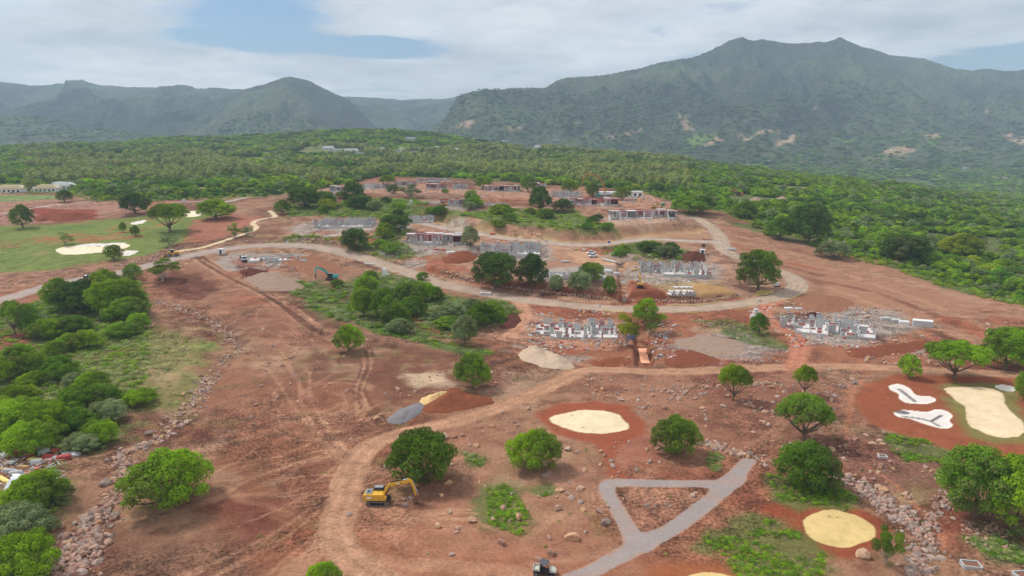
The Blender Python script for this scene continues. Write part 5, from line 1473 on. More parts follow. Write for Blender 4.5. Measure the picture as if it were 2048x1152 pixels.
stone_wall([(880, 549), (900, 554), (960, 567), (1030, 578), (1100, 587), (1180, 595), (1225, 600)], 2, 1.3, 'long wall of pinkish boulders above the haul road under the two dark trees')
stone_wall([(1262, 604), (1300, 604), (1335, 605), (1400, 604), (1440, 600), (1477, 593)], 2, 1.3, 'shorter wall of pinkish boulders right of the concrete lined trench')

# ------------------------------------------------------------------ heaps
HS = .8
def heap(px, h, mat, label, name='soil_heap', peaks=1, seed=0, flat=.0, cat='heap'):
    q = P(px, 4, True); xs = np.array([a for a, b in q]); ys = np.array([b for a, b in q])
    nx = 46; gx, gy = np.meshgrid(np.linspace(xs.min() - .5, xs.max() + .5, nx), np.linspace(ys.min() - .5, ys.max() + .5, nx))
    x, y = gx.ravel(), gy.ravel(); d = poly_sd(x, y, q); dm = d.max(); d = d + (fbm(x, y, max(dm * .9, 1.2), 3, seed + 7) - .5) * dm * .55; h = h * HS
    t = np.clip(d / dm, 0, 1)
    z = h * (np.minimum(t * 1.15, 1) ** (.85)) * (1 - flat * sstep(.3, .8, t))
    if peaks > 1: z *= .62 + .5 * np.abs(np.sin((x - xs.min()) / (xs.max() - xs.min()) * math.pi * peaks))
    z = z * (.45 + 1.0 * fbm(x, y, max(dm * .9, 1.5), 4, seed, .6)) + (fbm(x, y, 1.1, 2, seed + 2) - .5) * .4 * sstep(0, .3, t)
    z = np.where(d < 0, -.25, z)
    c = (xs.mean(), ys.mean()); z0 = h1(*c)
    V = np.stack([x - c[0], y - c[1], H(x, y) + z - z0], 1)
    i = (np.arange(nx - 1)[:, None] * nx + np.arange(nx - 1)[None]); f = np.stack([i, i + 1, i + 1 + nx, i + nx], -1).reshape(-1, 4)
    f = f[(d[f] > -.6).any(1)]
    u_, inv = np.unique(f, return_inverse=True)
    o = ob(name, np_mesh(name, V[u_], inv.reshape(-1, 4), mat, smooth=True), None, (c[0], c[1], z0)); tag(o, label, cat)
    return o
def dirt(name, c, var=.3, sc__=1.2):
    m, t, o = new_mat(name)
    b = nd(t, 'ShaderNodeBsdfDiffuse')
    g = nd(t, 'ShaderNodeNewGeometry').outputs['Position']
    v = t_noise(t, g, sc__, 6, .7); v2 = t_noise(t, g, .35, 3, .6)
    f = t_math(t, 'ADD', 1 - var, t_math(t, 'MULTIPLY', t_math(t, 'ADD', v, t_math(t, 'MULTIPLY', v2, .5)), var * 1.35))
    lk(t, t_mix(t, 1.0, tuple(c), nd_rgb(t, f), 'MULTIPLY'), b.inputs[0])
    bp = nd(t, 'ShaderNodeBump'); val(t, bp, Strength=.7, Distance=.4); lk(t, v, bp.inputs['Height']); lk(t, bp.outputs[0], b.inputs['Normal'])
    lk(t, b.outputs[0], o.inputs[0]); return m
m_redsoil = dirt('red_soil', S(136, 82, 60), .4); m_ysand = dirt('yellow_sand', S(220, 186, 132), .15); m_gravel = dirt('grey_gravel', S(136, 132, 134), .12, 3)
m_beige = dirt('beige_sand', S(196, 172, 150), .22); m_deepsoil = dirt('deep_red_soil', S(130, 78, 60), .5); m_greysoil = dirt('grey_soil', S(158, 134, 118), .5); m_darksoil = dirt('dark_soil', S(98, 62, 52)); m_brownsoil = dirt('brown_soil', S(146, 104, 82), .5)
heap([(776, 838), (800, 818), (838, 806), (852, 812), (838, 828), (822, 840), (800, 847), (782, 846)], 1.0, m_gravel, 'flat tongue of blue grey gravel at the left end of the dumped heaps', 'gravel_heap')
heap([(838, 803), (850, 793), (880, 785), (896, 784), (890, 796), (862, 810), (848, 811)], 1.3, m_ysand, 'yellow sand heap between the grey gravel and the red soil heap', 'sand_heap')
heap([(845, 812), (885, 792), (905, 780), (935, 782), (970, 797), (985, 806), (960, 815), (920, 824), (870, 828)], 2.6, m_redsoil, 'tall red brown soil heap at the right end of the dumped heaps')
heap([(1038, 708), (1060, 699), (1085, 700), (1120, 712), (1150, 727), (1140, 738), (1100, 736), (1055, 724)], 3.2, m_beige, 'large beige sand heap above the bend of the dirt track', 'sand_heap', 2, 5)
heap([(100, 438), (110, 430), (135, 428), (165, 427), (188, 428), (186, 436), (150, 442), (112, 443)], 4.0, m_deepsoil, 'long row of deep red soil mounds behind the grass field', peaks=4, seed=6)
heap([(70, 436), (95, 430), (100, 440), (75, 444)], 2.0, m_deepsoil, 'low red soil mound at the left end of the red rows')
heap([(490, 560), (530, 545), (580, 552), (608, 572), (580, 582), (520, 578)], 2.6, m_greysoil, 'wide heap of grey broken rock below the tipper truck', 'rock_heap', seed=8)
heap([(480, 545), (505, 538), (540, 545), (500, 556)], 2.0, m_darksoil, 'dark soil heap just below the tipper truck')
heap([(1258, 596), (1275, 580), (1305, 578), (1330, 588), (1330, 602), (1280, 606)], 1.7, m_deepsoil, 'red excavated soil heap right of the concrete lined trench', seed=9)
heap([(1345, 585), (1380, 572), (1440, 574), (1470, 590), (1420, 600), (1360, 600)], 2.2, dirt('straw_soil', S(176, 138, 96)), 'straw coloured earth mound behind the concrete pipes', seed=10)
heap([(1355, 516), (1375, 506), (1405, 506), (1412, 520), (1385, 528)], 3.4, m_darksoil, 'dark brown soil heap behind the pale block walls', seed=12)
heap([(1200, 517), (1225, 506), (1265, 508), (1290, 518), (1250, 524)], 2.4, m_greysoil, 'grey brown soil heap below the roadside island thicket', seed=13)
heap([(1610, 632), (1622, 626), (1640, 630), (1634, 636), (1618, 637)], 1.2, m_darksoil, 'small dark soil heap behind the largest pale foundation', seed=14)
heap([(1482, 410), (1500, 400), (1520, 398), (1530, 408), (1505, 413)], 4.0, m_greysoil, 'grey gravel heap, left one of two behind the right hand trees', 'gravel_heap', seed=15)
heap([(1542, 404), (1560, 395), (1580, 400), (1585, 406), (1560, 409)], 4.0, m_greysoil, 'grey gravel heap, right one of two behind the right hand trees', 'gravel_heap', seed=16)
heap([(885, 520), (905, 505), (940, 502), (955, 512), (940, 525), (900, 527)], 2.6, m_deepsoil, 'red soil heap beneath the rounded grey green tree', seed=17)
heap([(1000, 655), (1015, 628), (1030, 622), (1040, 640), (1030, 655)], 1.3, m_darksoil, 'dark red soil heap beside the spur track', seed=18)
heap([(560, 520), (620, 512), (680, 530), (690, 545), (640, 552), (590, 540)], 1.0, m_brownsoil, 'low brown earth mound between the haul road and the teal excavator', seed=19)
heap([(1580, 602), (1640, 588), (1700, 600), (1690, 622), (1620, 622)], .9, m_brownsoil, 'rough brown earth mound outside the road hairpin', seed=20)
heap([(1690, 700), (1760, 690), (1840, 682), (1860, 694), (1780, 712), (1710, 716)], 1.0, m_deepsoil, 'long low bank of dark red rubble below the largest pale foundation', seed=21)
heap([(1180, 752 - 28), (1100 + 120, 716), (1250, 716), (1262, 730), (1200, 735)], 1.2, m_redsoil, 'low red rubble bank left of the trench with the orange sheet', seed=22)
heap([(1330, 725), (1350, 700), (1400, 705), (1440, 722), (1400, 733), (1350, 735)], 1.1, m_deepsoil, 'dark red rubble heap right of the trench with the orange sheet', seed=23)
heap([(1350, 690), (1400, 668), (1470, 680), (1500, 700), (1430, 712)], .8, m_greysoil, 'wide heap of broken grey rock in the middle of the lower plots', 'rock_heap', seed=24)
heap([(690, 548), (650 + 60, 530), (800, 540), (830, 556), (760, 562)], 1.2, m_brownsoil, 'low bare bank right beside the bend of the haul road', seed=25) if False else None

# ------------------------------------------------------------------ hard-surface helpers
def concrete_mat(name, c, blocks=True):
    m, t, o = new_mat(name)
    b = nd(t, 'ShaderNodeBsdfPrincipled'); val(t, b, Roughness=.9); b.inputs['Specular IOR Level'].default_value = .2
    g = nd(t, 'ShaderNodeNewGeometry').outputs['Position']
    oi = nd(t, 'ShaderNodeObjectInfo').outputs['Random']
    v = t_noise(t, g, .9, 5, .65); v2 = t_noise(t, g, 5, 3, .6)
    f = t_math(t, 'ADD', .66, t_math(t, 'ADD', t_math(t, 'MULTIPLY', v, .4), t_math(t, 'ADD', t_math(t, 'MULTIPLY', v2, .16), t_math(t, 'MULTIPLY', oi, .16))))
    if blocks:
        s = nd(t, 'ShaderNodeSeparateXYZ'); lk(t, g, s.inputs[0])
        cz = t_math(t, 'FRACT', t_math(t, 'MULTIPLY', s.outputs[2], 5.0)); j = t_math(t, 'GREATER_THAN', cz, .1)
        f = t_math(t, 'MULTIPLY', f, t_math(t, 'ADD', .86, t_math(t, 'MULTIPLY', j, .14)))
    col = t_mix(t, 1.0, tuple(c), nd_rgb(t, f), 'MULTIPLY')
    st = t_ramp(t, t_noise(t, g, .5, 4, .7), [(.56, 0.0), (.68, .35)])
    lk(t, t_mix(t, st, col, (.42, .25, .18)), b.inputs['Base Color'])
    lk(t, b.outputs[0], o.inputs[0]); return m
m_block = concrete_mat('concrete_block', S(186, 186, 186)); m_slab = concrete_mat('concrete_slab', S(214, 208, 204), False)
m_white = solid('white_paint', S(232, 232, 230), .5, var=.06); m_redform = solid('red_formwork', S(186, 84, 76), .7, var=.2)
m_pink = solid('pink_formwork', S(204, 158, 150), .8, var=.15); m_black = solid('black_rubber', (.018, .018, .02), .8, var=.2)
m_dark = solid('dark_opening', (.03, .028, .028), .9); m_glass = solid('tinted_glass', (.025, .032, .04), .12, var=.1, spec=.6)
m_steel = solid('worn_steel', (.22, .2, .19), .45, .6, .2, 6); m_yel = solid('yellow_paint', (.66, .36, .03), .5, var=.25, scale=3, spec=.45)
m_teal = solid('teal_paint', (.03, .42, .38), .4, var=.1, spec=.45); m_org = solid('orange_paint', (.60, .12, .05), .5, var=.12); m_rust = solid('rusty_steel', (.20, .09, .05), .85, var=.3, scale=5)
m_grey = solid('grey_metal', (.30, .31, .33), .5, .3, .1); m_cream = solid('cream_roof', S(226, 208, 174), .7, var=.08); m_blue = solid('blue_plastic', (.05, .12, .35), .5)
m_ylw = solid('yellow_pipe_plastic', (.75, .62, .16), .5, var=.08)
def muddy(name, c, rough, mud=.5):
    m, t, o = new_mat(name)
    b = nd(t, 'ShaderNodeBsdfPrincipled'); val(t, b, Roughness=rough)
    tc_ = nd(t, 'ShaderNodeTexCoord').outputs['Object']; s3 = nd(t, 'ShaderNodeSeparateXYZ'); lk(t, tc_, s3.inputs[0])
    n_ = t_noise(t, tc_, 2.2, 5, .7)
    k = t_math(t, 'SUBTRACT', t_math(t, 'ADD', n_, mud * .35), t_math(t, 'MULTIPLY', s3.outputs[2], .10))
    k = t_ramp(t, k, [(.50, 0.0), (.66, .75)])
    lk(t, t_mix(t, k, tuple(c), (.26, .15, .10)), b.inputs['Base Color']); lk(t, b.outputs[0], o.inputs[0]); return m
m_yel = muddy('muddy_yellow_paint', (.66, .36, .03), .5); m_teal = muddy('muddy_teal_paint', (.03, .42, .38), .45, .4)
m_track = solid('dusty_track_steel', (.16, .12, .10), .8, var=.3, scale=5); m_orgnet = solid('orange_sheet', (.85, .38, .22), .7, var=.15)
m_wood = solid('shutter_wood', S(196, 160, 112), .85, var=.25); m_tin = solid('corrugated_tin', S(206, 208, 212), .45, .2, .08); m_greenp = solid('green_paint', (.03, .25, .17), .5)
import bmesh
class MB:
    def __init__(s): s.v, s.f, s.m = [], [], []
    def add(s, v, f, mat=0, M=None):
        o = len(s.v)
        s.v += [tuple(M @ Vector(p)) if M is not None else tuple(p) for p in v]
        s.f += [tuple(i + o for i in q) for q in f]; s.m += [mat] * len(f)
    def box(s, c, d, mat=0, M=None, bev=0, taper=1.0):
        x, y, z = [k / 2 for k in d]
        if bev > 0:
            bev = min(bev, x * .9, y * .9)
            out = [(-x + bev, -y), (x - bev, -y), (x, -y + bev), (x, y - bev), (x - bev, y), (-x + bev, y), (-x, y - bev), (-x, -y + bev)]
        else: out = [(-x, -y), (x, -y), (x, y), (-x, y)]
        n = len(out); zb = min(bev, z * .9)
        rings = [(-z, 1.0), (z - zb, taper), (z, taper * (1 - zb / max(x, y)))] if bev > 0 else [(-z, 1.0), (z, taper)]
        V = [(c[0] + a * k, c[1] + b * k, c[2] + h) for h, k in rings for a, b in out]
        F = [tuple(reversed(range(n))), tuple(range(len(V) - n, len(V)))]
        for r_i in range(len(rings) - 1):
            F += [(r_i * n + i, r_i * n + (i + 1) % n, (r_i + 1) * n + (i + 1) % n, (r_i + 1) * n + i) for i in range(n)]
        s.add(V, F, mat, M)
    def prism(s, prof, y0, y1, mat=0, M=None):       # outline in x,z swept along y
        n = len(prof)
        V = [(x, y0, z) for x, z in prof] + [(x, y1, z) for x, z in prof]
        F = [tuple(range(n)), tuple(reversed(range(n, 2 * n)))] + [(i, i + n, (i + 1) % n + n, (i + 1) % n) for i in range(n)]
        s.add(V, F, mat, M)
    def tube(s, pts, r, n=8, mat=0, cap=True):
        rad = r if isinstance(r, (list, tuple)) else [r] * len(pts)
        v, f = tube_np(pts, rad, n); F = [tuple(q) for q in f]
        if cap: F += [tuple(reversed(range(n))), tuple(range(len(v) - n, len(v)))]
        s.add([tuple(p) for p in v], F, mat)
    def ring(s, c, axis, r1, r0, w, n=18, mat=0):    # hollow cylinder
        a = Vector(axis).normalized(); u_ = a.orthogonal().normalized(); w_ = a.cross(u_)
        V = []
        for rr, off in ((r1, -w / 2), (r1, w / 2), (r0, w / 2), (r0, -w / 2)):
            V += [tuple(Vector(c) + a * off + (u_ * math.cos(2 * math.pi * k / n) + w_ * math.sin(2 * math.pi * k / n)) * rr) for k in range(n)]
        F = [(j * n + k, j * n + (k + 1) % n, ((j + 1) % 4) * n + (k + 1) % n, ((j + 1) % 4) * n + k) for j in range(4) for k in range(n)]
        s.add(V, F, mat)
    def build(s, name, mats, parent=None, loc=None, smooth=False):
        me = bpy.data.meshes.new(name); me.from_pydata(s.v, [], s.f)
        for m_ in (mats if isinstance(mats, (list, tuple)) else [mats]): me.materials.append(m_)
        me.polygons.foreach_set('material_index', s.m); me.update()
        bm = bmesh.new(); bm.from_mesh(me); bmesh.ops.recalc_face_normals(bm, faces=bm.faces); bm.to_mesh(me); bm.free()
        if smooth:
            me.polygons.foreach_set('use_smooth', [True] * len(me.polygons))
            try: me.set_sharp_from_angle(angle=R(35))
            except Exception: pass
        return ob(name, me, parent, loc)
def unit_box(mat):
    b = MB(); b.box((0, 0, 0), (1, 1, 1)); o = b.build('wall', mat); me = o.data; bpy.data.objects.remove(o); return me
BOXM = {k: unit_box(v) for k, v in (('block', m_block), ('slab', m_slab), ('red', m_redform), ('pink', m_pink), ('dark', m_dark), ('white', m_white), ('wood', m_wood))}
def piece(name, me, parent, c, d, rz=0):
    o = bpy.data.objects.new(name, me); COL.objects.link(o); o.parent = parent; o.location = c; o.scale = d; o.rotation_euler = (0, 0, rz); return o

# ------------------------------------------------------------------ unfinished houses
def house(pxl, pxr, py, depth, style, ang, label, seed, hh=2.8, red=.3, low=.0, rows_n=3):
    r = np.random.default_rng(seed)
    x, y = at((pxl + pxr) / 2, py); k = ppm(y); w = (pxr - pxl) / k * 1.0; hh = hh * (1.25 if y > 300 else 1.1); depth = depth * 1.15
    z = h1(x, y); zc = max(z, h1(x, y + depth * .5)) + .15
    e = empty('unfinished_house', (x, y, zc), R(ang) - x / y * .25, label, 'house')
    nx = max(4, int(round(w / 4.6))); xs = np.linspace(-w / 2, w / 2, nx + 1); xs[1:-1] += r.uniform(-.7, .7, nx - 1)
    ys = np.linspace(0, depth, rows_n + 1); ys[1:-1] += r.uniform(-.5, .5, rows_n - 1)
    cell = np.ones((nx, rows_n), bool)
    for q in range(max(1, nx // 3)): cell[r.integers(0, nx), [0, rows_n - 1][r.integers(0, 2)]] = False
    if r.random() < .6: cell[0, 0] = False
    # foundation, one piece per bay
    for i in range(nx):
        js = [j for j in range(rows_n) if cell[i, j]]
        if not js: continue
        y0, y1 = ys[js[0]], ys[js[-1] + 1]
        piece('foundation', BOXM['slab'], e, ((xs[i] + xs[i + 1]) / 2, (y0 + y1) / 2, -.9 + .002 * i), (xs[i + 1] - xs[i] - .003, y1 - y0, 2.2))
        piece('footing', BOXM['block'], e, ((xs[i] + xs[i + 1]) / 2, y0 - .12, -.75), (xs[i + 1] - xs[i] - .01, .25, 1.3 + r.uniform(-.2, .3)))
    H0 = .2
    bars = MB(); props = MB()
    def wallseg(ax, ay, bx2, by2, ext):
        L = math.hypot(bx2 - ax, by2 - ay); an = math.atan2(by2 - ay, bx2 - ax); u = 0.1
        while u < L - .4:
            sg = min(r.uniform(.9, 2.6), L - u - .1)
            h = {'walls': r.choice([hh, hh, hh * .9, hh * .7, hh * .4]), 'frame': r.choice([hh, hh, hh, hh * .4]), 'low': r.uniform(.35, 1.1)}[style]
            if r.random() < low: h *= .35
            if style == 'walls' and ay < depth * .2 and abs(an) < .1: h *= r.choice([.3, .45, .9])
            c = (ax + (bx2 - ax) * (u + sg / 2) / L, ay + (by2 - ay) * (u + sg / 2) / L, H0 + h / 2)
            piece('wall', BOXM['block'], e, c, (sg, .22 if abs(an) < .1 else .21, h), an)
            if r.random() < .5: bars.box((c[0] + sg / 2, c[1], H0 + h + .45), (.05, .05, .9))
            if style != 'low' and r.random() < red * .6: props.box((c[0], c[1] - .25, H0 + h * .5), (.12, .12, h + .3)); props.box((c[0], c[1] - .33, H0 + h * .8), (sg, .08, .25))
            u += sg + r.uniform(.25, 1.1) * (1 if style != 'low' else .6)
    for i in range(nx):
        for j in range(rows_n):
            if not cell[i, j]: continue
            if r.random() < (.5 if j == 0 else .85): wallseg(xs[i], ys[j], xs[i + 1], ys[j], j == 0)
            if j == rows_n - 1 or not cell[i, j + 1]: wallseg(xs[i], ys[j + 1], xs[i + 1], ys[j + 1], True)
            if r.random() < .8: wallseg(xs[i], ys[j], xs[i], ys[j + 1], i == 0)
            if i == nx - 1 or not cell[i + 1, j]: wallseg(xs[i + 1], ys[j], xs[i + 1], ys[j + 1], True)
            if style == 'frame':
                cx, cy2 = (xs[i] + xs[i + 1]) / 2, (ys[j] + ys[j + 1]) / 2
                if r.random() < .62:
                    zr_ = r.uniform(-.35, .35)
                    piece('roof_slab', BOXM[r.choice(['slab', 'block', 'slab'])], e, (cx, cy2, H0 + hh + .25 + zr_ + .01 * i), (xs[i + 1] - xs[i] + r.uniform(-.3, .5), ys[j + 1] - ys[j] + r.uniform(-.3, .4), .28))
                    if r.random() < .5: bars.box((cx + r.uniform(-1, 1), cy2, H0 + hh + .9 + zr_), (.06, .06, 1.2)); props.box((cx, cy2 - 1, H0 + hh + .62 + zr_), (xs[i + 1] - xs[i], .1, .4))
                    if j == 0: piece('room_shade', BOXM['dark'], e, (cx, cy2 + .4, H0 + hh / 2), (xs[i + 1] - xs[i] - .5, ys[j + 1] - ys[j] - 1.2, hh - .05)) if r.random() < .35 else None  # near-black solid box stands in for the shade inside a roofed bay
                    if r.random() < red:
                        for q in range(5): props.box((xs[i] + .4 + q * .8, ys[j] - .15, H0 + hh / 2), (.09, .09, hh))
                        props.box((cx, ys[j] - .22, H0 + hh * .93), (xs[i + 1] - xs[i], .12, .3))
                else:
                    for q in range(8): props.box((xs[i] + .3 + q * .55, cy2 + r.uniform(-2, 2), H0 + hh / 2 + .3), (.09, .09, hh + .6))
                    props.box((cx, cy2, H0 + hh), (xs[i + 1] - xs[i], .12, .25)); props.box((cx, cy2 - 1.4, H0 + hh * .6), (xs[i + 1] - xs[i], .1, .18))
            elif r.random() < .25 + red * .4:
                props.box(((xs[i] + xs[i + 1]) / 2, ys[j] + .8, H0 + .45), (r.uniform(1, 2.5), .7, .5))
    if bars.v: b = bars.build('rebar', m_rust, e); b['kind'] = 'stuff'
    if props.v: b = props.build('formwork', m_redform, e); b['kind'] = 'stuff'
    return e
house(1072, 1236, 678, 15, 'walls', 0, 'pale block house shell of waist and head high walls, nearest the beige sand heap', 1, hh=2.0, red=.5, low=.35, rows_n=4)
house(1566, 1742, 672, 16, 'walls', -14, 'largest white floored foundation with grey block panels beside the dark soil pit', 2, hh=2.2, red=.35, low=.3, rows_n=4)
house(1284, 1412, 553, 15, 'walls', -2, 'pale block house shell right behind the small yellow excavator', 3, hh=3.0, red=.3, low=.1)
house(1100, 1212, 560, 12, 'low', 0, 'ankle high grid of block foundations behind the boulder wall and the small trees', 4, rows_n=4)
house(958, 1080, 514, 14, 'walls', -3, 'pale block house shell right of the rounded grey green tree', 5, hh=3.1, red=.3, low=.1)
house(808, 922, 490, 12, 'frame', -5, 'house shell with red formwork left of the rounded grey green tree', 6, red=.75)
house(624, 742, 456, 14, 'walls', -2, 'pale block house shell left of the fork of the upper road', 7, hh=3.0, red=.3)
house(480, 608, 524, 8, 'low', 4, 'low slab foundation beside the tipper truck', 8, rows_n=2)
house(1224, 1352, 437, 14, 'frame', 2, 'white roofed house shell with dark rooms next to the top of the haul road', 9, red=.45)
house(1140, 1236, 411, 12, 'frame', -2, 'house shell with pink formwork in front of the red pump boom', 10, red=.6)
house(1102, 1160, 396, 9, 'walls', 0, 'tall grey wall panels left of the pink formwork house', 11, hh=3.4, red=.2)
house(968, 1040, 383, 12, 'frame', 0, 'long grey flat roofed house shell at the forest edge', 12, red=.3)
house(880, 962, 413, 10, 'frame', -2, 'flat roofed concrete house shell behind the yellow dozer', 13, red=.3)
house(956, 1012, 412, 8, 'low', 0, 'rubbly low walls right of the dozer', 14)
house(658, 712, 384, 10, 'frame', 0, 'white framed house shell at the left end of the back row', 15, red=.05)
house(720, 774, 378, 9, 'walls', 0, 'white panel walls in the back row behind the thin light tree', 16, hh=3.4, red=.05)
house(786, 832, 372, 8, 'frame', 0, 'white parapet house shell in the back row above the leafless tree', 17, red=.05)
house(852, 892, 378, 9, 'frame', 0, 'house shell with dark openings and red shuttering in the back row', 18, red=.6)
house(906, 934, 379, 8, 'walls', 0, 'small grey wall block at the right end of the back row', 19, hh=3.2, red=.2)
house(834, 900, 364, 8, 'walls', 0, 'reddish low shell furthest back at the forest edge', 20, hh=2.2, red=1)
house(1048, 1092, 376, 8, 'frame', 0, 'low shell with pink shutters in front of the forest, right of the long grey one', 22, red=.7)
house(640, 668, 390, 7, 'low', 0, 'low pale foundation at the far left end of the back row', 23)
house(818, 868, 446, 8, 'walls', 4, 'short row of grey wall panels above the upper road', 21, hh=2.6, red=.1, rows_n=2)
# villas that are finished, far away: walls, gabled or flat roof, windows
def villa(px, py, wpx, d, h, roofm, label, flat=False, group=None, ang=0):
    x, y = at(px, py); k = ppm(y); w = wpx / k; z = h1(x, y)
    e = empty('house', (x, y, z - .3), R(ang), label, 'house', group)
    b = MB(); b.box((0, d / 2, h / 2), (w, d, h)); b.build('wall', m_white, e)
    b = MB()
    if flat: b.box((0, d / 2, h + .2), (w + .6, d + .6, .4))
    else: b.prism([(-w / 2 - .6, h), (w / 2 + .6, h), (w / 2 - d * .25, h + d * .30), (-w / 2 + d * .25, h + d * .30)], d * .15, d * .85); b.prism([(-w / 2 - .6, h - .1), (w / 2 + .6, h - .1), (w / 2 + .2, h + .5), (-w / 2 - .2, h + .5)], -.6, d + .6)
    b.build('roof', roofm, e)
    n = max(2, int(w / 3.5))
    for i in range(n): piece('window', BOXM['dark'], e, (-w / 2 + (i + .5) * w / n, -.02, h * .5), (w / n * .45, .16, h * .42))
    return e
villa(18, 386, 46, 9, 4, m_cream, 'cream roofed house at the far left edge')
villa(90, 384, 42, 9, 3.4, m_cream, 'low cream roofed house right of the olive tree')
villa(120, 380, 42, 10, 4, m_white, 'white roofed house beside the cream roofed ones')
villa(1216, 392, 46, 8, 3, m_white, 'long white site cabin behind the small lime tree', True)
villa(1270, 394, 30, 7, 4.2, m_white, 'white two level site cabin right of the small lime tree', True)
for i, (a, b, w) in enumerate(VH):
    villa(a, b, w, 12, 5 + (i % 3), m_white, 'distant white villa among the trees below the hilltop', bool(i % 2), 'distant white villas')
for i, (a, b, w) in enumerate(RH):
    villa(a, b, w, 12, 6, [m_rust, m_cream, m_white][i % 3] if i != 1 else m_rust, ['distant brown roofed house on the ridge left of the pump boom', 'distant long red brown roofed lodge on the ridge', 'distant small pale house right of the brown lodge', 'distant flat white house on the skyline of the ridge', 'distant pale house on the ridge among trees', 'distant white house at the right end of the ridge', 'distant tiny house above the brown lodge'][i], i == 3)
for i in range(26):
    a, b = rng.uniform(1480, 2060), rng.uniform(322, 392)
    if b < 300 + (a - 1300) * .055: continue
    villa(a, b, rng.uniform(5, 12), 9, 4, [m_white, m_cream, m_rust][i % 3], 'tiny distant building on the plain below the mountain', True, 'buildings on the distant plain')

# ------------------------------------------------------------------ excavators
def track_unit(parent, L, w, h, yc):
    b = MB(); n = 8
    prof = [(L / 2 - h / 2 + math.cos(a) * h / 2, h / 2 + math.sin(a) * h / 2) for a in np.linspace(-math.pi / 2, math.pi / 2, n)] + [(-L / 2 + h / 2 + math.cos(a) * h / 2, h / 2 + math.sin(a) * h / 2) for a in np.linspace(math.pi / 2, 3 * math.pi / 2, n)]
    inner = [(x * .90, h / 2 + (z - h / 2) * .72) for x, z in prof]
    m = len(prof); y0, y1 = yc - w / 2, yc + w / 2
    V = [(x, y0, z) for x, z in prof] + [(x, y1, z) for x, z in prof] + [(x, y0, z) for x, z in inner] + [(x, y1, z) for x, z in inner]
    F = []
    for i in range(m):
        j = (i + 1) % m; F += [(i, j, j + m, i + m), (i, i + 2 * m, j + 2 * m, j), (i + m, j + m, j + 3 * m, i + 3 * m), (i + 2 * m, i + 3 * m, j + 3 * m, j + 2 * m)]
    b.add(V, F)
    step = int(L / .24)
    for i in range(step): b.box((-L / 2 + .25 + i * (L - .5) / step, yc, h + .02), (.10, w + .02, .05)); 
    t = b.build('track', m_track, parent)
    c = MB(); c.box((0, yc, h / 2), (L * .78, w * .6, h * .42)); c.build('track_frame', m_dark, t)
    for i in range(7):
        q = MB(); r0 = .13 if 0 < i < 6 else h * .33
        q.ring((-L / 2 + h / 2 + i * (L - h) / 6, yc, (h * .24 if 0 < i < 6 else h / 2)), (0, 1, 0), r0, r0 * .3, w * .9, 12); q.build('roller' if 0 < i < 6 else 'drive_wheel', m_steel, t)
def beam(b, pts, hs, y0, y1, mat=0):
    """box-section beam along a side-view line with a height at each point"""
    pts = np.array(pts, float); tan = unit(np.gradient(pts, axis=0)); nr = np.stack([-tan[:, 1], tan[:, 0]], 1)
    up = pts + nr * np.array(hs)[:, None] / 2; dn = pts - nr * np.array(hs)[:, None] / 2
    n = len(pts); V = [(p[0], y, p[1]) for y in (y0, y1) for p in list(up) + list(dn)]
    F = []
    for i in range(n - 1):
        F += [(i, i + 1, n + i + 1, n + i), (2 * n + i, 3 * n + i, 3 * n + i + 1, 2 * n + i + 1), (i, 2 * n + i, 2 * n + i + 1, i + 1), (n + i, n + i + 1, 3 * n + i + 1, 3 * n + i)]
    F += [(0, n, 3 * n, 2 * n), (n - 1, 3 * n - 1, 4 * n - 1, 2 * n - 1)]
    b.add(V, F, mat)
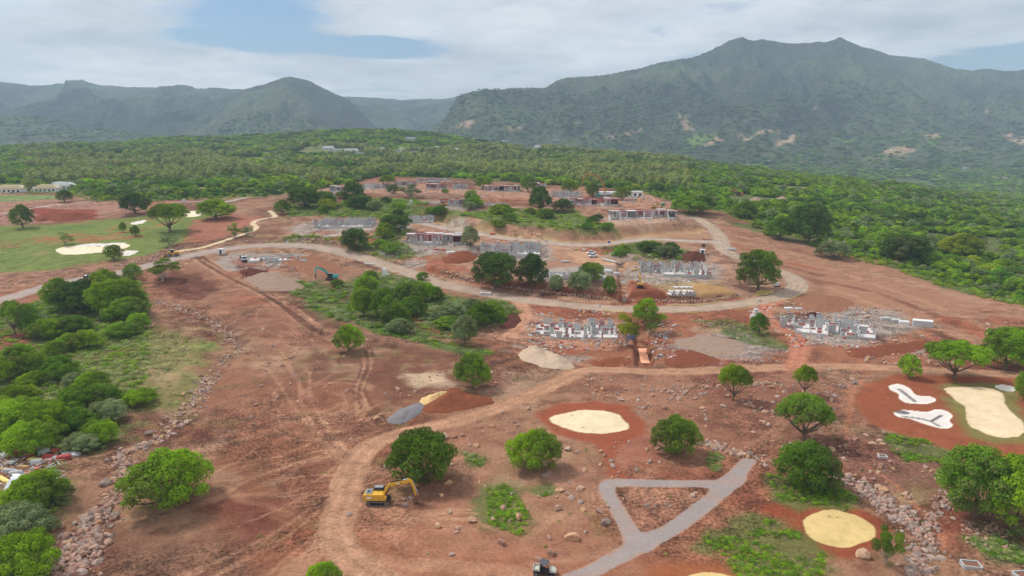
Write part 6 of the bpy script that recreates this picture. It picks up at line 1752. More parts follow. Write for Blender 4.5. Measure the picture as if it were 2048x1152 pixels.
def excavator(px, py, rz, swing, paint, label, s=1.0, boom=None, stick=None, breaker=False, bm_mat=None):
    x, y = at(px, py); z = h1(x, y)
    e = empty('excavator', (x, y, z), R(rz), label, 'excavator'); e.scale = (s, s, s)
    track_unit(e, 4.3, .6, .92, -1.2); track_unit(e, 4.3, .6, .92, 1.2)
    b = MB(); b.box((0, 0, .62), (2.6, 1.9, .5), bev=.15); b.tube([(0, 0, .8), (0, 0, 1.1)], .7, 18); b.build('undercarriage', m_track, e)
    sw = R(swing)
    def rot(o): o.rotation_euler = (0, 0, sw); return o
    b = MB()   # house: rear counterweight rounded, engine hood, right side box
    prof = [(-2.55, 1.15), (-2.75, 1.35), (-2.78, 1.95), (-2.6, 2.25), (-2.2, 2.35), (.9, 2.3), (1.15, 2.15), (1.2, 1.7), (1.2, 1.12)]
    b.prism(prof, -1.35, .42)
    b.prism([(-2.55, 1.15), (-2.7, 1.35), (-2.72, 1.95), (-2.5, 2.22), (-2.1, 2.3), (-1.0, 2.28), (-.98, 1.12)], .42, 1.35)
    b.prism([(1.2, 1.15), (1.6, 1.15), (1.6, 1.75), (1.2, 1.95)], -1.35, -.45)
    o = rot(b.build('body', paint, e))
    b = MB(); b.box((-.1, -.05, 1.06), (4.4, 2.3, .12)); rot(b.build('deck', m_dark, e))
    b = MB(); b.box((-1.75, 0, 2.44), (1.25, 1.9, .16), bev=.06); 
    for i in range(6): b.box((-1.75, -.75 + i * .3, 2.535), (1.0, .10, .03))
    rot(b.build('engine_grille', m_grey, e)); 
    b = MB(); b.box((-1.75, -.3, 2.6), (.5, .4, .1)); b.tube([(-1.0, .55, 2.3), (-1.0, .55, 2.75)], .07, 8); rot(b.build('exhaust', m_dark, e))
    b = MB(); b.prism([(-.85, 1.15), (.95, 1.15), (1.15, 1.7), (.95, 2.75), (.7, 2.92), (-.75, 2.92), (-.85, 2.8)], .46, 1.36); c = rot(b.build('cab', m_dark, e))
    b = MB(); b.prism([(-.65, 1.85), (.92, 1.85), (.82, 2.65), (-.65, 2.68)], .44, 1.38); b.box((1.07, .91, 2.2), (.06, .7, .85)); b.build('cab_window', m_glass, c)
    b = MB(); b.box((-.02, .91, 2.97), (1.65, .98, .08), bev=.05); b.box((.3, .91, 3.02), (.6, .6, .03)); b.build('cab_roof', m_grey, c)
    b = MB(); b.box((-1.6, -1.36, 1.75), (.9, .02, .35)); b.box((1.9, -.26, 3.9), (.0, .0, .0)); rot(b.build('side_decal', m_white, e))
    bl = boom or [(.9, 1.7), (1.5, 2.9), (2.35, 3.75), (3.3, 4.1), (4.7, 4.25), (5.9, 4.45)]
    b = MB(); beam(b, bl, [.5, .62, .75, .68, .52, .34], -.26, .22); bo = rot(b.build('boom', bm_mat or paint, e))
    m1 = np.array(bl[3]); m2 = np.array(bl[4])
    b = MB(); c3 = (m1 + m2) / 2; b.box((c3[0] - .1, -.275, c3[1]), (.7, .012, .28)); b.build('boom_decal', m_white, bo)
    b = MB(); b.box((c3[0] + .22, -.285, c3[1]), (.28, .012, .24)); b.build('boom_emblem', m_dark, bo)
    b = MB(); q_ = [(p[0], .05, p[1] + .42) for p in bl[1:]]; b.tube(q_, .04, 6); b.tube([(p[0], -.1, p[2] + .03) for p in q_], .04, 6); rot(b.build('hydraulic_hose', m_black, e))
    tip = np.array(bl[-1]); sk = stick or [(5.55, 4.95), (6.25, 4.45), (6.65, 3.5), (6.95, 2.2), (7.05, 1.6)]
    b = MB(); beam(b, sk, [.28, .55, .45, .32, .26], -.18, .16); st = rot(b.build('stick', bm_mat or paint, e))
    b = MB(); b.tube([(bl[2][0], 0, bl[2][1] + .55), (bl[4][0], 0, bl[4][1] + .5)], .11, 8); b.tube([(1.35, -.38, 1.75), (bl[2][0], -.38, bl[2][1] - .2)], .12, 8); b.tube([(1.35, .34, 1.75), (bl[2][0], .34, bl[2][1] - .2)], .12, 8); rot(b.build('hydraulic_cylinder', m_dark, e))
    b = MB(); b.tube([(bl[4][0], 0, bl[4][1] + .5), (sk[0][0], 0, sk[0][1])], .07, 8); b.tube([(sk[1][0] + .3, 0, sk[1][1]), (sk[3][0] + .4, 0, sk[3][1])], .08, 8); rot(b.build('piston_rod', m_tin, e))
    bx2, bz2 = sk[-1]; b = MB()
    if breaker: b.box((bx2, 0, bz2 - .7), (.45, .4, 1.2)); b.tube([(bx2, 0, bz2 - 1.2), (bx2, 0, bz2 - 1.9)], [.1, .03], 8); rot(b.build('breaker', m_dark, e))
    else:
        pr = [(bx2 - .1, bz2 + .12), (bx2 + .55, bz2 + .1), (bx2 + .75, bz2 - .5), (bx2 + .5, bz2 - 1.15), (bx2 + .1, bz2 - 1.35), (bx2 - .55, bz2 - 1.1), (bx2 - .2, bz2 - .95), (bx2 + .25, bz2 - .95), (bx2 + .45, bz2 - .45), (bx2 + .3, bz2 - .1)]
        b.prism(pr, -.55, .55); 
        b.prism(pr[:6], -.6, -.54); b.prism(pr[:6], .54, .6)
        bk = rot(b.build('bucket', m_rust, e))
        b = MB()
        for i in range(5): b.box((bx2 - .62, -.44 + i * .22, bz2 - 1.1), (.2, .08, .08))
        b.build('bucket_teeth', m_steel, bk)
    return e
excavator(758, 1006, -4, 4, m_yel, 'large yellow excavator with raised boom beside the dense deep green tree', .92)
excavator(663, 560, 176, 0, m_teal, 'teal excavator working on bare soil left of the middle thicket', 1.05, boom=[(.9, 1.7), (1.5, 2.9), (2.4, 3.8), (3.6, 4.3), (4.9, 4.8), (6.1, 5.2)], stick=[(5.7, 5.7), (6.4, 5.1), (6.6, 4.0), (6.7, 2.8), (6.7, 2.3)], breaker=True)
excavator(1280, 574, 84, 0, m_yel, 'small yellow excavator seen from behind next to the concrete lined trench', .95, boom=[(.9, 1.7), (1.5, 3.0), (2.3, 4.2), (3.0, 4.9), (3.8, 5.2), (4.6, 5.3)], stick=[(4.4, 5.6), (5.0, 5.1), (5.2, 4.0), (5.3, 2.8), (5.3, 2.1)])
excavator(1478, 392, 150, 0, m_org, 'orange excavator arm among the trees near the grey gravel heaps', 1.15)
excavator(880, 372, 20, 0, m_yel, 'tiny yellow excavator behind the back row of house shells', .9)
excavator(1308, 417, 10, 0, m_yel, 'yellow excavator behind the white roofed house shell', .8)

# ------------------------------------------------------------------ wheels and road vehicles
def wheel(parent, x, y, r, w):
    b = MB(); b.ring((x, y, r), (0, 1, 0), r, r * .55, w, 18); t = b.build('wheel', m_black, parent)
    b = MB(); b.ring((x, y, r), (0, 1, 0), r * .56, r * .12, w * .7, 14); b.build('rim', m_grey, t)
def loft(b, secs, mat=0):
    """closed skin over cross-sections: each (x, half-width bottom, half-width top, z0, z1)"""
    V = []
    for x, wb, wt, z0, z1 in secs:
        V += [(x, -wb, z0), (x, wb, z0), (x, wb * 1.02, z0 + (z1 - z0) * .55), (x, wt, z1), (x, -wt, z1), (x, -wb * 1.02, z0 + (z1 - z0) * .55)]
    n = 6; F = [tuple(range(n)), tuple(reversed(range(len(V) - n, len(V))))]
    for s_ in range(len(secs) - 1): F += [(s_ * n + i, s_ * n + (i + 1) % n, (s_ + 1) * n + (i + 1) % n, (s_ + 1) * n + i) for i in range(n)]
    b.add(V, F, mat)
def car(px, py, rz, paint, label, kind='car', cat='car', s=1.0, group=None):
    x, y = at(px, py); z = h1(x, y) + .06
    e = empty({'car': 'parked_car', 'pickup': 'pickup_truck'}[kind], (x, y, z), R(rz), label, cat, group); e.scale = (s, s, s)
    b = MB(); loft(b, [(-2.2, .78, .72, .45, .85), (-2.05, .86, .8, .3, 1.0), (-.9, .88, .82, .28, 1.02), (.9, .88, .82, .28, 1.02), (1.9, .84, .76, .3, .88), (2.2, .74, .66, .42, .72)]); b.build('body', paint, e, smooth=True)
    b = MB()
    if kind == 'car': loft(b, [(-1.95, .76, .60, .98, 1.02), (-1.35, .78, .60, .98, 1.40), (.2, .78, .62, .98, 1.45), (1.1, .76, .66, .98, 1.02)])
    else: loft(b, [(-.55, .78, .64, .98, 1.60), (-.5, .78, .64, .98, 1.64), (.55, .78, .64, .98, 1.62), (1.25, .76, .68, .98, 1.04)])
    c = b.build('cabin', m_glass, e, smooth=True)
    b = MB(); x0, x1 = (-1.3, .3) if kind == 'car' else (-.5, .6); b.box(((x0 + x1) / 2, 0, 1.44 if kind == 'car' else 1.64), (x1 - x0, 1.22, .05), bev=.02); b.build('roof', paint, e)
    if kind == 'pickup':
        b = MB(); b.box((-1.35, 0, 1.05), (1.5, 1.4, .04)); b.build('cargo_bed', m_dark, e)
        b = MB(); b.box((-1.35, .78, 1.12), (1.6, .08, .28)); b.box((-1.35, -.78, 1.12), (1.6, .08, .28)); b.box((-2.12, 0, 1.12), (.08, 1.5, .28)); b.build('bed_side', paint, e)
    for sx_ in (-1.35, 1.35):
        for sy_ in (-.80, .80): wheel(e, sx_, sy_, .33, .22)
    for sy_ in (-.55, .55):
        b = MB(); b.box((2.14, sy_, .66), (.1, .3, .14)); b.build('headlight', m_tin, e)
        b = MB(); b.box((-2.17, sy_, .74), (.08, .28, .14)); b.build('tail_light', m_redform, e)
    return e
m_darkcar = solid('dark_blue_car_paint', (.03, .045, .06), .25, var=.05, spec=.6)
car(178, 556, 14, m_darkcar, 'dark car driving on the haul road near two people on foot')
car(1553, 572, 62, m_white, 'white car parked in the hairpin of the haul road')
car(1182, 508, 200, m_white, 'white pickup on the pale yard, upper one of two side by side', 'pickup', 'pickup')
car(1186, 514, 198, m_white, 'white pickup on the pale yard, lower one of two side by side', 'pickup', 'pickup')
car(938, 462 + 28, 10, m_white, 'white vehicle parked beneath the rounded grey green tree', 'pickup', 'pickup')
car(1270, 399, 100, m_white, 'white pickup near the two level site cabin, left one', 'pickup', 'pickup'); car(1288, 399, 80, m_white, 'white pickup near the two level site cabin, right one', 'pickup', 'pickup')
def truck(px, py, rz, label, cabm, tip, s=1.0):
    x, y = at(px, py); e = empty('tipper_truck', (x, y, h1(x, y) + .05), R(rz), label, 'truck'); e.scale = (s, s, s)
    b = MB(); b.box((0, 0, .8), (7.2, .9, .3)); b.build('chassis', m_dark, e)
    b = MB(); b.prism([(2.1, .7), (3.75, .7), (3.8, 1.6), (3.45, 2.7), (2.1, 2.75)], -1.15, 1.15); c = b.build('cab', cabm, e)
    b = MB(); b.prism([(3.80, 1.65), (3.86, 1.65), (3.54, 2.5), (3.48, 2.5)], -1.0, 1.0); b.box((2.85, 1.16, 2.05), (.9, .03, .6)); b.box((2.85, -1.16, 2.05), (.9, .03, .6)); b.build('windscreen', m_glass, c)
    b = MB(); b.box((3.82, 0, .85), (.12, 2.2, .4)); b.build('bumper', m_dark, c)
    b = MB(); b.box((-.95, 0, 1.15), (5.4, 2.3, .12)); b.box((-.95, 1.15, 1.75), (5.4, .1, 1.2)); b.box((-.95, -1.15, 1.75), (5.4, .1, 1.2)); b.box((1.7, 0, 1.85), (.1, 2.3, 1.4)); b.box((-3.6, 0, 1.65), (.1, 2.3, 1.0)); b.build('tipping_body', tip, e)
    for sx_ in (3.0, -1.4, -2.6):
        for sy_ in (-1.0, 1.0): wheel(e, sx_, sy_, .5, .34)
    return e
truck(487, 522, -62, 'tipper truck with white cab and dark body by the low slab foundation', m_white, m_dark)
truck(862, 366, 5, 'tiny white tipper truck at the back left of the forest edge shells', m_white, m_tin)
# wheel loader by the roadside
def loader(px, py, rz, label, name='wheel_loader', dozer=False):
    x, y = at(px, py); e = empty(name, (x, y, h1(x, y)), R(rz), label, 'dozer' if dozer else 'loader')
    b = MB(); b.box((-1.6, 0, 1.6), (2.8, 1.7, 1.2), bev=.15); b.box((1.0, 0, 1.2), (2.4, 1.2, .8)); b.build('body', m_yel, e)
    b = MB(); b.box((.1, 0, 2.5), (1.3, 1.4, 1.5)); c = b.build('cab', m_glass, e)
    b = MB(); b.box((.1, 0, 3.3), (1.6, 1.6, .14)); b.build('cab_roof', m_cream, c)
    b = MB(); beam(b, [(.8, 1.9), (2.2, 1.6), (3.4, .8)], [.35, .35, .3], -.6, -.35); beam(b, [(.8, 1.9), (2.2, 1.6), (3.4, .8)], [.35, .35, .3], .35, .6); b.build('lift_arm', m_yel, e)
    b = MB(); b.prism([(3.3, 1.3), (3.4, .2), (4.4, .1), (4.3, .25), (3.55, .4), (3.5, 1.3)], -1.4, 1.4); b.build('blade' if dozer else 'bucket', m_rust, e)
    if dozer: track_unit(e, 3.6, .5, 1.0, -1.0); track_unit(e, 3.6, .5, 1.0, 1.0)
    else:
        for sx_ in (-1.7, 1.5):
            for sy_ in (-1.05, 1.05): wheel(e, sx_, sy_, .75, .5)
loader(346, 512, 196, 'muddy yellow wheel loader with cream cab roof on the haul road edge')
loader(888, 412, 175, 'yellow dozer in front of the flat roofed concrete house shell', 'bulldozer', True)
# concrete pump with its boom raised
def pump(px, py):
    x, y = at(px, py); k = ppm(y); e = empty('concrete_pump_truck', (x, y, h1(x, y)), 0, 'red concrete pump with tall folded boom arching over the trees', 'pump truck')
    b = MB(); b.box((0, 0, 1.2), (9, 2.3, .8)); b.box((4.8, 0, 1.6), (1.8, 2.3, 2.2), bev=.1); b.build('chassis', m_white, e)
    for sx_ in (-3.5, -2.3, 2.6, 4.6):
        for sy_ in (-1, 1): wheel(e, sx_, sy_, .5, .35)
    u = 1 / k
    path = [(0, 2.0), (-1 * u, 14 * u), (-6 * u, 28 * u), (-14 * u, 38 * u), (-26 * u, 42 * u), (-40 * u, 44 * u)]
    b = MB(); beam(b, path, [.95, .8, .7, .6, .5, .4], -.3, .3); b.build('boom', m_org, e)
    b = MB(); b.tube([(-40 * u, 0, 44 * u), (-44 * u, 0, 32 * u), (-47 * u, 0, 20 * u)], .22, 8); b.build('delivery_hose', m_org, e)
pump(1210, 392)
# buggy at the bottom edge
def buggy(px, py, rz):
    x, y = at(px, py); e = empty('buggy', (x, y, h1(x, y)), R(rz), 'buggy with dark roof and pale body parked at the bottom edge', 'buggy'); e.scale = (1.05, 1.05, 1.05)
    pale = solid('pale_body_paint', (.52, .50, .44), .45, var=.1)
    b = MB(); b.box((0, 0, .55), (2.7, 1.1, .3)); b.build('chassis', m_black, e)
    b = MB(); loft(b, [(.75, .55, .5, .65, 1.15), (1.1, .62, .55, .6, 1.12), (1.45, .58, .5, .6, .98), (1.6, .45, .4, .62, .85)]); b.build('hood', pale, e, smooth=True)
    b = MB(); b.box((-1.05, 0, .82), (1.0, 1.35, .08)); b.box((-1.05, .66, .98), (1.0, .06, .28)); b.box((-1.05, -.66, .98), (1.0, .06, .28)); b.box((-1.54, 0, .98), (.06, 1.35, .28)); b.build('cargo_bed', pale, e)
    b = MB(); b.box((-.55, 0, 1.05), (.06, 1.3, .45)); b.build('bed_guard', m_black, e)
    b = MB()
    for sy_ in (-.62, .62): b.tube([(.85, sy_, .9), (.45, sy_, 1.85), (-.5, sy_, 1.85), (-.62, sy_, .7)], .035, 8)
    b.tube([(.45, -.62, 1.85), (.45, .62, 1.85)], .035, 8); b.tube([(-.5, -.62, 1.85), (-.5, .62, 1.85)], .035, 8); b.build('roll_cage', m_black, e)
    b = MB(); b.box((-.03, 0, 1.90), (1.15, 1.4, .07), bev=.05, taper=.96); b.build('roof', solid('dark_roof', (.07, .075, .095), .5, var=.1), e)
    for sy_ in (-.3, .3):
        b = MB(); b.box((-.15, sy_, .82), (.5, .5, .16)); b.box((-.4, sy_, 1.1), (.12, .5, .55)); b.build('seat', m_black, e)
    b = MB(); b.ring((.35, .3, 1.15), (.8, 0, .5), .17, .13, .04, 14); b.build('steering_wheel', m_black, e)
    for sx_ in (-1.05, 1.15):
        for sy_ in (-.68, .68): wheel(e, sx_, sy_, .36, .27)
        for sy_ in (-.68, .68):
            b = MB(); b.prism([(sx_ - .45, .62), (sx_ - .3, .82), (sx_ + .3, .82), (sx_ + .45, .62), (sx_ + .4, .6), (sx_ + .25, .76), (sx_ - .25, .76), (sx_ - .4, .6)], sy_ - .15, sy_ + .15); b.build('mudguard', m_dark, e)
    for sy_ in (-.38, .38):
        b = MB(); b.box((1.6, sy_, .82), (.06, .2, .12)); b.build('headlight', m_tin, e)
buggy(1089, 1149, -12)

# ------------------------------------------------------------------ people by the dark car
def person(px, py, face, shirt, label):
    x, y = at(px, py)
    J = [(0, 0, .95), (0, 0, 1.18), (0, 0, 1.42), (0, .01, 1.53), (0, .02, 1.66), (0, .01, 1.76), (.09, 0, .90), (.12, -.06, .50), (.13, 0, .09), (.13, .12, .04), (-.09, 0, .90), (-.11, .12, .52), (-.12, .05, .09), (-.12, .17, .04),
         (.19, 0, 1.40), (.25, .02, 1.14), (.24, .12, .90), (.24, .16, .82), (-.19, 0, 1.40), (-.26, -.03, 1.14), (-.24, .04, .90), (-.24, .07, .82)]
    E = [(0, 1), (1, 2), (2, 3), (3, 4), (4, 5), (0, 6), (6, 7), (7, 8), (8, 9), (0, 10), (10, 11), (11, 12), (12, 13), (2, 14), (14, 15), (15, 16), (16, 17), (2, 18), (18, 19), (19, 20), (20, 21)]
    Rr = [.14, .13, .15, .055, .095, .085, .10, .07, .045, .035, .10, .07, .045, .035, .065, .045, .035, .03, .065, .045, .035, .03]
    me = bpy.data.meshes.new('person'); me.from_pydata(J, E, [])
    bm = bmesh.new(); bm.from_mesh(me); lay = bm.verts.layers.skin.verify()
    for v_, r in zip(bm.verts, Rr): v_[lay].radius = (r, r); v_[lay].use_root = v_.index == 0
    bm.to_mesh(me); bm.free()
    o = ob('person', me, None, (x, y, h1(x, y))); o.rotation_euler = (0, 0, R(face))
    o.modifiers.new('skin', 'SKIN'); s_ = o.modifiers.new('sub', 'SUBSURF'); s_.levels = 1; s_.render_levels = 1
    m, t, ou = new_mat('clothes'); b = nd(t, 'ShaderNodeBsdfDiffuse'); tc_ = nd(t, 'ShaderNodeTexCoord'); sp3 = nd(t, 'ShaderNodeSeparateXYZ'); lk(t, tc_.outputs['Object'], sp3.inputs[0])
    c = t_mix(t, t_math(t, 'GREATER_THAN', sp3.outputs[2], .98), (.05, .06, .10), shirt); c = t_mix(t, t_math(t, 'GREATER_THAN', sp3.outputs[2], 1.50), c, (.16, .09, .06)); c = t_mix(t, t_math(t, 'GREATER_THAN', sp3.outputs[2], 1.70), c, (.75, .75, .72))
    lk(t, c, b.inputs[0]); lk(t, b.outputs[0], ou.inputs[0]); me.materials.append(m)
    tag(o, label, 'person')
person(210, 552, 200, (.7, .7, .68), 'person in white shirt walking on the haul road, left of two'); person(214, 553, 160, (.55, .58, .6), 'person in pale shirt and helmet on the haul road, right of two')
person(1200, 617, 90, (.1, .12, .3), 'person in dark clothes standing at the road edge above the nearest block shell')

# ------------------------------------------------------------------ site things
def boxes(px, py, dims, rz, mat, name, label, cat, extra=None, group=None):
    x, y = at(px, py); e = empty(name, (x, y, h1(x, y)), R(rz), label, cat, group)
    b = MB(); b.box((0, 0, dims[2] / 2), dims, bev=.03); b.build('body', mat, e)
    if extra: extra(e, dims)
    return e
def kiosk_x(e, d):
    b = MB(); b.box((d[0] * .15, -d[1] / 2 - .02, d[2] * .45), (d[0] * .4, .05, d[2] * .8)); b.build('doorway', m_dark, e)
    b = MB(); b.box((0, 0, d[2] + .06), (d[0] + .3, d[1] + .3, .12)); b.build('roof', m_white, e)
boxes(443, 508, (2.8, 2.4, 2.6), -15, m_white, 'site_hut', 'white site hut at the junction by the tipper truck', 'hut', kiosk_x)
boxes(1404, 508, (2.6, 2.2, 2.3), -20, m_white, 'site_hut', 'small white hut by the inner edge of the upper haul road', 'hut', kiosk_x)
boxes(1407, 493, (1.6, 1.2, 1.2), -20, m_dark, 'generator', 'small dark generator box above the small white hut', 'generator')
def stack_x(e, d):
    b = MB(); b.box((.3, .1, d[2] + .52), (1.6, 1.4, 1.0)); b.build('upper_block', m_slab, e)
def cubes(px, py, n, label, mat=None):
    x, y = at(px, py); k = ppm(y); e = empty('concrete_box_stack', (x, y, h1(x, y)), R(-5), label, 'concrete boxes')
    for c in n:
        b = MB(); b.box((c[0], c[1], c[2] + .55), (1.5, 1.5, 1.08), bev=.03); b.build('concrete_box', mat or m_slab, e)
cubes(1507, 636, [(-.4, 0, 0), (1.2, 0, 0), (1.2, 1.6, 0), (.6, .5, 1.1), (1.7, .6, 1.1), (.9, .5, 2.2)], 'tall stack of pale concrete boxes at the lower edge of the haul road')
cubes(768, 552, [(0, 0, 0), (1.6, .3, 0), (.3, .2, 1.1), (.3, .2, 2.2)], 'white concrete box stack at the roadside near the middle thicket', m_white)
cubes(968, 590, [(-1, 0, 0), (.6, 0, 0), (2.2, .2, 0)], 'row of pale concrete boxes on the lower road verge')
cubes(1075, 506, [(0, 0, 0), (.2, .1, 1.1), (.2, .1, 2.2)], 'narrow grey block pillar at the right end of a house shell')
cubes(1305 - 75, 550, [(0, 0, 0), (1.5, 1, 0)], 'pair of concrete boxes at the head of the trench')
cubes(712, 412 + 0, [(0, 0, 0)], 'single pale concrete box among the dark trees') if False else None
cubes(822, 410, [(-1.6, 0, 0), (0, 0, 0), (1.6, 0, 0), (0, 0, 1.1), (.1, 0, 2.2)], 'stepped white concrete block pile beside the green scrub')
cubes(803, 460, [(0, 0, 0), (.1, 0, 1.1)], 'pale block stack on the verge of the upper road', m_white)
cubes(366, 404, [(0, 0, 0), (1.6, 0, 0), (.8, 0, 1.1)], 'grey box on the far left service road')
cubes(1455, 492 + 8, [(0, 0, 0), (1.7, .3, 0), (3.2, 0, 0)], 'row of pale boxes at the outer edge of the road junction')
# trench lining
def ribbon(px, hw, t, mat, name, label, dz, cat):
    q = P(px, 4); V, F = [], []
    for i, p in enumerate(q):
        a = np.array(q[max(i - 1, 0)]); b = np.array(q[min(i + 1, len(q) - 1)]); d = unit(b - a); n_ = np.array([-d[1], d[0]]) * hw
        for s_, z_ in ((-1, 0), (1, 0), (1, t), (-1, t)): V.append((p[0] + n_[0] * s_, p[1] + n_[1] * s_, h1(*p) + dz + z_))
    c = V[0]; V = [(v[0] - c[0], v[1] - c[1], v[2] - c[2]) for v in V]
    for i in range(len(q) - 1):
        for j in range(4): F.append((i * 4 + j, i * 4 + (j + 1) % 4, (i + 1) * 4 + (j + 1) % 4, (i + 1) * 4 + j))
    F += [(0, 1, 2, 3), tuple(len(V) - 4 + k for k in (3, 2, 1, 0))]
    me = bpy.data.meshes.new(name); me.from_pydata(V, [], F); me.materials.append(mat)
    return tag(ob(name, me, None, c), label, cat)
ribbon([(1243, 530), (1247, 560), (1250, 588), (1251, 602)], 1.0, .3, solid('dull_concrete', S(150, 146, 142), .9), 'concrete_channel', 'long narrow grey concrete channel running down to the boulder wall', -.35, 'channel')
ribbon([(1205, 520), (1225, 524), (1240, 528)], .8, .6, m_slab, 'concrete_channel', 'pale concrete strip at the head of the long channel', .1, 'channel')
ribbon([(1285, 698), (1287, 712), (1291, 728)], 1.3, .04, m_orgnet, 'plastic_sheet', 'orange and white plastic sheet at the lower end of the open trench', .2, 'sheet')
# pipes
for i in range(8):
    for lv in range(2 if i < 7 else 1):
        if lv == 1 and i % 2 and i < 4: continue
        x, y = at(1340 + i * 6.6, 592); k = .5
        e = empty('concrete_pipe', (x + (.55 if lv else 0), y, h1(x, y) + .6 + lv * 1.05), R(32), 'white concrete pipe in the neat double row above the boulder wall', 'pipe', 'concrete pipes above the boulder wall')
        b = MB(); b.ring((0, 0, 0), (0, 1, 0), .60, .45, 2.6, 16); b.build('pipe_wall', m_slab, e, smooth=True); b = MB(); b.ring((0, -1.2, 0), (0, 1, 0), .66, .6, .25, 16); b.build('collar', m_slab, e)
for i in range(4):
    x, y = at(1352 + i * 9, 588); e = empty('concrete_pipe', (x, y, h1(x, y) + 2.6), R(40 + i * 9), 'white concrete pipe lying loose on top of the pipe rows', 'pipe', 'loose concrete pipes on top'); b = MB(); b.ring((0, 0, 0), (0, 1, 0), .58, .44, 2.4, 16); b.build('pipe_wall', m_slab, e, smooth=True)
def pipe_run(px, label, r=.11, mat=None, group=None):
    q = P(px, 3); c = (q[0][0], q[0][1], h1(*q[0])); b = MB(); b.tube([(a - c[0], b2 - c[1], h1(a, b2) - c[2] + r + .12) for a, b2 in q], r, 6)
    tag(b.build('plastic_pipe', mat or m_ylw, None, c), label, 'pipe', group)
pipe_run([(1335, 611), (1400, 610), (1445, 604)], 'yellow pipe laid along the foot of the right boulder wall')
pipe_run([(1210, 623), (1245, 625)], 'short yellow pipe on the lower verge near the yellow green tree'); pipe_run([(1204, 631), (1230, 629)], 'yellow pipe lying askew on red soil above the block shell')
pipe_run([(1370, 628), (1405, 625)], 'yellow pipe on the lower verge right of the tall open tree'); pipe_run([(1470, 622), (1505, 616)], 'yellow pipe reaching the tall stack of concrete boxes')
for i in range(6): pipe_run([(1508 + i * 2, 592 - i * 2), (1530 + i * 3, 590 - i * 1.5), (1548 - i * 1, 583 + i)], 'yellow pipe in the loose bundle inside the hairpin', .09, None, 'bundled yellow pipes inside the hairpin')
pipe_run([(1560, 602), (1588, 596), (1602, 587)], 'yellow pipe curving round the outside of the hairpin'); pipe_run([(1609, 588), (1615, 579)], 'short yellow pipe standing off the outside of the hairpin')
# marker posts
POSTS = [(1440 + 92, 478), (700, 518), (812, 544), (812 + 130, 575), (900, 556), (1048, 604), (1116, 602), (1478, 593), (1090, 613), (1730, 724), (1735, 734 - 14), (1473, 474), (862, 522), (648, 510), (490, 558)]
for i, (a, b_) in enumerate(POSTS):
    x, y = at(a, b_); b = MB(); b.box((0, 0, .75), (.16, .16, 1.5)); b.box((0, 0, 1.56), (.2, .2, .12), 1)
    tag(b.build('marker_post', [m_white if i % 2 else m_ylw, m_redform], None, (x, y, h1(x, y))), '%s marker post standing at the edge of the site road' % ('white' if i % 2 else 'yellow'), 'post', 'marker posts along the site roads')
# concrete pits at the lower right
def pit(px, py, w, d, rz, label):
    x, y = at(px, py); e = empty('drain_pit', (x, y, h1(x, y)), R(rz), label, 'pit')
    b = MB(); b.box((0, -d / 2, .1), (w, .18, .7)); b.box((0, d / 2, .1), (w, .18, .7)); b.box((-w / 2, 0, .098), (.18, d - .184, .69)); b.box((w / 2, 0, .098), (.18, d - .184, .69)); b.build('rim', m_block, e)
    b = MB(); b.box((0, 0, -.02), (w - .2, d - .2, .5)); b.build('pit_floor', m_rust, e)
pit(1765, 915, 1.5, 1.3, -12, 'square concrete pit beside the weedy patch on the red slope'); pit(1942, 1132, 2.4, 1.7, -12, 'large concrete pit with dark inside at the bottom right'); pit(2046, 1153, 2.2, 1.6, 5, 'pale concrete pit cut by the bottom right corner')
pit(1715, 608, 2.4, 1.6, 5, 'small pale concrete pit on the bare strip') if False else None
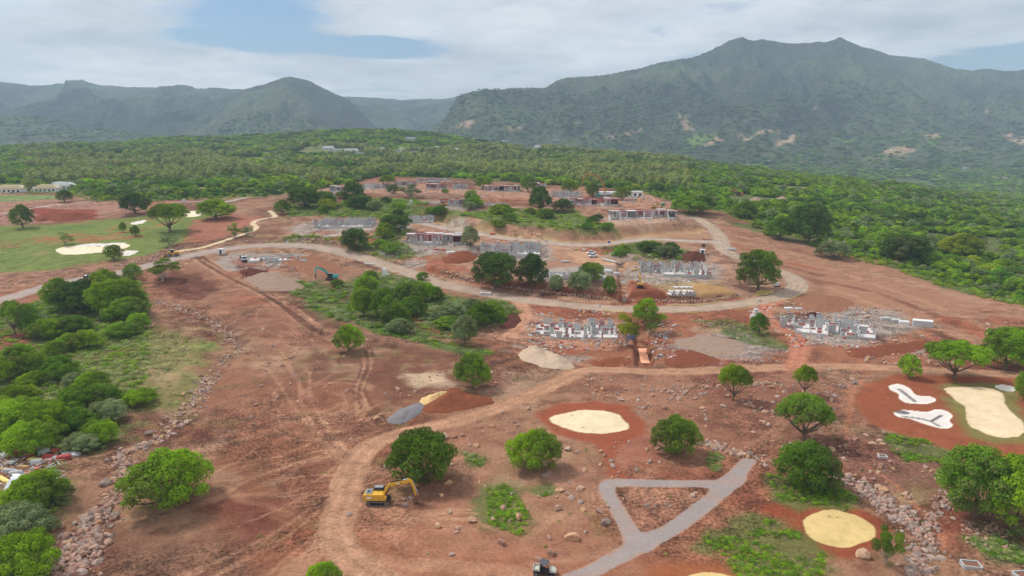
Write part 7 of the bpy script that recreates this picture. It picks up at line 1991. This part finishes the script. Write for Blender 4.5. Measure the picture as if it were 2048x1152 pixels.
for px, py, w, d, h, rz, mat, nm, lab, cat in [
    (1845, 652, 6.2, 3.0, 2.0, -24, m_tin, 'metal_container', 'grey topped metal container at the right end of the largest foundation', 'container'),
    (1790, 643, 3.0, 2.2, .9, -12, m_block, 'block_pallet', 'pallet stack of grey blocks left of the metal container', 'pallet'), (1808, 648, 3.2, 2.0, 1.1, -18, m_white, 'block_pallet', 'white pallet stack between the grey blocks and the metal container', 'pallet'),
    (1770, 640, 3.0, 2.0, 1.0, -8, m_block, 'block_pallet', 'leftmost grey pallet stack by the metal container', 'pallet'), (1577, 617, 3.0, 1.6, .4, 0, m_white, 'plank_stack', 'white plank stack on red soil outside the hairpin, left one', 'planks'), (1597, 618, 2.6, 1.6, .4, 0, m_tin, 'plank_stack', 'grey plank stack on red soil outside the hairpin, right one', 'planks'),
    (1255, 395, 4, 2, 1.6, 0, m_white, 'site_cabin', 'small white cabin between the two long cabins', 'cabin'), (1196, 393, 3.5, 2.5, 2.0, 0, m_teal, 'water_tank', 'teal tank box at the foot of the pump boom', 'tank'), (1325, 412, 2.5, 2, 2, 0, m_greenp, 'portable_toilet', 'green cabin beside the top of the haul road', 'cabin'),
    (985, 469, 2.6, 1.6, .9, 0, m_org, 'skip', 'small bright orange skip on the verge of the upper road', 'skip'), (873, 500, 3.0, 1.2, .6, -10, m_redform, 'formwork_stack', 'red formwork stack in front of the red formwork house, left one', 'formwork'), (886, 501, 2.6, 1.2, .6, 10, m_org, 'formwork_stack', 'orange formwork stack in front of the red formwork house, right one', 'formwork'),
    (902, 507, 4.0, 2, 1.0, 20, m_white, 'plastic_wrapped_pallet', 'white wrapped pallet beside the red soil heap', 'pallet'), (1218, 486, 1.2, 1.2, 1.0, 0, m_blue, 'water_barrel', 'blue barrel on the verge of the upper road', 'barrel'), (1168, 500, 1.6, 1, .7, 0, m_white, 'crate', 'white crate above the two white pickups', 'crate'),
    (1152, 499, 3, 1, .4, 30, m_wood, 'plank_stack', 'plank pile on the pale yard left of the pickups', 'planks'), (1130, 524, 3.6, 2.4, .6, 0, m_block, 'plank_stack', 'grey slab lying above the low block foundations', 'slab'), (1268, 541, 3.2, 1.6, .7, 20, m_wood, 'plank_stack', 'tan timber pile left of the small yellow excavator', 'planks'),
    (1215, 544, 4, 2, 1.0, -20, m_white, 'rubble_bag', 'white bags beside the head of the channel', 'bags'), (575, 485, 1.2, .8, .6, 0, m_white, 'rubble_bag', 'tiny white bag on top of the stone bank', 'bag'), (790, 546, 3.5, .8, .3, 10, m_wood, 'plank_stack', 'pale timber planks beside the white concrete box stack', 'planks'),
    (738, 528, 5, 1.0, .4, -14, m_white, 'plank_stack', 'long white planks beside the haul road bend', 'planks'), (607, 524, 3.0, 1.4, 1.0, 5, m_block, 'block_pallet', 'blue grey pallet at the right end of the low slab foundation', 'pallet'), (1281, 680, 2.6, 1.4, 1.0, 0, m_blue, 'blue_tarpaulin', 'blue covered pallet under the yellow green leaning tree', 'tarpaulin') if False else (1262, 678, 2.2, 1.4, 1.2, 0, m_blue, 'covered_pallet', 'blue covered pallet under the yellow green leaning tree', 'pallet'),
    (1205, 414, 1.5, 1, 1, 0, m_white, 'crate', 'white crate on the slope below the pink formwork house', 'crate'), (68, 382, 3, 3, 3.4, 0, m_white, 'water_tank', 'white water tank beside the low cream roofed house', 'tank'), (1190, 720, .001, .001, .001, 0, m_white, 'x', '', '')]:
    if w < .01: continue
    boxes(px, py, (w, d, h), rz, mat, nm, lab, cat, (lambda e, q: (lambda b: (b.box((0, 0, q[2] + .05), (q[0] * .98, q[1] * 1.04, .1)), b.box((q[0] / 2 + .01, 0, q[2] * .4), (.04, q[1] * .8, q[2] * .6), 1), b.build('lid', [m_white, m_dark], e)))(MB())) if nm in ('metal_container',) else None)
# rubbish heap at the left edge
PAN = [(10, 912, 2.0, 1.3, m_block, 'grey'), (22, 926, 1.8, 1.6, m_white, 'white'), (35, 910, 1.6, 1.2, m_redform, 'red'), (58, 912, 2.0, 1.2, m_redform, 'bright red'), (70, 920, 2.6, 1.1, m_ylw, 'yellow'), (84, 906, 3.0, 1.6, m_tin, 'corrugated white'), (98, 915, 2.2, 1.2, m_redform, 'dark red'),
       (110, 902, 2.2, 1.2, m_org, 'orange red'), (72, 927, 1.8, .9, m_white, 'small white'), (92, 924, 2.6, .7, m_pink, 'pink'), (115, 918, 2.0, 1.0, m_white, 'white flat'), (128, 918, 2.4, 1.0, m_redform, 'scarlet'), (143, 910, 3.4, 1.2, m_tin, 'long grey'),
       (4, 940, 2.0, .8, m_wood, 'timber'), (20, 946, 2.4, .5, m_tin, 'silver'), (48, 936, 2.2, .6, m_wood, 'orange timber'), (74, 938, 1.0, .9, m_org, 'small orange'), (33, 950, 2.6, .5, m_tin, 'bent silver'), (8, 962, 3.0, .8, m_ylw, 'cream'), (50, 948, 1.8, .8, m_pink, 'pale pink')]
for i, (px, py, w, d, mat, cn) in enumerate(PAN):
    x, y = at(px, py); b = MB(); h = [.5, .3, .8][i % 3]; b.box((0, 0, h / 2), (w, d, h * .8)); b.box((0, d * .1, h * .95), (w * .9, d * .6, .12)); b.box((w * .3, -d * .3, h * .5), (.12, d * .9, h * 1.1))
    o = b.build('discarded_panel', mat, None, (x, y, h1(x, y))); o.rotation_euler = (R([6, -5, 3][i % 3]), R([4, -8, 9, -3][i % 4]), R((i * 37) % 60 - 30)); tag(o, cn + ' scrap piece dumped in the rubbish heap at the left edge', 'scrap')
for i in range(5):
    x, y = at(6 + i * 6, 985 - i * 6); b = MB()
    for j in range(8): b.prism([(j * .25, 0), (j * .25 + .12, .07), (j * .25 + .25, 0), (j * .25 + .25, -.03), (j * .25 + .12, .04), (j * .25, -.03)], -1.7, 1.7)
    o = b.build('corrugated_sheet', m_tin, None, (x, y, h1(x, y) + .3 + i * .05)); o.rotation_euler = (R(8), R(-10 + i * 6), R(20 + i * 8)); tag(o, 'white corrugated sheet leaning at the left edge beside the bright tree', 'metal sheet', 'corrugated sheets at the left edge')
sp_ = MB()
for i in range(240):
    x, y = at(rng.uniform(-20, 130), rng.uniform(905, 975)); a = rng.uniform(0, 3.1); L = rng.uniform(.4, 1.8); z = h1(x, y) + rng.uniform(.05, .4)
    sp_.box((0, 0, 0), (L, .12, .08), int(rng.integers(0, 5)), Matrix.Translation((x, y, z)) @ Matrix.Rotation(a, 4, 'Z') @ Matrix.Rotation(rng.uniform(-.4, .4), 4, 'Y'))
o = sp_.build('rubbish', [m_wood, m_tin, m_white, m_grey, m_redform]); tag(o, kind='stuff')
# loose debris around the building plots
sp_ = MB()
for (x0, x1, y0, y1, n) in ((1050, 1250, 620, 700, 150), (1570, 1750, 625, 695, 150), (1270, 1430, 510, 570, 130), (950, 1100, 480, 530, 130), (800, 930, 465, 510, 110), (610, 760, 440, 470, 80), (460, 620, 500, 540, 70), (1210, 1370, 405, 450, 150), (1090, 1250, 385, 420, 150), (640, 960, 365, 395, 220), (960, 1050, 375, 395, 60), (870, 1010, 395, 420, 70), (1500, 1640, 600, 640, 40), (1290, 1350, 650, 720, 40), (1250, 1345, 385, 405, 60)):
    for i in range(int(n * 1.7)):
        x, y = at(rng.uniform(x0, x1), rng.uniform(y0, y1)); a = rng.uniform(0, 3.1); L = rng.uniform(.3, 1.8) * (1 if y < 400 else 1.5); z = h1(x, y) + rng.uniform(.0, .3)
        sp_.box((0, 0, 0), (L, rng.uniform(.12, .7), rng.uniform(.08, .5)), int(rng.choice([0, 1, 2, 3, 4, 5, 5, 1, 1])), Matrix.Translation((x, y, z)) @ Matrix.Rotation(a, 4, 'Z') @ Matrix.Rotation(rng.uniform(-.3, .3), 4, 'Y'))
o = sp_.build('building_rubble', [m_wood, m_block, m_slab, m_redform, m_tin, m_pink]); tag(o, kind='stuff')

# ------------------------------------------------------------------ haze
def haze():
    me = bpy.data.meshes.new('haze')
    x, y0, y1, z0, z1 = 6200, -150, 7010, -140, 840
    v = [(-x, y0, z0), (x, y0, z0), (x, y1, z0), (-x, y1, z0), (-x, y0, z1), (x, y0, z1), (x, y1, z1), (-x, y1, z1)]
    f = [(0, 3, 2, 1), (4, 5, 6, 7), (0, 1, 5, 4), (1, 2, 6, 5), (2, 3, 7, 6), (3, 0, 4, 7)]
    me.from_pydata(v, [], f)
    m, t, o = new_mat('air')
    n = nd(t, 'ShaderNodeVolumePrincipled')
    n.inputs['Color'].default_value = (.60, .80, 1.0, 1)
    n.inputs['Density'].default_value = HAZE
    n.inputs['Anisotropy'].default_value = 0.0
    lk(t, n.outputs[0], o.inputs['Volume'])
    me.materials.append(m)
    tag(ob('haze', me), kind='stuff')
HAZE = 1.2e-4
haze()
